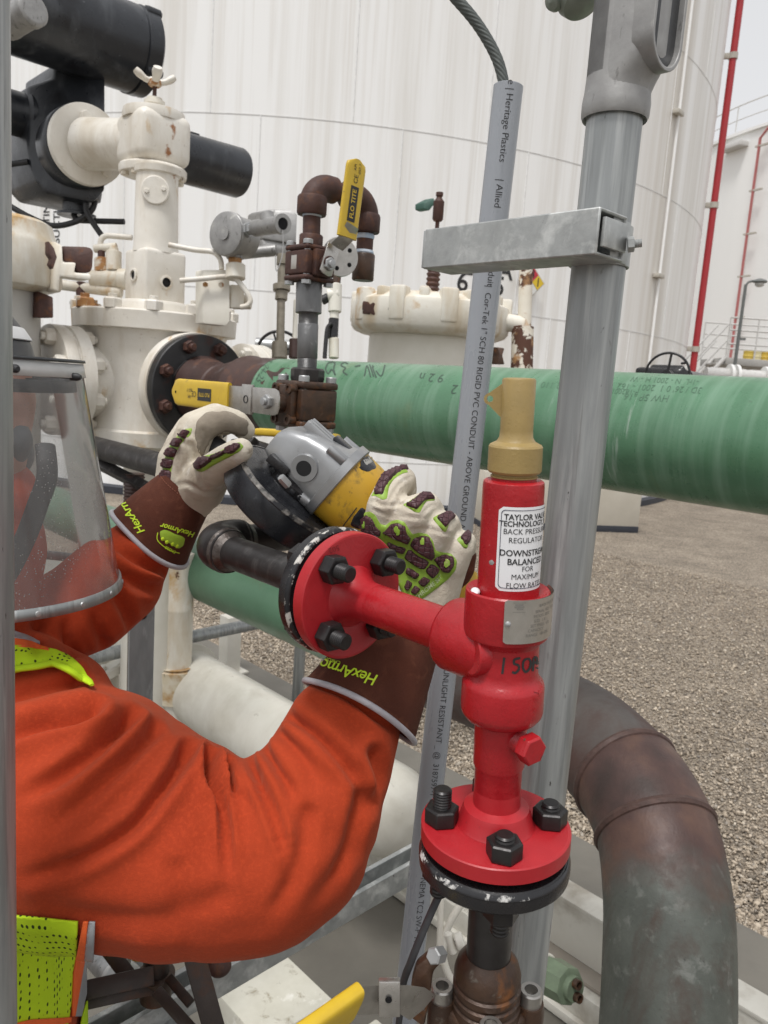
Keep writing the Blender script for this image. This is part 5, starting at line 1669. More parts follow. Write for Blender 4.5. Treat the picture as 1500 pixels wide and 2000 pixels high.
# strut rail near the floor
s1 = P(815, 1680, 1.36); Bs = (s1 - P(300, 1972, 1.03)).normalized()
SRr = thing('strut_rail', 'long galvanised strut channel rail running low beneath the orange sleeve', 'strut channel', s1)
Mr = fr(s1 + Bs * .05, -Bs, UP)
mb = MB(Mr)
mb.prism([(-.0205 if x == 0 else -.0205 + x, y) for x, y in [(0, -.0205), (.041, -.0205), (.041, -.0125), (.0375, -.0125), (.0375, -.0178), (.0026, -.0178), (.0026, .0178), (.0375, .0178), (.0375, .0125), (.041, .0125), (.041, .0205), (0, .0205)]], 0, 1.1)
mb.build('channel', m_galvdip, SRr, bevel=.001, smooth=30)
for t_ in (.9,):
    q = (s1 - Bs * t_); mb = MB(fr((q.x, q.y, 0), UP, A)); mb.box((0, 0, (q.z - .022) / 2), .02, .02, (q.z - .022) / 2, .003); mb.build('leg', m_galv, SRr)
# galvanised pipe in the lower left corner
l0, l1 = P(165, 1835, 1.20), P(345, 2030, 1.02)
LG = thing('galvanised_pipe', 'slanting galvanised pipe with a clamp at the lower left under the vest', 'pipe', l1)
mb = MB(); mb.cyl(l0 + (l0 - l1) * .6, l1 + (l1 - l0) * .6, .0215, seg=30); mb.build('pipe', m_galv, LG)
ld = (l1 - l0).normalized(); lc = lerp(l0, l1, .50)
mb = MB(fr(lc, ld)); mb.lathe([(.022, -.03), (.0265, -.028), (.0265, .01), (.022, .014)], 28); mb.build('coupling', m_galvdip, LG)
mb = MB(fr(lc + UP * .024 - ld * .01, ld, UP)); mb.box((.008, 0, 0), .012, .003, .016, .001); mb.box((.012, .009, 0), .010, .003, .014, .001); mb.build('clamp_ears', m_galvdip, LG)

# brown jack stand
JS = thing('pipe_stand', 'rusty brown folding pipe stand with splayed legs under the sleeve', 'pipe stand', (P(305, 1900, 1.0).x, P(305, 1900, 1.0).y, 0))
m_stand = MAT('dark_brown_stand', (.050, .036, .030), .45, .3, col2=(.030, .022, .019), nscale=30, bump=.2, bscale=120, patches=[((.10, .045, .025), 25, .62, .08, .7)])
jv = VL(305, 1900, 1.0)
vlathe([(1912, 25), (1600, 25)], jv, 28).build('post', m_stand, JS)
vlathe([(1950, 22), (1948, 30), (1915, 33), (1908, 36), (1900, 36), (1898, 28)], jv, 28).build('collar', m_rustvalve, JS)
def bar(name, a, b, da, db, hw, ht, mat=None, up=None):
    p, q = P(*a, da), P(*b, db)
    M = fr(p, q - p, up or (CAM - p)); L = (q - p).length
    mb = MB(M); mb.box((0, 0, L / 2), ht, hw, L / 2, .0015); return mb.build(name, mat or m_stand, JS)
bar('leg', (372, 1840), (432, 2060), .94, .92, .0125, .006)
bar('leg', (300, 1905), (165, 1935), .98, .95, .011, .006)
bar('leg', (300, 1928), (165, 1958), .985, .95, .0085, .006)
bar('brace', (306, 1935), (400, 2040), .96, .92, .007, .004)
bar('brace', (330, 1910), (372, 1960), .99, .96, .006, .004)
bar('leg', (398, 1835), (424, 1892), 1.02, 1.02, .010, .006)
bar('brace', (190, 1825), (250, 1905), 1.06, 1.03, .010, .005)
mb = MB(fr(P(428, 1886, 1.02), UP)); mb.ball((0, 0, 0), .016, .016, .013); mb.build('foot_knob', m_rust, JS)
mb = MB(fr(P(265, 1853, 1.1), A)); mb.ball((0, 0, 0), .016, .012, .02); mb.build('wing_nut', m_yellow, JS)

# white concrete blocks
m_blk = MAT('lichen_white_block', (.62, .60, .52), .7, col2=(.53, .51, .43), nscale=14, bump=.35, bscale=60, patches=[((.24, .20, .13), 20, .64, .06, .8), ((.74, .72, .66), 16, .62, .05, .6), ((.14, .12, .09), 45, .71, .03, .8)])
for k, (c0, la, lb, lab) in enumerate((((555, 1860), .185, .19, 'square white concrete block with dirt specks on top by the strut rail'), ((735, 1987), .2, .2, 'white concrete block corner peeping beside the lowest yellow lever'))):
    q = PZ(*c0, .30)
    t_ = thing('concrete_block', lab, 'block', (q.x, q.y, 0))
    mb = MB(fr((q.x, q.y, 0), UP, A)); s_ = 1 if (fr((0, 0, 0), UP, A).to_3x3() @ Vector((0, 1, 0))).dot(B) > 0 else -1
    mb.box((la / 2, -s_ * lb / 2, .15), la / 2, lb / 2, .15, .006); mb.build('block', m_blk, t_)

# green fitting on a white stub, white tubes behind the lower flange
f0, f1 = P(1032, 1880, 1.55), P(1075, 1905, 1.50)
GF = thing('green_fitting', 'pale green hex pipe fitting on a white plastic stub near the big elbow', 'pipe fitting', f1)
fd_ = (f1 - f0).normalized()
mb = MB(); mb.cyl(f0 - fd_ * .12, f1 - fd_ * .012, .034, seg=28, ch=.002); mb.build('white_stub', m_whiteclean, GF)
mb = MB(fr(f1, fd_)); mb.lathe([(.027, -.02), (.030, -.012), (.030, .0), (.026, .002)], 28); mb.lathe([(.034, .002), (.036, .006), (.034, .05), (.028, .052)], 8); mb.lathe([(.022, .05), (.022, .064)], 20)
mb.build('hex_body', MAT('green_fitting_paint', (.22, .29, .19), .5, .2, col2=(.16, .20, .14), nscale=30, bump=.3, bscale=90), GF)
for s_ in (-.012, .012):
    q = fr(f1, fd_) @ Vector((s_, 0, .062)); mb = MB(fr(q, fd_)); mb.lathe([(.009, 0), (.009, .012), (.006, .012), (.006, .004), (0, .004)], 16); mb.build('port', m_rustvalve, GF)
WT = thing('white_tubing', 'loose white tubing and fittings hanging behind the black flange', 'tubing', PZ(880, 1860, 0))
for pts, r_ in (([(905, 1760), (885, 1790), (868, 1830), (866, 1870), (880, 1910), (905, 1925)], .006), ([(862, 1745), (860, 1800), (858, 1880)], .005)):
    mb = MB(); mb.tube([P(x, y, 1.25) for x, y in pts], r_, seg=12, sub=5); mb.build('tube', m_whiteclean, WT)
mb = MB(); seg_(mb, (874, 1822), (886, 1862), 1.2, 8); mb.build('fitting', m_whiteclean, WT)
mb = MB(); seg_(mb, (890, 1840), (905, 1835), 1.2, 16); mb.build('fitting', m_whiteclean, WT)
# ================================================================== red back pressure regulator
RX = Line(P(1014, 745, .51), P(966, 1640, .575))
RU = RX.u
_c = RX.aty(1120)
rf = (CAM - _c); rf = (rf - RU * rf.dot(RU)).normalized()
rr2 = RU.cross(rf)
if (ROT.transposed() @ rr2).x < 0: rr2 = -rr2
def rx(t, th, r):
    return RX.at(t) + (rf * math.cos(th) + rr2 * math.sin(th)) * r
def tyf(y, r, th=rad(25)):      # axis position whose front surface (radius r) shows at pixel row y
    a, b = -.05, RX.L * 1.1
    for _ in range(40):
        m = (a + b) / 2
        if proj(rx(m, th, r))[1] < y: a = m
        else: b = m
    return (a + b) / 2
def rhw(y, hw): return hw * proj(RX.aty(y))[2] / F
RG_ = thing('pressure_regulator', 'glossy red relief valve body with tan cap and white label standing on a black flange', 'regulator', RX.aty(1720))
def rlathe(rows, seg=56, **k):
    mb = MB(fr(RX.p0, RU)); mb.lathe(RX.prof(rows), seg, **k); return mb
body = rlathe([(930, 40), (932, 44), (936, 44), (937, 55), (940, 59), (948, 60)] + [(948 + k * 20, 60) for k in range(1, 11)] + [(1158, 60)]); body.build('upper_barrel', m_red, RG_)
barrel_bvh = body.bvh()
lo = rlathe([(1158, 60), (1157, 64), (1150, 76), (1148, 79), (1151, 82), (1160, 83), (1228, 83), (1236, 81), (1246, 70), (1252, 66), (1300, 66), (1312, 67), (1320, 72), (1326, 78), (1334, 80), (1380, 80), (1388, 78), (1398, 70), (1403, 60), (1408, 51), (1412, 51), (1488, 50), (1494, 48), (1498, 46), (1585, 45)])
lo.build('body', m_red, RG_, smooth=30); lo_bvh = lo.bvh()
cap = rlathe([(738, 20), (739, 31), (743, 33), (840, 32), (854, 33), (862, 38), (868, 50), (872, 52.5), (918, 52.5), (922, 50), (924, 43), (927, 43), (929, 46), (931, 46), (932, 42)])
cap.build('cap', m_tan, RG_, smooth=30)
# seal wire lug on the cap
t_c = RX.ty(782)
lugd = -rr2
M = fr(RX.at(t_c), -rf, lugd)       # x = left, z away from viewer
mb = MB(M)
h_ = .0105
n = 24
out = [(.0095, -.013), (.0095, .0125), (.0165, .0045)] 
arc = [(.0185 + .0038 * math.cos(a), .0005 + .0038 * math.sin(a)) for a in [rad(80 - 160 * k / 8) for k in range(9)]]
outl = [(.0095, .0115)] + arc + [(.0095, -.0125)]
hole = [(.0183 + .0021 * math.cos(2 * math.pi * k / 16), .0005 + .0021 * math.sin(2 * math.pi * k / 16)) for k in range(16)]
allv = [Vector(p) for p in outl + hole]
no_, nh = len(outl), len(hole)
res = geometry.delaunay_2d_cdt(allv, [(i, (i + 1) % no_) for i in range(no_)] + [(no_ + i, no_ + (i + 1) % nh) for i in range(nh)], [], 0, 1e-7)
vv = [(v.x, v.y) for v in res[0]]
ff = [f for f in res[2] if inside(sum(vv[i][0] for i in f) / 3, sum(vv[i][1] for i in f) / 3, outl) and not inside(sum(vv[i][0] for i in f) / 3, sum(vv[i][1] for i in f) / 3, hole)]
m = len(vv)
cnt = {}
for f in ff:
    f = list(f)
    for a, b in zip(f, f[1:] + f[:1]): cnt[(a, b)] = 1
mb.add([(x, y, -.0014) for x, y in vv] + [(x, y, .0014) for x, y in vv], [list(f) for f in ff] + [[i + m for i in f][::-1] for f in ff] + [[a, b, b + m, a + m] for (a, b) in cnt if (b, a) not in cnt])
mb.build('seal_lug', m_tan, RG_, smooth=0)

# stickers and markings
def patch(name, t0, t1, a0, a1, r, mat, rc=.003, par=None, th=.0):
    rows = []; nu, nv_ = 40, 24
    W = (a1 - a0) * r; Hh = t1 - t0
    for i in range(nv_ + 1):
        s = Hh * i / nv_
        d = min(s, Hh - s); ins = 0
        if d < rc: ins = rc - math.sqrt(max(0, rc * rc - (rc - d) ** 2))
        rows.append([rx(t0 + s, lerp(a0 + ins / r, a1 - ins / r, k / nu), r) for k in range(nu + 1)])
    mb = MB(); mb.grid(rows)
    if th:
        mb.grid([[RX.at(RX.ty(0) * 0 + 0) if False else p - (p - (RX.p0 + RU * (p - RX.p0).dot(RU))).normalized() * th for p in row] for row in rows])
    return mb.build(name, mat, RG_)
rb = rhw(1050, 60)
tl0, tl1 = tyf(991, rb), tyf(1155, rb)
m_label = MAT('white_vinyl_label', (.78, .78, .79), .35, col2=(.74, .74, .755), nscale=30)
A0, A1 = rad(-24), rad(102)
lab = patch('label', tl0, tl1, A0, A1, rb + .0003, m_label)
def label_border():
    mb = MB(); ins, wd_ = .0019, .00042
    r = rb + .00055; rc = .0028
    W = (A1 - A0) * r; Hh = tl1 - tl0
    def loop(i_):
        o = []; q = rc
        for cx_, cy_, a0_ in ((W - i_ - q, i_ + q, -90), (W - i_ - q, Hh - i_ - q, 0), (i_ + q, Hh - i_ - q, 90), (i_ + q, i_ + q, 180)):
            for k in range(7):
                a = rad(a0_ + 15 * k); o.append((cx_ + q * math.cos(a), cy_ + q * math.sin(a)))
        # densify
        d = []
        for i in range(len(o)):
            a, b = o[i], o[(i + 1) % len(o)]
            m_ = max(1, int(math.hypot(b[0] - a[0], b[1] - a[1]) / .0015))
            d += [(lerp(a[0], b[0], k / m_), lerp(a[1], b[1], k / m_)) for k in range(m_)]
        return d
    L1 = loop(ins)
    cxm, cym = W / 2, Hh / 2
    L2 = [(cxm + (x - cxm) * (1 - 2 * wd_ / (W - 2 * ins)), cym + (y - cym) * (1 - 2 * wd_ / (Hh - 2 * ins))) for x, y in L1]
    n = len(L1)
    f = lambda p: rx(tl0 + p[1], A0 + p[0] / r, r)
    mb.add([f(p) for p in L1] + [f(p) for p in L2], [[i, (i + 1) % n, n + (i + 1) % n, n + i] for i in range(n)])
    return mb
sub_build(label_border(), 'border_line', MAT('navy_ink', (.03, .03, .07), .5), lab, smooth=0)
mb = MB(); r = rb + .00055
for t_, py, sz, bold in (('TAYLOR VALVE', 1011, .00475, .022), ('TECHNOLOGY, INC', 1024, .0045, .022), ('BACK PRESSURE', 1039, .0046, .0), ('REGULATOR', 1056, .0046, .0), ('DOWNSTREAM', 1081, .0052, .018), ('BALANCED', 1098, .0052, .018), ('FOR', 1112, .0044, .0), ('MAXIMUM', 1127, .0045, .0), ('FLOW RATES', 1144, .0045, .0)):
    tt_ = tyf(py, rb)
    a_c = rad(35)
    if 'INC' in t_: a_c = rad(38)
    mb.text(t_, sz * 1.12, lambda x, y: rx(tt_ - y, a_c + x * .98 / r, r), bold=bold, cutx=sz * .25)
sub_build(mb, 'label_lettering', m_ink, lab, smooth=0)
# stainless nameplate round the collar
rcn = rhw(1200, 83)
tp0, tp1 = tyf(1172, rcn, rad(5)), tyf(1257, rcn, rad(5))
pl_ = patch('nameplate', tp0, tp1, rad(-3), rad(118), rcn + .0013, m_plate, .002, th=.0006)
mb = MB(fr(rx(tyf(1218, rcn, rad(2)), rad(2), rcn + .0012), rf * math.cos(rad(2)) + rr2 * math.sin(rad(2)))); mb.lathe([(.0021, 0), (.0019, .0008), (.0012, .0013), (0, .0015)], 16); sub_build(mb, 'rivet', m_alu, pl_)
mb = MB(); r = rcn + .00155
def rline(t_, a, b, h):
    mb.grid([[rx(t_ - h / 2, rad(lerp(a, b, k / 12)), r) for k in range(13)], [rx(t_ + h / 2, rad(lerp(a, b, k / 12)), r) for k in range(13)]])
for (y_, txt, a_, sz) in ((1185, 'BACK PRESSURE', 62, .0022), (1196, 'SERIAL NO  71926', 58, .0022), (1205, 'MODEL 8200', 50, .0022), (1214, 'SIZE  1 X 1', 48, .0022), (1223, 'SET PRESS  150', 48, .0022), (1232, 'CAPACITY', 40, .0022), (1241, 'RANGE  100-200', 44, .0022)):
    tt_ = tyf(y_, rcn)
    mb.text(txt, sz * 1.3, lambda x, y: rx(tt_ - y, rad(a_) + x / r, r), cutx=.002)
m_etch = MAT('etched_grey', (.30, .285, .26), .5, .5)
for a_, b_ in ((7, 23),):
    for y_ in (1176, 1194): rline(tyf(y_, rcn), a_, b_, .0003)
sub_build(mb, 'etched_lettering', m_etch, pl_, smooth=0)
mb = MB(); 
for y_, a_, b_ in ((1180, 10, 20), (1184, 9, 21), (1188, 12, 20)): rline(tyf(y_, rcn), a_, b_, .0012)
sub_build(mb, 'etched_emblem', m_etch, pl_, smooth=0)
# marker writing
mb = MB()
for st_ in ([(985, 1284), (983, 1300), (981, 1316)],
            [(1016, 1285), (1005, 1288), (1004, 1296), (1012, 1299), (1013, 1307), (1006, 1314), (1000, 1312)],
            [(1031, 1286), (1023, 1290), (1021, 1303), (1026, 1312), (1034, 1305), (1036, 1292), (1031, 1285)],
            [(1042, 1284), (1041, 1298), (1040, 1311)], [(1042, 1284), (1047, 1284), (1048, 1291), (1042, 1296)], [(1051, 1290), (1048.6, 1294), (1050, 1300), (1048, 1306)]):
    stroke_on(mb, lo_bvh, st_, 4.6, off=.0003, sub=6)
mb.build('marker_writing', m_ink, RG_, smooth=0)
mb = MB()
text_on(mb, lo_bvh, 'T', 1047, 1352, 16, 95, off=.0005); text_on(mb, lo_bvh, '6', 1046, 1366, 14, 95, off=.0005); text_on(mb, lo_bvh, '0', 1045, 1387, 14, 95, off=.0005)
mb.build('cast_lettering', m_red, RG_)
# bare metal chips and white thread tape crumbs
mb = MB(); pad_on(mb, barrel_bvh, [(955, 1096), (961, 1093), (966, 1099), (962, 1104), (956, 1102)], .0003, base=-.0003, step=3); mb.build('paint_chip', m_alu, RG_)
mb = MB(fr(rx(RX.ty(1150), rad(-62), rhw(1150, 70)), RU)); mb.ball((0, 0, 0), .0034, .005, .0026, 10, 6); mb.build('tape_crumb', m_label, RG_)
# front boss, side inlet boss, plug
bcn = RX.aty(1272); zc_ = bcn
bn_ = (-B - A * .42).normalized()
mb = MB(fr(bcn + bn_ * .0215, bn_)); mb.lathe([(.0158, -.012), (.0156, .0), (.0152, .0044), (.0142, .0054), (.003, .0056), (.002, .0050), (0, .0050)], 48); mb.build('front_boss', m_red, RG_)
pgd = (A * .92 + rf * .25).normalized()
pg0 = P(1002, 1442, .548)
mb = MB(fr(pg0, pgd)); mb.lathe([(.0075, -.006)] + threads(-.002, .0125, .0079, .0016, .0007) + [(.0066, .013)], 28); mb.build('plug_thread', m_red, RG_)
mb = MB(fr(pg0 + pgd * .0128, pgd, (UP + B * .4))); mb.lathe([(.0103, 0), (.0108, .0008), (.0108, .0085), (.0096, .0098), (0, .0100)], 6); mb.build('hex_plug', m_red, RG_, bevel=.0004)

# horizontal branch along the grid
FC = P(690, 1165, .66)
dC = lambda px: d_on_A(px, 690, .66)
FXp = lambda px: P(px, 651.7 + (1165 - 651.7) / 1406 * (px + 716), dC(px))
mb = MB(fr(FC, A)); Lb_ = (RX.aty(1273) - FC).dot(A)
bp = (FXp(890) - FC).length
mb.lathe([(.0167, .02), (.0167, bp)], 44); mb.build('branch_pipe', m_red, RG_)
mb = MB(fr(FC, A)); bs = (FXp(882) - FC).length
mb.lathe([(.016, bs - .001), (.0235, bs), (.0262, bs + .0015), (.0275, bs + .0045), (.0272, Lb_ - .004), (.022, Lb_)], 52); mb.build('inlet_boss', m_red, RG_)
def flange_face(r_in, r_out, z0, n=26, d=.00013):
    o = []
    for k in range(n):
        r_ = lerp(r_in, r_out, k / n); o += [(r_, z0), (lerp(r_in, r_out, (k + .5) / n), z0 - d)]
    return o
mb = MB(fr(FC, A))
mb.lathe([(.0168, .030), (.0168, .022), (.0176, .015), (.0198, .008), (.0230, .003), (.0262, .0004)] + flange_face(.0265, .0525, 0) + [(.0533, -.0002), (.0542, -.001), (.0542, -.0115), (.0535, -.0125), (.036, -.0125)], 90)
fo = mb.build('inlet_flange', m_redflange, RG_, smooth=25)
mb = MB(); Mf = fr(FC, A, UP)
# stamped number on the rim
for i, ch in enumerate('502'):
    pass
rimv = MB(fr(FC, A)); rimv.lathe([(.0275, .0004), (.0533, -.0002), (.0542, -.001), (.0542, -.0115)], 90)
rb_ = rimv.bvh(); mb = MB(); text_on(mb, rb_, '502', 652, 1072, 15, 162, off=.0003, mirror=1)
sub_build(mb, 'stamped_number', MAT('stamped_dark_red', (.22, .012, .014), .5), fo, smooth=0)
def hexbolt(root, c, dv, nut_r, nut_h, stud, xh=None, par=None):
    mb = MB(fr(c, dv, xh)); mb.lathe([(nut_r * .93, 0), (nut_r, nut_h * .10), (nut_r, nut_h * .86), (nut_r * .985, nut_h * .90), (nut_r * .84, nut_h), (nut_r * .56, nut_h)], 6)
    o = mb.build('flange_nut', m_blacknut, root, smooth=20, bevel=.0006)
    sr = nut_r * .54
    mb = MB(fr(c, dv)); mb.lathe([(sr * .9, nut_h * .5)] + threads(nut_h * .8, nut_h + stud - .0012, sr, .0021, .0008) + [(sr * .8, nut_h + stud), (0, nut_h + stud)], 24)
    sub_build(mb, 'stud', m_blacknut, o, smooth=30)
for k, sd in enumerate((.0135, .0135, .010, .0135)):
    a = rad(45 + 90 * k)
    c = Mf @ Vector((.0395 * math.cos(a), .0395 * math.sin(a), .0))
    hexbolt(RG_, c, A, .0128, .0128, sd, UP * math.cos(a * 3) + B * .4)
# bottom flange on the body axis
tF = RX.ty(1606)
mb = MB(fr(RX.p0, RU))
R3 = .0542
t3 = tF
mb.lathe([(.0168, t3 - .030), (.0172, t3 - .016), (.0235, t3 - .0135), (.0250, t3 - .010), (.0272, t3 - .002), (.0285, t3 - .0003)] + [(r_, t3 - (z_ - 0)) for r_, z_ in flange_face(.0285, .0525, 0)] + [(.0533, t3 + .0002), (.0542, t3 + .001), (.0542, t3 + .0115), (.0535, t3 + .0122), (.036, t3 + .0122)], 90)
mb.build('outlet_flange', m_redflange, RG_, smooth=25)
a_off = 10
for k, sd in enumerate((.004, .004, .006, .0135)):
    a = rad(a_off + 90 * k)
    c = rx(tF, a, .0395)
    hexbolt(RG_, c, -RU, .0128, .0128, sd, rf * .8 + rr2 * (.3 + .2 * k))

# black mating flange with its pipe, on the left
BFL = thing('black_flanged_pipe', 'black chipped flange and dark welded pipe elbow bolted to the red inlet flange', 'pipe', FXp(412))
mb = MB(fr(FC, -A)); mb.lathe([(.034, .0120), (.036, .0130), (.036, .0190), (.034, .02)], 48); mb.build('gasket', m_dark, BFL)
rnd = random.Random(4)
mb = MB(fr(FC, -A)); mb.lathe([(.036, .0186), (.0525, .0190), (.0545, .0205), (.0550, .0250), (.0548, .0310), (.053, .0325), (.030, .0330), (.0275, .036), (.024, .05), (.0170, .055)], 72); mb.build('mating_flange', m_black, BFL, smooth=30)
mb = MB(fr(FC, -A)); mb.lathe([(.0522, .0186), (.0536, .0190), (.0549, .0203), (.0554, .0222)], 90, caps=False); mb.build('chipped_edge', m_chip, BFL)
for k in range(4):
    a = rad(45 + 90 * k); c = Mf @ Vector((.0395 * math.cos(a), .0395 * math.sin(a), -.0325)); bolt_at(BFL, c, -A, .0128, .0115, m_blacknut, 'flange_nut', .006, .54)
E0 = FXp(408)
mb = MB(); mb.cyl(FC - A * .05, E0 + A * .035, .0167, seg=40); mb.build('pipe', m_darksteel, BFL)
Rr = .030
el = [E0 + A * .042, E0 + A * .030] + [p for p in elbow_pts(E0 + A * Rr, -A, B, Rr, 12)] + [E0 + B * .036, E0 + B * .042]
mb = MB(); mb.tube(el, [.0225, .0235] + [.0238] * (len(el) - 4) + [.0235, .0225], seg=36); mb.build('elbow', m_darksteel, BFL)
mb = MB(fr(E0 + A * .040, A)); 
mb.lathe([(.0225, -.007), (.0240, -.004), (.0215, .002), (.0185, .006), (.0166, .009)], 44, caps=False); mb.build('weld_bead', m_weld, BFL)
mb = MB(fr(E0 + B * .042, B)); mb.lathe([(.0225, -.007), (.0235, -.004), (.021, .002), (.0185, .006), (.0166, .009)], 44, caps=False); mb.build('weld_bead', m_weld, BFL)
mb = MB(); mb.cyl(E0 + B * .04, E0 + B * .235, .0167, seg=36); mb.build('pipe', m_darksteel, BFL)
mb = MB(fr(E0 + B * .16, B)); mb.lathe([(.017, -.03), (.0235, -.028), (.0235, .028), (.017, .03)], 36); mb.build('coupling', m_darksteel, BFL)

m_blackedge = MAT('scratched_black_edge', (.012, .012, .014), .2, col2=(.02, .02, .022), nscale=40, patches=[((.5, .49, .47), 70, .60, .03, .4)])
# black flange, pipe and rusty ball valve below
BFB = thing('black_flanged_pipe', 'glossy black flange and short pipe under the red outlet flange', 'pipe', RX.aty(1860))
mb = MB(fr(RX.p0, RU)); mb.lathe([(.034, t3 + .012), (.036, t3 + .0125), (.036, t3 + .0190), (.034, t3 + .0195)], 48); mb.build('gasket', m_dark, BFB)
mb = MB(fr(RX.p0, RU)); mb.lathe([(.036, t3 + .0185), (.0520, t3 + .0190), (.0543, t3 + .0215), (.0553, t3 + .027), (.0548, t3 + .0330), (.0525, t3 + .0355), (.030, t3 + .037), (.0275, t3 + .040), (.022, t3 + .044), (.0170, t3 + .047)], 72); mb.build('mating_flange', m_black, BFB, smooth=30)
mb = MB(fr(RX.p0, RU)); mb.lathe([(.0532, t3 + .0198), (.0546, t3 + .0212), (.0553, t3 + .0235)], 90, caps=False); mb.build('chipped_edge', m_blackedge, BFB)
for k in range(4):
    a = rad(a_off + 90 * k); c = rx(t3 + .0350, a, .0395); bolt_at(BFB, c, RU, .0128, .0125, m_blacknut, 'flange_nut', .012, .54)
rlathe([(1715, 43), (1880, 43)], 40).build('pipe', m_darksteel, BFB)
BV3 = thing('ball_valve', 'rusty oil stained ball valve with bright socket bolts at the bottom of the red run', 'ball valve', RX.aty(2080))
rlathe([(1862, 44), (1868, 50), (1880, 60), (1896, 65), (1906, 65), (1909, 62), (1913, 62), (1916, 66), (1926, 66), (1929, 62), (1933, 62), (1936, 66), (1944, 66), (1947, 62), (1950, 62), (1953, 67), (1990, 70)], 48).build('weld_end', m_rustvalve, BV3)
vc = RX.aty(2050)
Mv = fr(vc, -RU, A)
tu = abs(RX.ty(2050) - RX.ty(1962))
half = .0300
mb = MB(Mv); mb.box((0, 0, tu - .008), half * .92, half * .92, .008, .005, 3)
for i in (-1, 1):
    for j in (-1, 1):
        mb.lathe([(.0001, -.05), (.0105, -.05), (.0108, tu - .002), (.0100, tu + .004)], 24)
        M3 = Mv.to_3x3()
        nv0 = len(mb.v) - 24 * 4
        for q in range(nv0, len(mb.v)): mb.v[q] = mb.v[q] + M3 @ Vector((i * half * .80, j * half * .80, 0))
mb.box((0, 0, -.012), half * .95, half * .95, .036, .006, 3)
mb.build('valve_body', m_rustvalve, BV3, smooth=40)
for i in (-1, 1):
    for j in (-1, 1):
        q = Mv @ Vector((i * half * .80, j * half * .80, tu + .0035))
        mb = MB(fr(q, -RU, A)); mb.lathe([(.0084, -.003), (.0086, 0), (.0086, .0105), (.0078, .0118), (.0050, .0118)], 28, caps=False); mb.lathe([(.0050, .0118), (.0050, .0050), (0, .0050)], 6, caps=False)
        mb.build('socket_bolt', m_steel, BV3, smooth=30)
# lever
sd3 = (-A * .6 - B * .75).normalized()
mb = MB(); pxprism(mb, [(812, 1888), (836, 1868), (858, 1862), (866, 1880), (846, 1900), (838, 1960), (828, 2010), (800, 1990), (803, 1920)], .575, (ROT @ Vector((.1, .0, -1))), .012, .003); mb.build('stem_bracket', m_rustvalve, BV3)
mb = MB(); mb.M = fr(P(852, 1866, .567), (ROT @ Vector((-.6, .3, .8)))); mb.lathe([(.0062, -.006), (.0062, .004), (.0052, .005)], 6); mb.build('stop_screw', m_alu, BV3)
mb = MB(); mb.tube([P(826, 1968, .572), P(806, 1955, .564), P(782, 1952, .557), P(715, 1954, .543), P(694, 1956, .538), P(676, 1968, .533)], .0128, seg=4, sx=.11, up=(ROT @ Vector((0, .15, 1)))); mb.build('lever_plate', m_steel, BV3)
mb = MB(); pxprism(mb, [(739, 1918), (782, 1917), (782, 1988), (740, 1988)], .540, ROT @ Vector((0, 0, -1)), .006, .001); mb.build('lock_slide', m_steel, BV3)
mb = MB(); mb.M = fr(P(759, 1953, .5385), ROT @ Vector((0, 0, 1))); mb.lathe([(.0024, 0), (0, 0)], 16); mb.build('slide_hole', m_dark, BV3)
g0_, g1_ = P(690, 1958, .536), P(560, 2052, .495)
grip(BV3, g0_, g1_, (ROT @ Vector((.55, .83, .1))), .0185, .006)
SPx = thing('cable_tie', 'black strap tied below the black flange and running down to the lever', 'strap', P(858, 1742, .585))
mb = MB(); mb.tube([P(872, 1722, .585), P(856, 1752, .582), P(828, 1815, .580), P(802, 1880, .58), P(788, 1920, .59), P(780, 1990, .60), P(772, 2050, .61)], .0034, seg=12, sub=6, sx=.45); mb.build('strap', m_rubber, SPx)
# ================================================================== angle grinder
GO = P(570, 962, .82)
gn_ = (ROT @ Vector((.655, .715, .26))).normalized()
gb_ = (ROT @ Vector((.74, -.67, -.02)))
gb_ = (gb_ - gn_ * gb_.dot(gn_)).normalized()
MG = fr(GO, gn_, gb_) @ Matrix.Scale(1.05, 4)          # x along the tool, z along the spindle, -y to the camera
AG = thing('angle_grinder', 'yellow and silver angle grinder with black scuffed wheel guard held in both gloves', 'angle grinder', GO)
m_guard = MAT('black_scuffed_guard', (.016, .017, .02), .26, .2, col2=(.03, .031, .035), nscale=30, bump=.12, bscale=90, patches=[((.09, .09, .095), 30, .66, .06, .4), ((.16, .155, .15), 110, .72, .02, .5)])
m_worn = MAT('worn_guard_edge', (.30, .28, .255), .4, .5, col2=(.05, .05, .05), nscale=170, bump=.3, bscale=300, patches=[((.03, .03, .033), 90, .52, .03, .4)])
mb = MB(MG); mb.lathe([(.060, -.025), (.0635, -.026), (.0652, -.023), (.0652, .002), (.0640, .0044), (.059, .0052), (.046, .0046), (.040, .007), (.036, .010)], 90, caps=False); mb.build('wheel_guard', m_guard, AG)
mb = MB(MG); mb.lathe([(.0652, .0008), (.0657, .0018), (.0647, .0046), (.0632, .0055), (.0622, .0053)], 90, caps=False, a0=rad(120), a1=rad(345)); mb.build('worn_rim', m_worn, AG)
mb = MB(MG); mb.lathe([(0, -.012), (.058, -.012), (.058, -.009), (0, -.009)], 48); mb.build('cutting_wheel', m_rubber, AG)
mb = MB(MG); mb.lathe([(.036, .006), (.038, .010), (.038, .017), (.034, .020), (.030, .021), (.030, .030)], 48); mb.build('guard_collar', m_black, AG)
for k in range(10):
    a = rad(185 + 15 * k); mb = MB(MG @ Matrix.Translation((.0375 * math.cos(a), .0375 * math.sin(a), .0135)) @ Matrix.Rotation(a, 4, 'Z')); mb.box((0, 0, 0), .0015, .0028, .0022, .0005); mb.build('collar_slot', m_guard, AG)
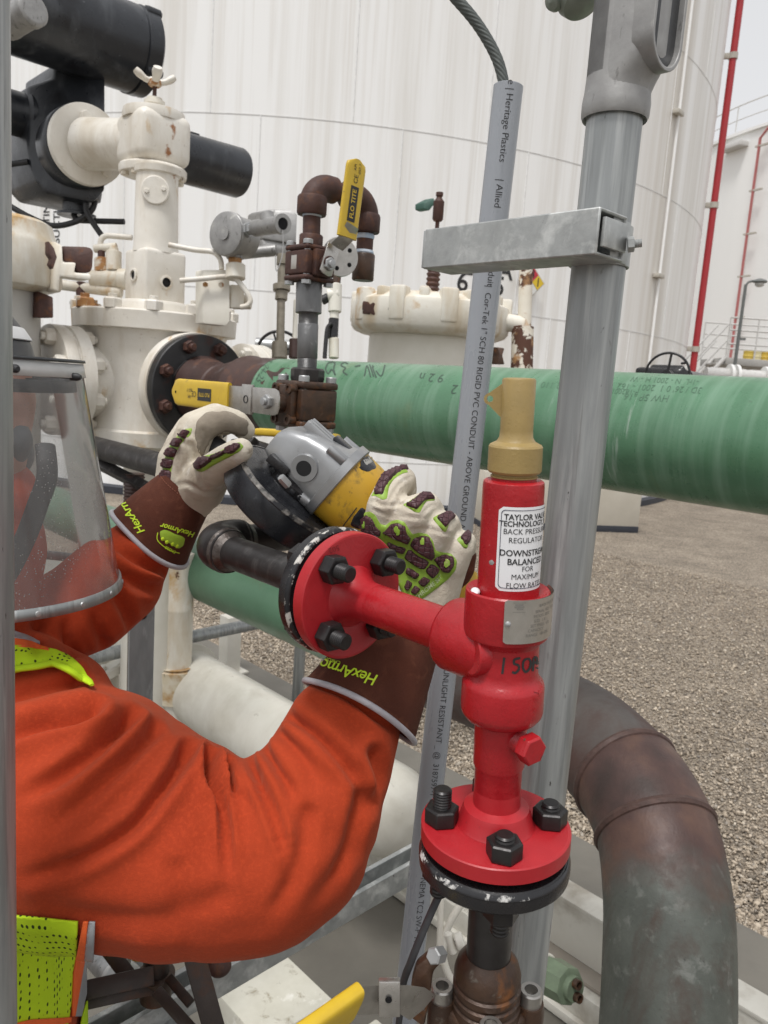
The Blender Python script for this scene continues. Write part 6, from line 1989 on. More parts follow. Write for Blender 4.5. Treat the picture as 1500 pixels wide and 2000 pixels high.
def loft(secs, n=48, cap=True):
    """secs: (x, cy, cz, hy, hz, power)"""
    mb = MB(MG); rows = []
    for x, cy, cz, hy, hz, pw in secs:
        row = []
        for k in range(n):
            a = 2 * math.pi * k / n; ca, sa = math.cos(a), math.sin(a)
            row.append((x, cy + math.copysign(abs(ca) ** pw, ca) * hy, cz + math.copysign(abs(sa) ** pw, sa) * hz))
        rows.append(row)
    vs = [p for r_ in rows for p in r_]; fs = []
    for i in range(len(rows) - 1):
        for k in range(n): fs.append([i * n + k, i * n + (k + 1) % n, (i + 1) * n + (k + 1) % n, (i + 1) * n + k])
    if cap: fs += [list(range(n))[::-1], [(len(rows) - 1) * n + k for k in range(n)]]
    mb.add(vs, fs); return mb
m_gear = MAT('scuffed_silver_gearcase', (.42, .425, .43), .36, .7, col2=(.34, .345, .35), nscale=25, bump=.06, bscale=120, patches=[((.20, .195, .19), 40, .68, .06, .5), ((.62, .62, .62), 90, .70, .04, .3)])
gc_ = loft([(-.047, 0, .032, .012, .008, .5), (-.045, 0, .032, .020, .014, .42), (-.036, 0, .035, .026, .020, .40), (-.020, 0, .038, .030, .0255, .38), (-.004, 0, .0395, .033, .029, .42), (.014, 0, .0405, .036, .0325, .5), (.022, 0, .041, .037, .0355, .62)])
gc_.build('gear_case', m_gear, AG, smooth=35)
gcb = gc_.bvh()
loft([(.021, 0, .041, .039, .038, .68), (.0215, 0, .041, .0418, .0405, .7), (.030, 0, .041, .0420, .0407, .7), (.031, 0, .041, .041, .0395, .7)]).build('gear_case_flange', m_gear, AG, smooth=30)
for yy, zz in ((-.034, .014), (-.034, .068), (.034, .014), (.034, .068)):
    mb = MB(MG @ Matrix.Translation((.014, yy * .93, zz)) @ Matrix.Rotation(math.pi / 2, 4, 'Y')); mb.lathe([(.005, -.012), (.0055, .006), (.0045, .0075), (0, .0075)], 16); mb.build('case_screw_boss', m_gear, AG)
# ribs and lock button on the case top
for yy in (-.012, -.002, .008):
    mb = MB(MG); mb.box((-.008, yy, .0655), .024, .0016, .0045, .0008); mb.build('cooling_rib', m_gear, AG)
mb = MB(MG); mb.box((.008, .004, .0705), .012, .008, .003, .002); mb.build('spindle_lock', m_guard, AG)
bm_ = MG @ Matrix.Translation((-.003, -.031, .038)) @ Matrix.Rotation(math.pi / 2, 4, 'X')
mb = MB(bm_); mb.lathe([(.0145, -.010), (.0135, .004), (.0128, .0065), (.0075, .0065)], 36, caps=False); mb.build('handle_boss', m_gear, AG)
mb = MB(bm_); mb.lathe([(.0075, .0064)] + threads(.005, -.006, .0075, .0016, .0007) + [(0, -.006)], 24); mb.build('handle_socket', m_dark, AG)
mb = MB(MG @ Matrix.Translation((-.024, -.030, .022))); mb.box((0, 0, 0), .012, .006, .0045, .0015); mb.build('guard_lever', m_black, AG)
mb = MB(fr(P(563, 948, .742), ROT @ Vector((-.5, .6, .5)))); mb.hexn(.0042, .012); mb.build('lever_screw', m_alu, AG)
m_ybody = MAT('dirty_yellow_plastic', (.56, .335, .022), .42, col2=(.50, .285, .022), nscale=14, bump=.08, bscale=150, patches=[((.10, .075, .03), 30, .60, .07, .6), ((.05, .04, .03), 55, .66, .05, .6)])
yb_ = loft([(.031, 0, .041, .0395, .038, .75), (.052, 0, .041, .0390, .0375, .8), (.073, 0, .040, .036, .034, .9), (.092, 0, .038, .031, .029, .95), (.115, 0, .036, .028, .0265, 1), (.15, 0, .036, .028, .026, 1), (.172, 0, .036, .030, .028, .9), (.190, 0, .036, .031, .029, .85), (.197, 0, .036, .026, .024, .85)])
yb_.build('motor_housing', m_ybody, AG, smooth=50)
ybb = yb_.bvh()
mb = MB(); pad_on(mb, ybb, [(694, 900), (716, 888), (728, 898), (736, 914), (718, 922), (704, 917)], .0009, base=-.0004, step=4, round_=2); lbp = mb.build('rating_label', m_guard, AG)
mb = MB(); pad_on(mb, ybb, [(706, 899), (721, 892), (729, 904), (714, 912)], .0013, base=.0, step=3, round_=2); sub_build(mb, 'label_panel', MAT('grey_label', (.36, .355, .33), .5), lbp)
mb = MB()
for k in range(7):
    stroke_on(mb, ybb, [(706 + 3.1 * k, 897 - 1.4 * k), (710 + 3.1 * k, 905 - 1.4 * k)], 1.3 if k % 2 else .7, off=.0016, sub=2)
sub_build(mb, 'label_print', m_ink, lbp, smooth=0)
mb = MB(); pad_on(mb, ybb, [(690, 1010), (706, 990), (720, 1000), (716, 1024), (700, 1034), (684, 1026)], .0008, base=-.0004, step=4, round_=2); mb.build('side_logo_panel', m_guard, AG)
mb = MB(); stroke_on(mb, ybb, [(668, 1030), (697, 991)], 2, off=.0006); stroke_on(mb, ybb, [(613, 985), (640, 955), (672, 932)], 2.2, off=.0005); mb.build('housing_seam', m_ink, AG, smooth=0)
mb = MB(); mb.tube([MG @ Vector((-.01, .03, .03)), P(548, 945, .845), P(470, 912, .868), P(405, 868, .89), P(374, 858, .90)], [.010, .0155, .0145, .0145, .016], seg=24, sub=5); mb.build('side_handle', m_rubber, AG)

# a third ball valve beyond the grinder: its lever seen nearly edge-on
TV = thing('ball_valve', 'ball valve behind the grinder with a thin edge on yellow lever and bright bracket', 'ball valve', P(545, 900, 1.5))
grip(TV, P(590, 849, 1.46), P(500, 843, 1.52), UP, .0075, .012)
mb = MB(); mb.tube([P(585, 848, 1.45), P(578, 852, 1.44), P(566, 868, 1.43), P(552, 884, 1.43)], .022, seg=4, sx=.12, sub=3, up=(ROT @ Vector((.5, .3, 1)))); mb.build('lever_plate', m_steel, TV)
mb = MB(fr(P(572, 862, 1.42), ROT @ Vector((-.45, .4, 1)))); mb.box((0, 0, 0), .013, .026, .004, .001); mb.build('lock_slide', m_steel, TV)
mb = MB(); mb.cyl(P(545, 870, 1.5), P(540, 935, 1.5), .034, seg=4); mb.build('valve_body', m_rustvalve, TV)
mb = MB(); mb.cyl(P(540, 930, 1.5), P(536, 1010, 1.52), .018, seg=20); mb.build('nipple', m_rust, TV)
grip(TV, P(618, 850, 1.44), P(657, 856, 1.40), UP, .0075, .012)
mb = MB(); mb.cyl(P(455, 880, 1.5), P(500, 876, 1.48), .022, seg=6); mb.cyl(P(500, 876, 1.48), P(545, 890, 1.5), .016, seg=16); mb.build('union', m_darksteel, TV)
# ================================================================== the worker
PR = thing('person', 'worker in orange hooded sweatshirt, yellow vest, face shield and leather gloves using a grinder', 'person', (P(-130, 1900, .86).x, P(-130, 1900, .86).y, 0))
def fabric(name, c, c2, weave=1400, bump=.25):
    m = MAT(name, c, .88, col2=c2, nscale=7, bump=bump, bscale=18, bump2=.35, bscale2=900, spec=.15,
            patches=[(tuple(x * 1.12 for x in c), 300, .60, .12, .9), (tuple(x * .8 for x in c), 25, .68, .08, .9)])
    b = m.node_tree.nodes['Principled BSDF']
    b.inputs['Sheen Weight'].default_value = .15
    b.inputs['Sheen Roughness'].default_value = .5
    b.inputs['Sheen Tint'].default_value = (1.0, .55, .35, 1)
    return m
m_orange = fabric('orange_fleece', (.40, .050, .016), (.345, .040, .013))
m_hivis = MAT('hivis_yellow_trim', (.50, .72, .02), .75, col2=(.44, .66, .02), nscale=20, bump=.2, bscale=300, spec=.2)
def mesh_mat():
    m = MAT('hivis_mesh', (.50, .70, .02), .8, col2=(.45, .64, .02), nscale=20, spec=.2)
    N, L = m.node_tree.nodes, m.node_tree.links
    b = N['Principled BSDF']
    src = b.inputs['Base Color'].links[0].from_socket
    tc = N.new('ShaderNodeTexCoord'); mp = N.new('ShaderNodeMapping'); mp.inputs['Scale'].default_value = (210, 210, 105)
    L.new(tc.outputs['Object'], mp.inputs['Vector'])
    v = N.new('ShaderNodeTexVoronoi'); v.inputs['Scale'].default_value = 1.0; v.inputs['Randomness'].default_value = .25
    L.new(mp.outputs[0], v.inputs['Vector'])
    r = N.new('ShaderNodeMapRange'); r.inputs['From Min'].default_value = .21; r.inputs['From Max'].default_value = .29
    L.new(v.outputs['Distance'], r.inputs['Value'])
    x = N.new('ShaderNodeMix'); x.data_type = 'RGBA'; x.inputs[6].default_value = (.03, .05, .01, 1)
    L.new(r.outputs[0], x.inputs['Factor']); L.new(src, x.inputs[7]); L.new(x.outputs[2], b.inputs['Base Color'])
    return m
m_mesh = mesh_mat()
m_hiorange = MAT('hivis_orange_tape', (.80, .13, .02), .6, col2=(.74, .11, .02), nscale=30)
m_silver = MAT('reflective_tape', (.40, .41, .43), .45, .3, col2=(.34, .35, .37), nscale=60, bump=.1, bscale=400)
m_leather = MAT('white_goat_leather', (.63, .575, .48), .72, col2=(.54, .48, .385), nscale=24, bump=.45, bscale=110, bump2=.3, bscale2=500, spec=.3,
                patches=[((.36, .30, .23), 16, .60, .10, .8), ((.30, .25, .19), 60, .68, .05, .8), ((.70, .66, .59), 40, .64, .06, .7)])
m_palm = MAT('soiled_grey_palm', (.30, .255, .20), .75, col2=(.20, .17, .135), nscale=28, bump=.5, bscale=100, bump2=.3, bscale2=480, spec=.25, patches=[((.42, .36, .29), 18, .6, .08, .8)])
m_cuff = MAT('brown_split_leather', (.095, .030, .017), .82, col2=(.070, .021, .013), nscale=20, bump=.3, bscale=120, bump2=.35, bscale2=800, spec=.2, patches=[((.13, .045, .025), 50, .62, .08, .8)])
m_pad = MAT('maroon_rubber_pad', (.082, .028, .034), .5, col2=(.062, .021, .027), nscale=40, bump=.1, bscale=300)
def hexpad():
    m = m_pad; N, L = m.node_tree.nodes, m.node_tree.links
    b = N['Principled BSDF']; tc = N.new('ShaderNodeTexCoord')
    v = N.new('ShaderNodeTexVoronoi'); v.feature = 'DISTANCE_TO_EDGE'; v.inputs['Scale'].default_value = 190; v.inputs['Randomness'].default_value = .35
    L.new(tc.outputs['Object'], v.inputs['Vector'])
    r = N.new('ShaderNodeMapRange'); r.inputs['From Max'].default_value = .08
    L.new(v.outputs['Distance'], r.inputs['Value'])
    bp = N.new('ShaderNodeBump'); bp.inputs['Strength'].default_value = .9; bp.inputs['Distance'].default_value = .0012
    L.new(r.outputs[0], bp.inputs['Height']); L.new(bp.outputs[0], b.inputs['Normal'])
hexpad()
m_lime = MAT('lime_rubber_edge', (.27, .43, .045), .5, col2=(.21, .35, .04), nscale=50, patches=[((.40, .42, .16), 60, .66, .06, .6)])
m_limeprint = MAT('lime_print', (.62, .85, .03), .6, col2=(.56, .78, .03), nscale=50)
m_hem = MAT('grey_reflective_piping', (.46, .44, .47), .55, col2=(.40, .385, .41), nscale=60, bump=.3, bscale=200)

def arr(mb):
    V = np.array([tuple(v) for v in mb.v]); N_ = np.array([tuple(n) for n in mb.n])
    q = (V - np.array(CAM)) @ np.array(ROT)
    px = CX - q[:, 0] / q[:, 2] * F; py = CY + q[:, 1] / q[:, 2] * F
    view = np.array(CAM) - V; view /= np.linalg.norm(view, axis=1)[:, None]
    face = (N_ * view).sum(1)
    return V, N_, px, py, face
def seg_dist(px, py, pts):
    best = np.full(px.shape, 1e9); tt = np.zeros(px.shape); sd = np.zeros(px.shape)
    L = [0]
    for a, b in zip(pts, pts[1:]): L.append(L[-1] + math.hypot(b[0] - a[0], b[1] - a[1]))
    for i, (a, b) in enumerate(zip(pts, pts[1:])):
        dx, dy = b[0] - a[0], b[1] - a[1]; l2 = dx * dx + dy * dy + 1e-9
        t = np.clip(((px - a[0]) * dx + (py - a[1]) * dy) / l2, 0, 1)
        ex, ey = px - a[0] - t * dx, py - a[1] - t * dy
        d = np.hypot(ex, ey)
        m = d < best
        best[m] = d[m]; tt[m] = (L[i] + t[m] * (L[i + 1] - L[i])) / L[-1]
        sd[m] = np.sign(dx * ey - dy * ex)[m]
    return best, tt, sd
def creases(mb, strokes, gate=-.15):
    """press folds into cloth: (points, width px, depth m, shoulder, start strength, end strength)"""
    V, N_, px, py, face = arr(mb)
    D = np.zeros(len(V))
    g = np.clip((face - gate) / .42, 0, 1)
    for pts, wpx, dep, sh, s0, s1 in strokes:
        ps, _ = catmull([Vector((p[0], p[1], 0)) for p in pts], [1] * len(pts), 5)
        ps = [(p.x, p.y) for p in ps]
        d, t, sd = seg_dist(px, py, ps)
        st = (s0 + (s1 - s0) * t) * np.clip((1 - t) / .30, 0, 1) ** .8
        D += st * dep * (-np.exp(-(d / wpx) ** 2) + sh * np.exp(-((d - 2.1 * wpx) / (1.3 * wpx)) ** 2))
    V = V + N_ * (D * g)[:, None]
    mb.v = [Vector(v) for v in V]
def soften(mb, it=2):
    bm = bmesh.new()
    vs = [bm.verts.new(v) for v in mb.v]
    for f in mb.f:
        try: bm.faces.new([vs[i] for i in f])
        except ValueError: pass
    for _ in range(it): bmesh.ops.smooth_vert(bm, verts=bm.verts[:], factor=.5, use_axis_x=True, use_axis_y=True, use_axis_z=True)
    bm.verts.index_update()
    mb.v = [v.co.copy() for v in bm.verts]
    bm.normal_update()
    mb.n = [v.normal.copy() for v in bm.verts]
    bm.free()

# ---------------- sweatshirt: torso and both sleeves, one skin
mb = MB()
mb.chain([(-40, 1500, .742, .110), (30, 1545, .733, .108), (100, 1570, .727, .113), (170, 1588, .722, .113), (250, 1618, .718, .104), (340, 1650, .715, .096), (430, 1672, .714, .086), (500, 1668, .714, .083), (555, 1635, .716, .080), (605, 1575, .722, .069), (640, 1505, .732, .061), (668, 1435, .745, .0555), (692, 1395, .757, .0485), (712, 1350, .765, .040)])
mb.chain([(104, 1382, .758, .056), (62, 1384, .757, .066), (15, 1382, .757, .076), (-60, 1410, .77, .095)])
mb.chain([(-60, 1280, .82, .07), (30, 1245, .82, .048), (105, 1215, .83, .048), (170, 1185, .85, .052), (225, 1135, .875, .053), (256, 1095, .89, .044), (290, 1045, .90, .034)])
T0 = P(-130, 1480, .83)
tors = [(T0 + UP * .04, .11), (T0 - UP * .12, .145), (T0 - UP * .30, .150), (T0 - UP * .48, .152), (T0 - UP * .58, .150)]
for (a, ra), (b, rb2) in zip(tors, tors[1:]): mb.cone2(a, ra, b, rb2)
mb.chain([(-130, 1250, .77, .085), (-60, 1080, .765, .072), (-35, 985, .76, .055)])
sw = remesh(mb, .0034, 7, .5)
FOLDS = [
    ([(185, 1392), (150, 1402), (95, 1412), (20, 1432), (-40, 1440)], 15, .012, .55, 1.0, .5),
    ([(250, 1408), (215, 1440), (168, 1482), (105, 1525), (30, 1562)], 16, .012, .5, 1.0, .4),
    ([(300, 1428), (262, 1470), (218, 1512), (150, 1580), (90, 1625)], 15, .009, .5, .9, .3),
    ([(366, 1468), (345, 1505), (314, 1548), (263, 1612), (190, 1660), (100, 1700), (30, 1722)], 15, .011, .55, 1.0, .45),
    ([(408, 1474), (409, 1505), (418, 1535), (432, 1560), (440, 1620), (446, 1700), (450, 1735)], 10, .016, .5, 1.15, .45),
    ([(440, 1488), (448, 1522), (458, 1552), (466, 1566)], 8, .013, .6, 1.0, .9),
    ([(484, 1468), (500, 1512), (530, 1580), (550, 1640), (566, 1700)], 10, .014, .55, 1.1, .45),
    ([(509, 1440), (525, 1475), (545, 1508), (566, 1540), (580, 1580)], 10, .012, .55, 1.0, .4),
    ([(546, 1388), (585, 1412), (632, 1447), (680, 1500), (708, 1550), (716, 1590)], 13, .011, .5, 1.0, .5),
    ([(520, 1410), (560, 1440), (600, 1490), (622, 1540)], 11, .008, .5, 1.0, .3),
    ([(590, 1332), (640, 1348), (700, 1376), (775, 1432)], 10, .007, .6, .8, 1.1),
    ([(730, 1470), (745, 1520), (728, 1570), (690, 1605)], 14, .008, .5, .9, .4),
    ([(705, 1560), (690, 1640), (655, 1710), (610, 1760)], 18, .008, .4, .8, .5),
    ([(346, 1700), (356, 1745), (340, 1790)], 22, .004, .5, .7, .3),
    ([(600, 1590), (590, 1660), (560, 1740), (520, 1790)], 17, .007, .5, .6, .6),
    ([(430, 1750), (330, 1790), (200, 1790), (80, 1770)], 26, .005, .4, .4, .8),
    ([(150, 1335), (110, 1345), (40, 1362), (-20, 1372)], 13, .007, .5, .9, .5),
    # far sleeve
    ([(330, 1122), (290, 1105), (250, 1085), (215, 1060)], 11, .010, .6, 1.0, .5),
    ([(318, 1150), (270, 1142), (225, 1118), (195, 1085)], 12, .009, .6, .9, .5),
    ([(262, 1232), (245, 1195), (225, 1160), (205, 1120)], 12, .009, .6, .9, .4),
    ([(205, 1262), (190, 1225), (180, 1190)], 12, .008, .6, .9, .4),
    ([(140, 1285), (128, 1240), (130, 1200)], 12, .008, .6, .9, .4),
    ([(70, 1275), (68, 1235), (80, 1200)], 12, .008, .6, .9, .4),
]
FOLDS = [(p, w * .80, d * 1.38, sh, a, b) for p, w, d, sh, a, b in FOLDS]
creases(sw, FOLDS, gate=.16)
soften(sw, 2)
# broad cloth undulation
V, N_, px, py, face = arr(sw)
from mathutils import noise as _nz
und = np.array([_nz.noise(Vector(v) * 9) * .0032 + _nz.noise(Vector(v) * 24) * .0012 for v in V])
sw.v = [Vector(v) for v in (V + N_ * und[:, None])]
soften(sw, 1)
swb = sw.bvh()
SWO = sw.build('sweatshirt', m_orange, PR, smooth=180)

# ---------------- hi-vis vest pieces: cut out of the sweatshirt's own surface and lifted off it
def vest(name, poly, h, mat, dmax=.95, thick=.002):
    """poly: convex outline in photo pixels, clockwise or not; kept where the surface is nearer than dmax"""
    xs = [p[0] for p in poly]; ys = [p[1] for p in poly]
    V, N_, px, py, face = arr(sw)
    q = (V - np.array(CAM)) @ np.array(ROT)
    okv = (px > min(xs) - 15) & (px < max(xs) + 15) & (py > min(ys) - 15) & (py < max(ys) + 15) & (-q[:, 2] < dmax) & (face > -.45)
    bm = bmesh.new(); idx = {}
    for f in sw.f:
        if all(okv[i] for i in f):
            for i in f:
                if i not in idx: idx[i] = bm.verts.new(Vector(V[i]) + Vector(N_[i]) * h)
            try: bm.faces.new([idx[i] for i in f])
            except ValueError: pass
    cx, cy = sum(xs) / len(xs), sum(ys) / len(ys)
    cen = RAY(cx, cy)
    for a, b in zip(poly, poly[1:] + poly[:1]):
        no = RAY(*a).cross(RAY(*b)).normalized()
        if no.dot(cen) > 0: no = -no
        bmesh.ops.bisect_plane(bm, geom=bm.verts[:] + bm.edges[:] + bm.faces[:], plane_co=CAM, plane_no=no, clear_outer=True)
    mb = MB()
    if not bm.faces: return None
    mb.bm(bm)
    return mb.build(name, mat, PR, smooth=180, solid=thick)
def drape(name, rows, off, mat, nu=64, nv=12):
    """a band of cloth laid over the shoulder: rows of (x, upper edge, lower edge)"""
    xs = [r[0] for r in rows]
    g = []
    for k in range(nu + 1):
        x = lerp(xs[0], xs[-1], k / nu)
        a = float(np.interp(x, xs, [r[1] for r in rows])); b = float(np.interp(x, xs, [r[2] for r in rows]))
        col = []
        for m_ in range(nv + 1):
            y = lerp(a, b, m_ / nv)
            q = hit(swb, x, y, 0)
            d = proj(q)[2] if q is not None else .76
            col.append(min(d, .80))
        g.append((x, a, b, col))
    D = np.array([c[3] for c in g])
    for _ in range(6):
        P_ = np.pad(D, 1, mode='edge')
        D = np.minimum(D, (P_[:-2, 1:-1] + P_[2:, 1:-1] + P_[1:-1, :-2] + P_[1:-1, 2:]) / 4)
    mb = MB()
    mb.grid([[P(x, lerp(a, b, m_ / nv), D[k, m_] - off) for m_ in range(nv + 1)] for k, (x, a, b, c_) in enumerate(g)])
    return mb.build(name, mat, PR, smooth=180, solid=.0025)
drape('vest_shoulder', [(-70, 1260, 1328), (25, 1260, 1315), (70, 1262, 1305), (110, 1269, 1302), (140, 1285, 1312), (160, 1303, 1325), (177, 1330, 1340)], .006, m_mesh)
drape('vest_orange_tape', [(-70, 1244, 1262), (25, 1246, 1263), (60, 1253, 1266), (95, 1266, 1271)], .0075, m_hiorange, 30, 6)
drape('vest_silver_tape', [(-70, 1228, 1245), (25, 1231, 1247), (60, 1245, 1254), (78, 1254, 1258)], .0065, m_silver, 30, 6)
bp_ = []
for x, y in ((-40, 1318), (0, 1314), (25, 1311), (50, 1306), (75, 1302), (100, 1301), (120, 1305), (138, 1312), (152, 1320), (163, 1328), (172, 1337), (178, 1346)):
    q = hit(swb, x, y, .004)
    if q is not None and proj(q)[2] < .86: bp_.append(q)
mb = MB(); bp_ = [p + (CAM - p).normalized() * .006 for p in bp_]
mb = MB(); mb.tube(bp_, [.005] * (len(bp_) - 2) + [.004, .002], seg=14, sub=4, sx=.6); mb.build('vest_edge_binding', m_hivis, PR)
vest('vest_panel', [(-60, 1780), (152, 1800), (148, 1900), (134, 1988), (124, 2040), (-60, 2040)], .004, m_mesh, 1.1)
vest('vest_orange_tape', [(148, 1800), (172, 1800), (164, 1880), (146, 1985), (128, 1985), (144, 1900)], .006, m_hiorange, 1.1)
vest('vest_orange_tape', [(-60, 2000), (60, 1992), (140, 1972), (138, 1996), (60, 2018), (-60, 2030)], .0065, m_hiorange, 1.1)
vest('vest_silver_tape', [(170, 1800), (186, 1800), (182, 1880), (158, 1985), (142, 1985), (160, 1880)], .005, m_silver, 1.1)
vest('vest_edge_binding', [(178, 1890), (192, 1890), (186, 1960), (160, 2050), (140, 2050), (162, 1980)], .006, m_hivis, 1.1)

# ---------------- trousers and boots
mb = MB()
hipc = T0 - UP * .60
fx = (ROT @ Vector((1, 0, 0))); fx.z = 0; fx.normalize()
for s_ in (-1, 1):
    hp = hipc + B * 0 + Vector((-fx.y, fx.x, 0)) * .085 * s_
    kn = Vector((hp.x, hp.y, .50)) + fx * .03 * s_
    an = Vector((hp.x, hp.y, .12)) + fx * .02 * s_
    mb.cone2(hp + UP * .04, .115, hp - UP * .12, .10); mb.cone2(hp - UP * .12, .10, kn, .072); mb.cone2(kn, .072, an, .062)
mb.cone2(hipc - Vector((-fx.y, fx.x, 0)) * .05, .13, hipc + Vector((-fx.y, fx.x, 0)) * .05, .13)
tr = remesh(mb, .009, 6); tr.build('trousers', MAT('dark_navy_trousers', (.02, .024, .04), .85, col2=(.028, .032, .05), nscale=12, bump=.2), PR, smooth=180)
for s_ in (-1, 1):
    hp = hipc + Vector((-fx.y, fx.x, 0)) * .085 * s_
    mb = MB(); a0_ = Vector((hp.x, hp.y, 0)) + fx * .02 * s_
    mb.cone2(a0_ + UP * .16, .055, a0_ + UP * .055, .052); mb.cone2(a0_ + UP * .052, .05, a0_ + fx * .15 + UP * .042, .040)
    bt = remesh(mb, .007, 4)
    bt.v = [Vector((v.x, v.y, max(v.z, .003))) for v in bt.v]
    bt.build('boot', m_rubber, PR, smooth=60)

# ---------------- head, respirator, helmet, face shield
m_skin = MAT('skin', (.46, .235, .165), .5, col2=(.42, .20, .14), nscale=20, bump=.1, bscale=300, spec=.4)
HD = .745
mb = MB()
mb.chain([(-150, 770, HD, .088), (-115, 775, HD, .084)])
mb.chain([(-110, 820, HD, .078), (-60, 880, HD, .052), (-40, 915, HD, .036)])
mb.chain([(-30, 770, HD, .030), (20, 780, HD, .018)])
mb.chain([(10, 790, HD, .010), (30, 838, HD, .012)])
mb.chain([(-5, 880, HD, .022), (15, 886, HD, .014)])
mb.chain([(-130, 900, HD, .055), (-110, 1010, .76, .055)])
for s_ in (-1, 1):
    c = P(-120, 835, HD) + Vector((-fx.y, fx.x, 0)) * .078 * s_
    mb.cone2(c - UP * .02, .012, c + UP * .02, .016)
hd_ = remesh(mb, .0045, 5); hdo = hd_.build('head', m_skin, PR, smooth=180)
for s_ in (-1, 1):
    c = P(14, 800, HD) + Vector((-fx.y, fx.x, 0)) * .031 * s_ - fx * .012
    mb = MB(fr(c, fx)); mb.ball((0, 0, 0), .012, .012, .012); sub_build(mb, 'eye', MAT('eye_white', (.7, .68, .65), .2), hdo)
    mb = MB(fr(c + fx * .0105, fx)); mb.lathe([(.006, 0), (.004, .0016), (0, .002)], 16); sub_build(mb, 'iris', MAT('eye_iris', (.05, .03, .02), .2), hdo)
mb = MB(); mb.chain([(-42, 868, HD, .042), (6, 862, HD, .027)])
for s_ in (-1, 1):
    c = P(-40, 895, HD) + Vector((-fx.y, fx.x, 0)) * .052 * s_
    mb.cone2(P(-45, 880, HD), .025, c, .028)
rs = remesh(mb, .0045, 4); rs.build('respirator', MAT('grey_rubber_mask', (.085, .09, .10), .5, col2=(.06, .065, .07), nscale=30), PR, smooth=180)
mb = MB(); mb.tube([P(x, y, d) for x, y, d in ((88, 870, .735), (92, 930, .71), (74, 985, .70), (52, 1045, .695), (20, 1110, .69), (-20, 1170, .685))], .009, seg=16, sub=5, sx=.4); mb.build('harness_strap', m_rubber, PR)
hv_ = VL(-130, 690, HD)
rows = [(700, 184), (690, 183), (660, 176), (625, 158), (590, 130), (555, 92), (532, 50), (524, 0)]
m_helmet = MAT('grey_black_helmet', (.05, .052, .055), .4, col2=(.04, .042, .045), nscale=30)
vlathe(rows, hv_, 56).build('hard_hat', m_helmet, PR)
vlathe([(652, 176), (650, 177.5), (628, 163.5), (626, 160)], hv_, 56, caps=False).build('helmet_stripe', MAT('white_stripe', (.62, .62, .62), .4), PR)
mb = MB(fr(hv_.aty(738), UP)); mb.lathe([(.086, -.006), (.090, -.006), (.090, .006), (.086, .006)], 48, caps=False); mb.build('sweat_band', m_rubber, PR)
tc_ = P(-100, 688, .73); bc_ = P(-25, 1146, .765)
r_t, r_b = .1150, .1240
fy = Vector((-fx.y, fx.x, 0))
def shield_pt(s, a, dr=0.0):
    c = lerp(tc_, bc_, s); r = lerp(r_t, r_b, s) + dr
    return c + (fx * math.cos(a) + fy * math.sin(a)) * r
def sband(name, s0, s1, dr, mat, ns=2, th=.0015, amax=100):
    o = []
    mb = MB()
    mb.grid([[shield_pt(lerp(s0, s1, i / ns), rad(lerp(-amax, amax, k / 72)), dr) for k in range(73)] for i in range(ns + 1)])
    return mb.build(name, mat, PR, smooth=180, solid=th)
def shield_mat():
    m = bpy.data.materials.new('dusty_clear_plastic'); m.use_nodes = True
    N, L = m.node_tree.nodes, m.node_tree.links
    N.remove(N['Principled BSDF']); out = N['Material Output']
    tc = N.new('ShaderNodeTexCoord')
    def nz(sc, det, lo, hi, a, b, st=(1, 1, 1)):
        mp = N.new('ShaderNodeMapping'); mp.inputs['Scale'].default_value = st; L.new(tc.outputs['Object'], mp.inputs[0])
        n = N.new('ShaderNodeTexNoise'); n.inputs['Scale'].default_value = sc; n.inputs['Detail'].default_value = det
        L.new(mp.outputs[0], n.inputs['Vector'])
        r = N.new('ShaderNodeMapRange'); r.inputs['From Min'].default_value = lo; r.inputs['From Max'].default_value = hi; r.inputs['To Min'].default_value = a; r.inputs['To Max'].default_value = b
        L.new(n.outputs['Fac'], r.inputs['Value']); return r.outputs[0]
    haze = nz(6, 6, .3, .7, .18, .42)
    v = N.new('ShaderNodeTexVoronoi'); v.inputs['Scale'].default_value = 330; L.new(tc.outputs['Object'], v.inputs['Vector'])
    sp = N.new('ShaderNodeMapRange'); sp.inputs['From Min'].default_value = .22; sp.inputs['From Max'].default_value = .12; sp.inputs['To Max'].default_value = .75
    L.new(v.outputs['Distance'], sp.inputs['Value'])
    msk = nz(11, 5, .45, .62, 0, 1)
    mu = N.new('ShaderNodeMath'); mu.operation = 'MULTIPLY'; L.new(sp.outputs[0], mu.inputs[0]); L.new(msk, mu.inputs[1])
    ad = N.new('ShaderNodeMath'); ad.operation = 'ADD'; ad.use_clamp = True; L.new(haze, ad.inputs[0]); L.new(mu.outputs[0], ad.inputs[1])
    tr_ = N.new('ShaderNodeBsdfTransparent'); tr_.inputs[0].default_value = (.93, .94, .94, 1)
    df = N.new('ShaderNodeBsdfDiffuse'); df.inputs[0].default_value = (.36, .35, .335, 1)
    m1 = N.new('ShaderNodeMixShader'); L.new(ad.outputs[0], m1.inputs[0]); L.new(tr_.outputs[0], m1.inputs[1]); L.new(df.outputs[0], m1.inputs[2])
    gl = N.new('ShaderNodeBsdfGlossy'); gl.inputs['Roughness'].default_value = .12
    fz = N.new('ShaderNodeFresnel'); fz.inputs['IOR'].default_value = 1.35
    m2 = N.new('ShaderNodeMixShader'); L.new(fz.outputs[0], m2.inputs[0]); L.new(m1.outputs[0], m2.inputs[1]); L.new(gl.outputs[0], m2.inputs[2])
    L.new(m2.outputs[0], out.inputs['Surface'])
    return m
fs_ = sband('face_shield', .045, .97, 0, shield_mat(), ns=16, th=0)
sband('visor_mount', .085, .135, -.010, m_rubber, th=.003, amax=75)
m_frost = MAT('frosted_grey_band', (.62, .62, .61), .4, col2=(.54, .54, .53), nscale=30)
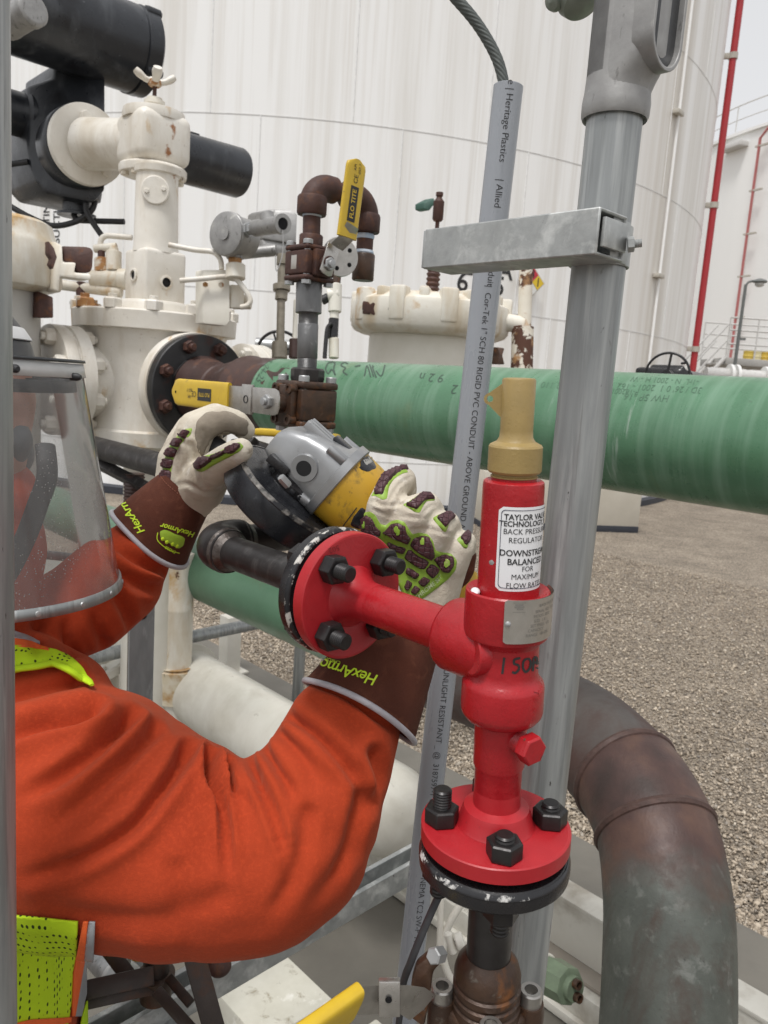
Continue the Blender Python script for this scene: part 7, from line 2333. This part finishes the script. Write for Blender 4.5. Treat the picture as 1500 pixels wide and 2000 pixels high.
sband('shield_bracket', .012, .070, .0012, m_frost, th=.0015)
sband('shield_brim', -.004, .008, .0025, m_helmet, th=.003)
sband('shield_trim', .955, 1.0, .0008, m_galv, ns=2, th=.0022)
for k in range(9):
    a = rad(-85 + 20 * k); q = shield_pt(.978, a, .0020); d_ = (fx * math.cos(a) + fy * math.sin(a))
    mb = MB(fr(q, d_)); mb.lathe([(.0028, 0), (.0024, .001), (0, .0014)], 12); sub_build(mb, 'trim_rivet', m_alu, fs_)
for px_, py_ in ((70, 707), (143, 718)):
    a = rad(-38 if px_ < 100 else -4); q = shield_pt(.045 if px_ < 100 else .065, a, .003); d_ = (fx * math.cos(a) + fy * math.sin(a))
    mb = MB(fr(q, d_)); mb.lathe([(.0036, -.004), (.0036, .003), (.002, .006), (0, .006)], 14); sub_build(mb, 'shield_knob', m_rubber, fs_)

# ---------------- gloves
def glove_build(chains, voxel=.0021, cre=(), smooth_it=5):
    mb = MB()
    for c in chains: mb.chain(c)
    g = remesh(mb, voxel, smooth_it)
    if cre: creases(g, cre, gate=.0)
    soften(g, 1)
    return g
zr = lambda x, y: (640 + x / 4.6875, 860 + y / 4.6875)
dz = -.088
def sh_(ch): return [(a, b, c + dz, r) for a, b, c, r in ch]
rchains = [sh_(c) for c in [
    [(742, 1028, .845, .0172), (749, 988, .836, .0160), (764, 956, .844, .0155), (786, 938, .862, .0138), (789, 958, .89, .0135)],
    [(783, 1035, .842, .0200), (806, 1004, .832, .0178), (832, 988, .842, .0145), (843, 1000, .868, .0135)],
    [(832, 1062, .846, .0190), (856, 1032, .838, .0160), (874, 1022, .848, .0122), (880, 1034, .872, .0120)],
    [(880, 1100, .855, .0180), (897, 1070, .848, .0150), (908, 1058, .856, .0112), (909, 1072, .876, .0110)],
    [(770, 1190, .875, .028), (752, 1100, .866, .022), (742, 1028, .848, .0172)],
    [(795, 1195, .872, .030), (785, 1110, .862, .024), (783, 1035, .846, .020)],
    [(820, 1195, .872, .028), (822, 1120, .862, .024), (832, 1062, .850, .019)],
    [(840, 1190, .875, .026), (860, 1140, .866, .022), (880, 1100, .858, .018)],
    [(742, 1028, .850, .0165), (783, 1035, .848, .018), (832, 1062, .852, .018), (880, 1100, .860, .017)],
    [(750, 1100, .868, .022), (800, 1110, .866, .024), (860, 1140, .868, .021)],
    [(790, 1170, .905, .022), (735, 1110, .925, .018), (705, 1060, .93, .016), (690, 1035, .935, .014)],
]]
zc = lambda pts: [zr(*p) for p in pts]
rcre = [(zc([(400, 560), (520, 590), (640, 590), (720, 560)]), 3.5, .0022, .5, .7, 1), (zc([(430, 640), (560, 690), (700, 700), (860, 710), (960, 700)]), 3.0, .0020, .5, .6, 1),
        (zc([(560, 560), (610, 470), (680, 380), (790, 320)]), 2.6, .0018, .5, 1, .8), (zc([(860, 680), (930, 610), (1000, 590)]), 2.4, .0015, .5, 1, .8),
        (zc([(440, 540), (470, 590), (560, 640)]), 3, .0016, .5, 1, .6), (zc([(760, 820), (900, 810), (1040, 840), (1180, 880)]), 3.2, .0018, .5, .5, 1),
        (zc([(380, 600), (480, 640), (640, 660), (760, 680)]), 3, .0014, .5, .5, 1)]
g1 = glove_build(rchains, cre=rcre)
g1bv = g1.bvh()
GL1 = g1.build('glove', m_leather, PR, smooth=180)
GL1['label'] = 'right leather glove with maroon and lime knuckle pads gripping the grinder body'
def grow(po, g):
    cx, cy = sum(p[0] for p in po) / len(po), sum(p[1] for p in po) / len(po)
    o = []
    for x, y in po:
        L = math.hypot(x - cx, y - cy) + 1e-6
        o.append((x + (x - cx) / L * g, y + (y - cy) / L * g))
    return o
def pads(bv, polys, h, mat, name, par, step=4.0, round_=3.5, conv=zc, smooth=60, g=0.0):
    for po in polys:
        mb = MB(); pad_on(mb, bv, grow(conv(po), g), h, base=-.0015, step=step, round_=round_)
        if mb.v: sub_build(mb, name, mat, par, smooth=smooth)
pads(g1bv, [[(296, 860), (310, 700), (340, 660), (390, 652), (440, 690), (480, 765), (530, 780), (580, 740), (640, 726), (700, 745), (745, 815), (775, 862), (840, 845), (915, 858), (965, 920), (985, 1008), (1050, 1026), (1130, 1036), (1185, 1100), (1172, 1185), (1110, 1265), (1000, 1355), (880, 1445), (780, 1460), (690, 1420), (600, 1200), (450, 1000)],
            [(398, 512), (425, 470), (510, 335), (590, 285), (685, 240), (765, 262), (752, 288), (680, 305), (602, 358), (560, 425), (543, 535), (500, 546), (440, 508)],
            [(688, 592), (755, 555), (845, 490), (920, 490), (988, 550), (905, 556), (874, 600), (842, 664), (800, 658), (740, 618)],
            [(958, 712), (1010, 684), (1055, 668), (1155, 698), (1115, 745), (1085, 836), (1060, 836), (1008, 775)],
            [(1178, 908), (1218, 876), (1300, 848), (1280, 985), (1250, 990)]], .0016, m_lime, 'pad_edge', GL1, step=5)
pads(g1bv, [[(312, 842), (330, 730), (365, 690), (410, 720), (440, 790), (480, 820), (475, 872)],
            [(505, 842), (540, 826), (598, 772), (650, 762), (702, 790), (718, 850), (752, 890), (716, 942)],
            [(752, 962), (788, 895), (858, 878), (922, 890), (948, 950), (975, 1050), (940, 1088)],
            [(968, 1092), (1010, 1060), (1080, 1052), (1142, 1070), (1152, 1130), (1112, 1202), (1060, 1192)],
            [(742, 992), (925, 1102), (870, 1184), (702, 1082)], [(552, 920), (712, 980), (682, 1035), (600, 1000)], [(945, 1130), (1022, 1180), (955, 1262), (898, 1190)],
            [(732, 1160), (842, 1222), (800, 1268), (715, 1215)], [(880, 1250), (932, 1280), (880, 1338), (832, 1296)], [(725, 1280), (772, 1312), (732, 1375), (705, 1340)], [(800, 1330), (848, 1362), (800, 1408), (762, 1382)],
            [(428, 488), (515, 325), (600, 278), (680, 246), (748, 262), (660, 300), (590, 348), (538, 425), (515, 500)],
            [(722, 592), (788, 552), (858, 496), (930, 498), (972, 540), (880, 553), (848, 588), (820, 630)], [(1003, 712), (1058, 680), (1110, 672), (1155, 708), (1110, 733), (1076, 795)],
            [(1222, 892), (1268, 842), (1306, 860), (1292, 920), (1260, 955)]], .0040, m_pad, 'knuckle_pad', GL1, step=3.2, round_=2.0, g=2.8)
def oval(cx, cy, rx_, ry_, rot=0):
    c, s_ = math.cos(rad(rot)), math.sin(rad(rot))
    return [(cx + rx_ * math.cos(t) * c - ry_ * math.sin(t) * s_, cy + rx_ * math.cos(t) * s_ + ry_ * math.sin(t) * c) for t in [2 * math.pi * k / 14 for k in range(14)]]
pads(g1bv, [oval(360, 775, 24, 48, 10), oval(645, 820, 34, 50, -8), oval(880, 922, 32, 46, 15), oval(1100, 1120, 34, 50, 15)], .0048, m_lime, 'pad_oval', GL1, step=3, round_=2)
mb = MB(); text_on(mb, g1bv, 'CHROME SLT', *zr(920, 1345), 11.5, -41, off=.0024, bold=.01, shear=.2)
sub_build(mb, 'pad_lettering', MAT('grey_lime_print', (.45, .52, .30), .5), GL1, smooth=0)

def cuff_build(pa, ra, pb_, rb_, dep, name, root, sx=1.0, up=None, flare=1.0):
    """gauntlet cuff from wrist to hem with soft waves, hem piping"""
    a, b = Vector(pa), Vector(pb_)
    ax = (b - a); L = ax.length; M = fr(a, ax, up)
    n, nk = 26, 64
    out = []
    for lay in (0, 1):
        rows = []
        for i in range(n + 1):
            t = i / n
            r = lerp(ra, rb_, t ** flare) - lay * .0024
            row = []
            for k in range(nk):
                th = 2 * math.pi * k / nk
                wv_ = 1 + .022 * math.sin(3 * th + 1.2 + 2 * t) * t + .012 * math.sin(5 * th + 4 * t)
                row.append((r * wv_ * math.cos(th) * sx, r * wv_ * math.sin(th), L * t + .003 * math.sin(2 * th) * t))
            rows.append(row)
        out.append(rows)
    mb = MB(M)
    vs = []; fs = []
    seq = out[0] + out[1][::-1]
    for r_ in seq: vs += r_
    for i in range(len(seq) - 1):
        for k in range(nk): fs.append([i * nk + k, i * nk + (k + 1) % nk, (i + 1) * nk + (k + 1) % nk, (i + 1) * nk + k])
    mb.add(vs, fs)
    bv = mb.bvh()
    cuff = sub_build(mb, 'cuff', m_cuff, root, smooth=60)
    mb = MB(M); mb.tube([Vector(p) for p in out[0][-1]], .0030, seg=10, closed=True)
    sub_build(mb, 'hem_piping', m_hem, root)
    mb = MB(M)
    for i in (2,):
        pts = [Vector(p) * 1.0 for p in out[0][i]]
        for k in range(0, nk):
            c1, c2 = pts[k], pts[(k + 1) % nk]
            mb.tube([lerp(c1, c2, .15) + Vector((c1.x, c1.y, 0)).normalized() * .0004, lerp(c1, c2, .65) + Vector((c1.x, c1.y, 0)).normalized() * .0004], .0005, seg=5)
    sub_build(mb, 'stitching', MAT('red_brown_thread', (.26, .09, .05), .7), root)
    return bv
cb1 = cuff_build(P(806, 1196, .788), .036, P(704, 1384, .757), .0605, 0, 'cuff', GL1, sx=1.0)
mb = MB(); text_on(mb, cb1, 'HexArmor', 677, 1311, 29, 197, off=.0008, bold=.012, shear=.25, sy=1.1, space=.95); text_on(mb, cb1, 'CHROME SLT', 640, 1288, 9, 196, off=.0008)
sub_build(mb, 'cuff_lettering', m_limeprint, GL1, smooth=0)
mb = MB(); mb.chain([(862, 1165, .797, .014), (885, 1140, .792, .013), (905, 1110, .79, .012), (912, 1085, .79, .010)]); mb.chain([(862, 1165, .797, .014), (880, 1175, .80, .016)])
pl2 = remesh(mb, .003, 4); sub_build(pl2, 'palm_patch', m_cuff, GL1, smooth=180)

# left glove
lch = [
    [(352, 958, .905, .028), (352, 905, .900, .024), (362, 872, .888, .018), (378, 832, .886, .0165), (420, 813, .894, .0150), (458, 822, .903, .0135), (474, 838, .910, .012)],
    [(362, 965, .900, .028), (372, 915, .890, .024), (380, 868, .872, .018), (392, 835, .868, .0165), (430, 818, .874, .0150), (464, 826, .882, .0135), (478, 840, .890, .012)],
    [(345, 955, .915, .026), (345, 900, .912, .022), (352, 868, .908, .017), (370, 836, .908, .0155), (408, 822, .914, .0140), (440, 830, .922, .0125)],
    [(342, 955, .925, .024), (340, 905, .925, .020), (346, 880, .925, .016), (362, 850, .925, .0145), (392, 838, .93, .013), (418, 846, .937, .0115)],
    [(375, 970, .895, .028), (392, 945, .872, .0235), (415, 920, .842, .0190), (440, 900, .808, .0165), (460, 886, .785, .0142), (471, 879, .775, .0122)],
    [(352, 905, .905, .024), (392, 930, .885, .022)],
    [(400, 960, .884, .022), (415, 930, .856, .020)],
]
lcre = [([(372, 868), (380, 890), (384, 915), (380, 935)], 5, .004, .5, 1, .4), ([(352, 845), (362, 870), (366, 895), (352, 925)], 3.5, .0022, .5, 1, .5), ([(400, 905), (392, 925), (398, 950), (420, 962)], 3.5, .0022, .5, .8, .8),
        ([(395, 838), (402, 855), (398, 875)], 3, .002, .5, 1, .6), ([(340, 950), (365, 945), (400, 962), (430, 960)], 4, .002, .5, .6, 1)]
g2 = glove_build(lch, cre=lcre)
g2bv = g2.bvh()
GL2 = g2.build('glove', m_leather, PR, smooth=180)
GL2['label'] = 'left leather glove wrapped round the grinder side handle with a dirty grey palm'
mb = MB(); pad_on(mb, g2bv, [(384, 822), (404, 804), (446, 802), (486, 822), (484, 850), (450, 858), (420, 858), (404, 872), (396, 895), (386, 880), (380, 850)], .0006, base=-.0003, step=4, round_=2)
sub_build(mb, 'palm_patch', m_palm, GL2, smooth=180)
idp = lambda p: p
pads(g2bv, [[(378, 906), (388, 896), (402, 890), (420, 886), (440, 876), (456, 867), (468, 864), (476, 872), (468, 882), (450, 892), (428, 903), (412, 912), (396, 922), (384, 920)],
            [(318, 915), (326, 880), (342, 856), (362, 838), (376, 836), (372, 850), (354, 866), (340, 888), (334, 925), (330, 950), (320, 950)]], .0018, m_lime, 'pad_edge', GL2, conv=idp)
pads(g2bv, [[(384, 908), (396, 896), (412, 893), (416, 900), (400, 912), (388, 916)], [(414, 893), (432, 884), (446, 878), (446, 884), (430, 892), (416, 899)], [(446, 876), (458, 869), (468, 868), (468, 875), (456, 884), (446, 885)],
            [(316, 940), (318, 918), (334, 920), (331, 944)], [(318, 912), (322, 896), (338, 898), (334, 915)], [(324, 890), (332, 874), (346, 878), (339, 893)], [(335, 869), (346, 856), (357, 861), (348, 873)], [(350, 852), (362, 841), (372, 843), (360, 857)]], .0055, m_pad, 'knuckle_pad', GL2, conv=idp, step=2.6, round_=2.0, g=1.8)
cb2 = cuff_build(P(368, 952, .895), .033, P(293, 1050, .90), .0505, 0, 'cuff', GL2)
mb = MB(); text_on(mb, cb2, 'HexArmor', 252, 1002, 22, 236, off=.0008, bold=.012, shear=.25, space=.95)
text_on(mb, cb2, 'HexArmor', 347, 1035, 15, 196, off=.0008, bold=.02, shear=.25); text_on(mb, cb2, 'EN388', 332, 1073, 8, 208, off=.0012, bold=.01)
sub_build(mb, 'cuff_lettering', m_limeprint, GL2, smooth=0)
mb = MB(); pad_on(mb, cb2, [(312, 1038), (322, 1034), (362, 1050), (358, 1066), (348, 1072), (314, 1052)], .0007, base=-.0003, step=4, round_=2); sub_build(mb, 'cuff_label', MAT('lime_label', (.36, .55, .04), .6), GL2)
mb = MB()
for x0, y0 in ((318, 1052), (326, 1058), (337, 1062), (346, 1066)):
    pad_on(mb, cb2, oval(x0, y0, 3.6, 4.6, 20), .0010, base=-.0002, step=2, round_=1.5)
stroke_on(mb, cb2, [(308, 1040), (308, 1056), (330, 1074), (350, 1080)], 1.6, off=.0008)
sub_build(mb, 'cuff_pictograms', m_limeprint, GL2)
# ================================================================== repeats share a group
GROUPS = {'drum': 'barrels on the far platform', 'ball_valve': 'yellow lever ball valves on the small pipe runs', 'concrete_block': 'white and grey concrete blocks',
          'storage_tank': 'white storage tanks', 'green_pipe': 'green coated pipes', 'support_leg': 'white square support legs', 'galvanised_post': 'galvanised pipe posts',
          'fire_water_pipe': 'red pipes on the tank walls', 'relief_valve': 'white capped valves with rust', 'handwheel_valve': 'handwheel valves behind the green pipe',
          'black_flanged_pipe': 'black flanged pipes bolted to the red valve'}
for o in list(COL.objects):
    if o.parent is None and 'label' in o.keys():
        k = o.name.split('.')[0]
        if k in GROUPS: o['group'] = GROUPS[k]
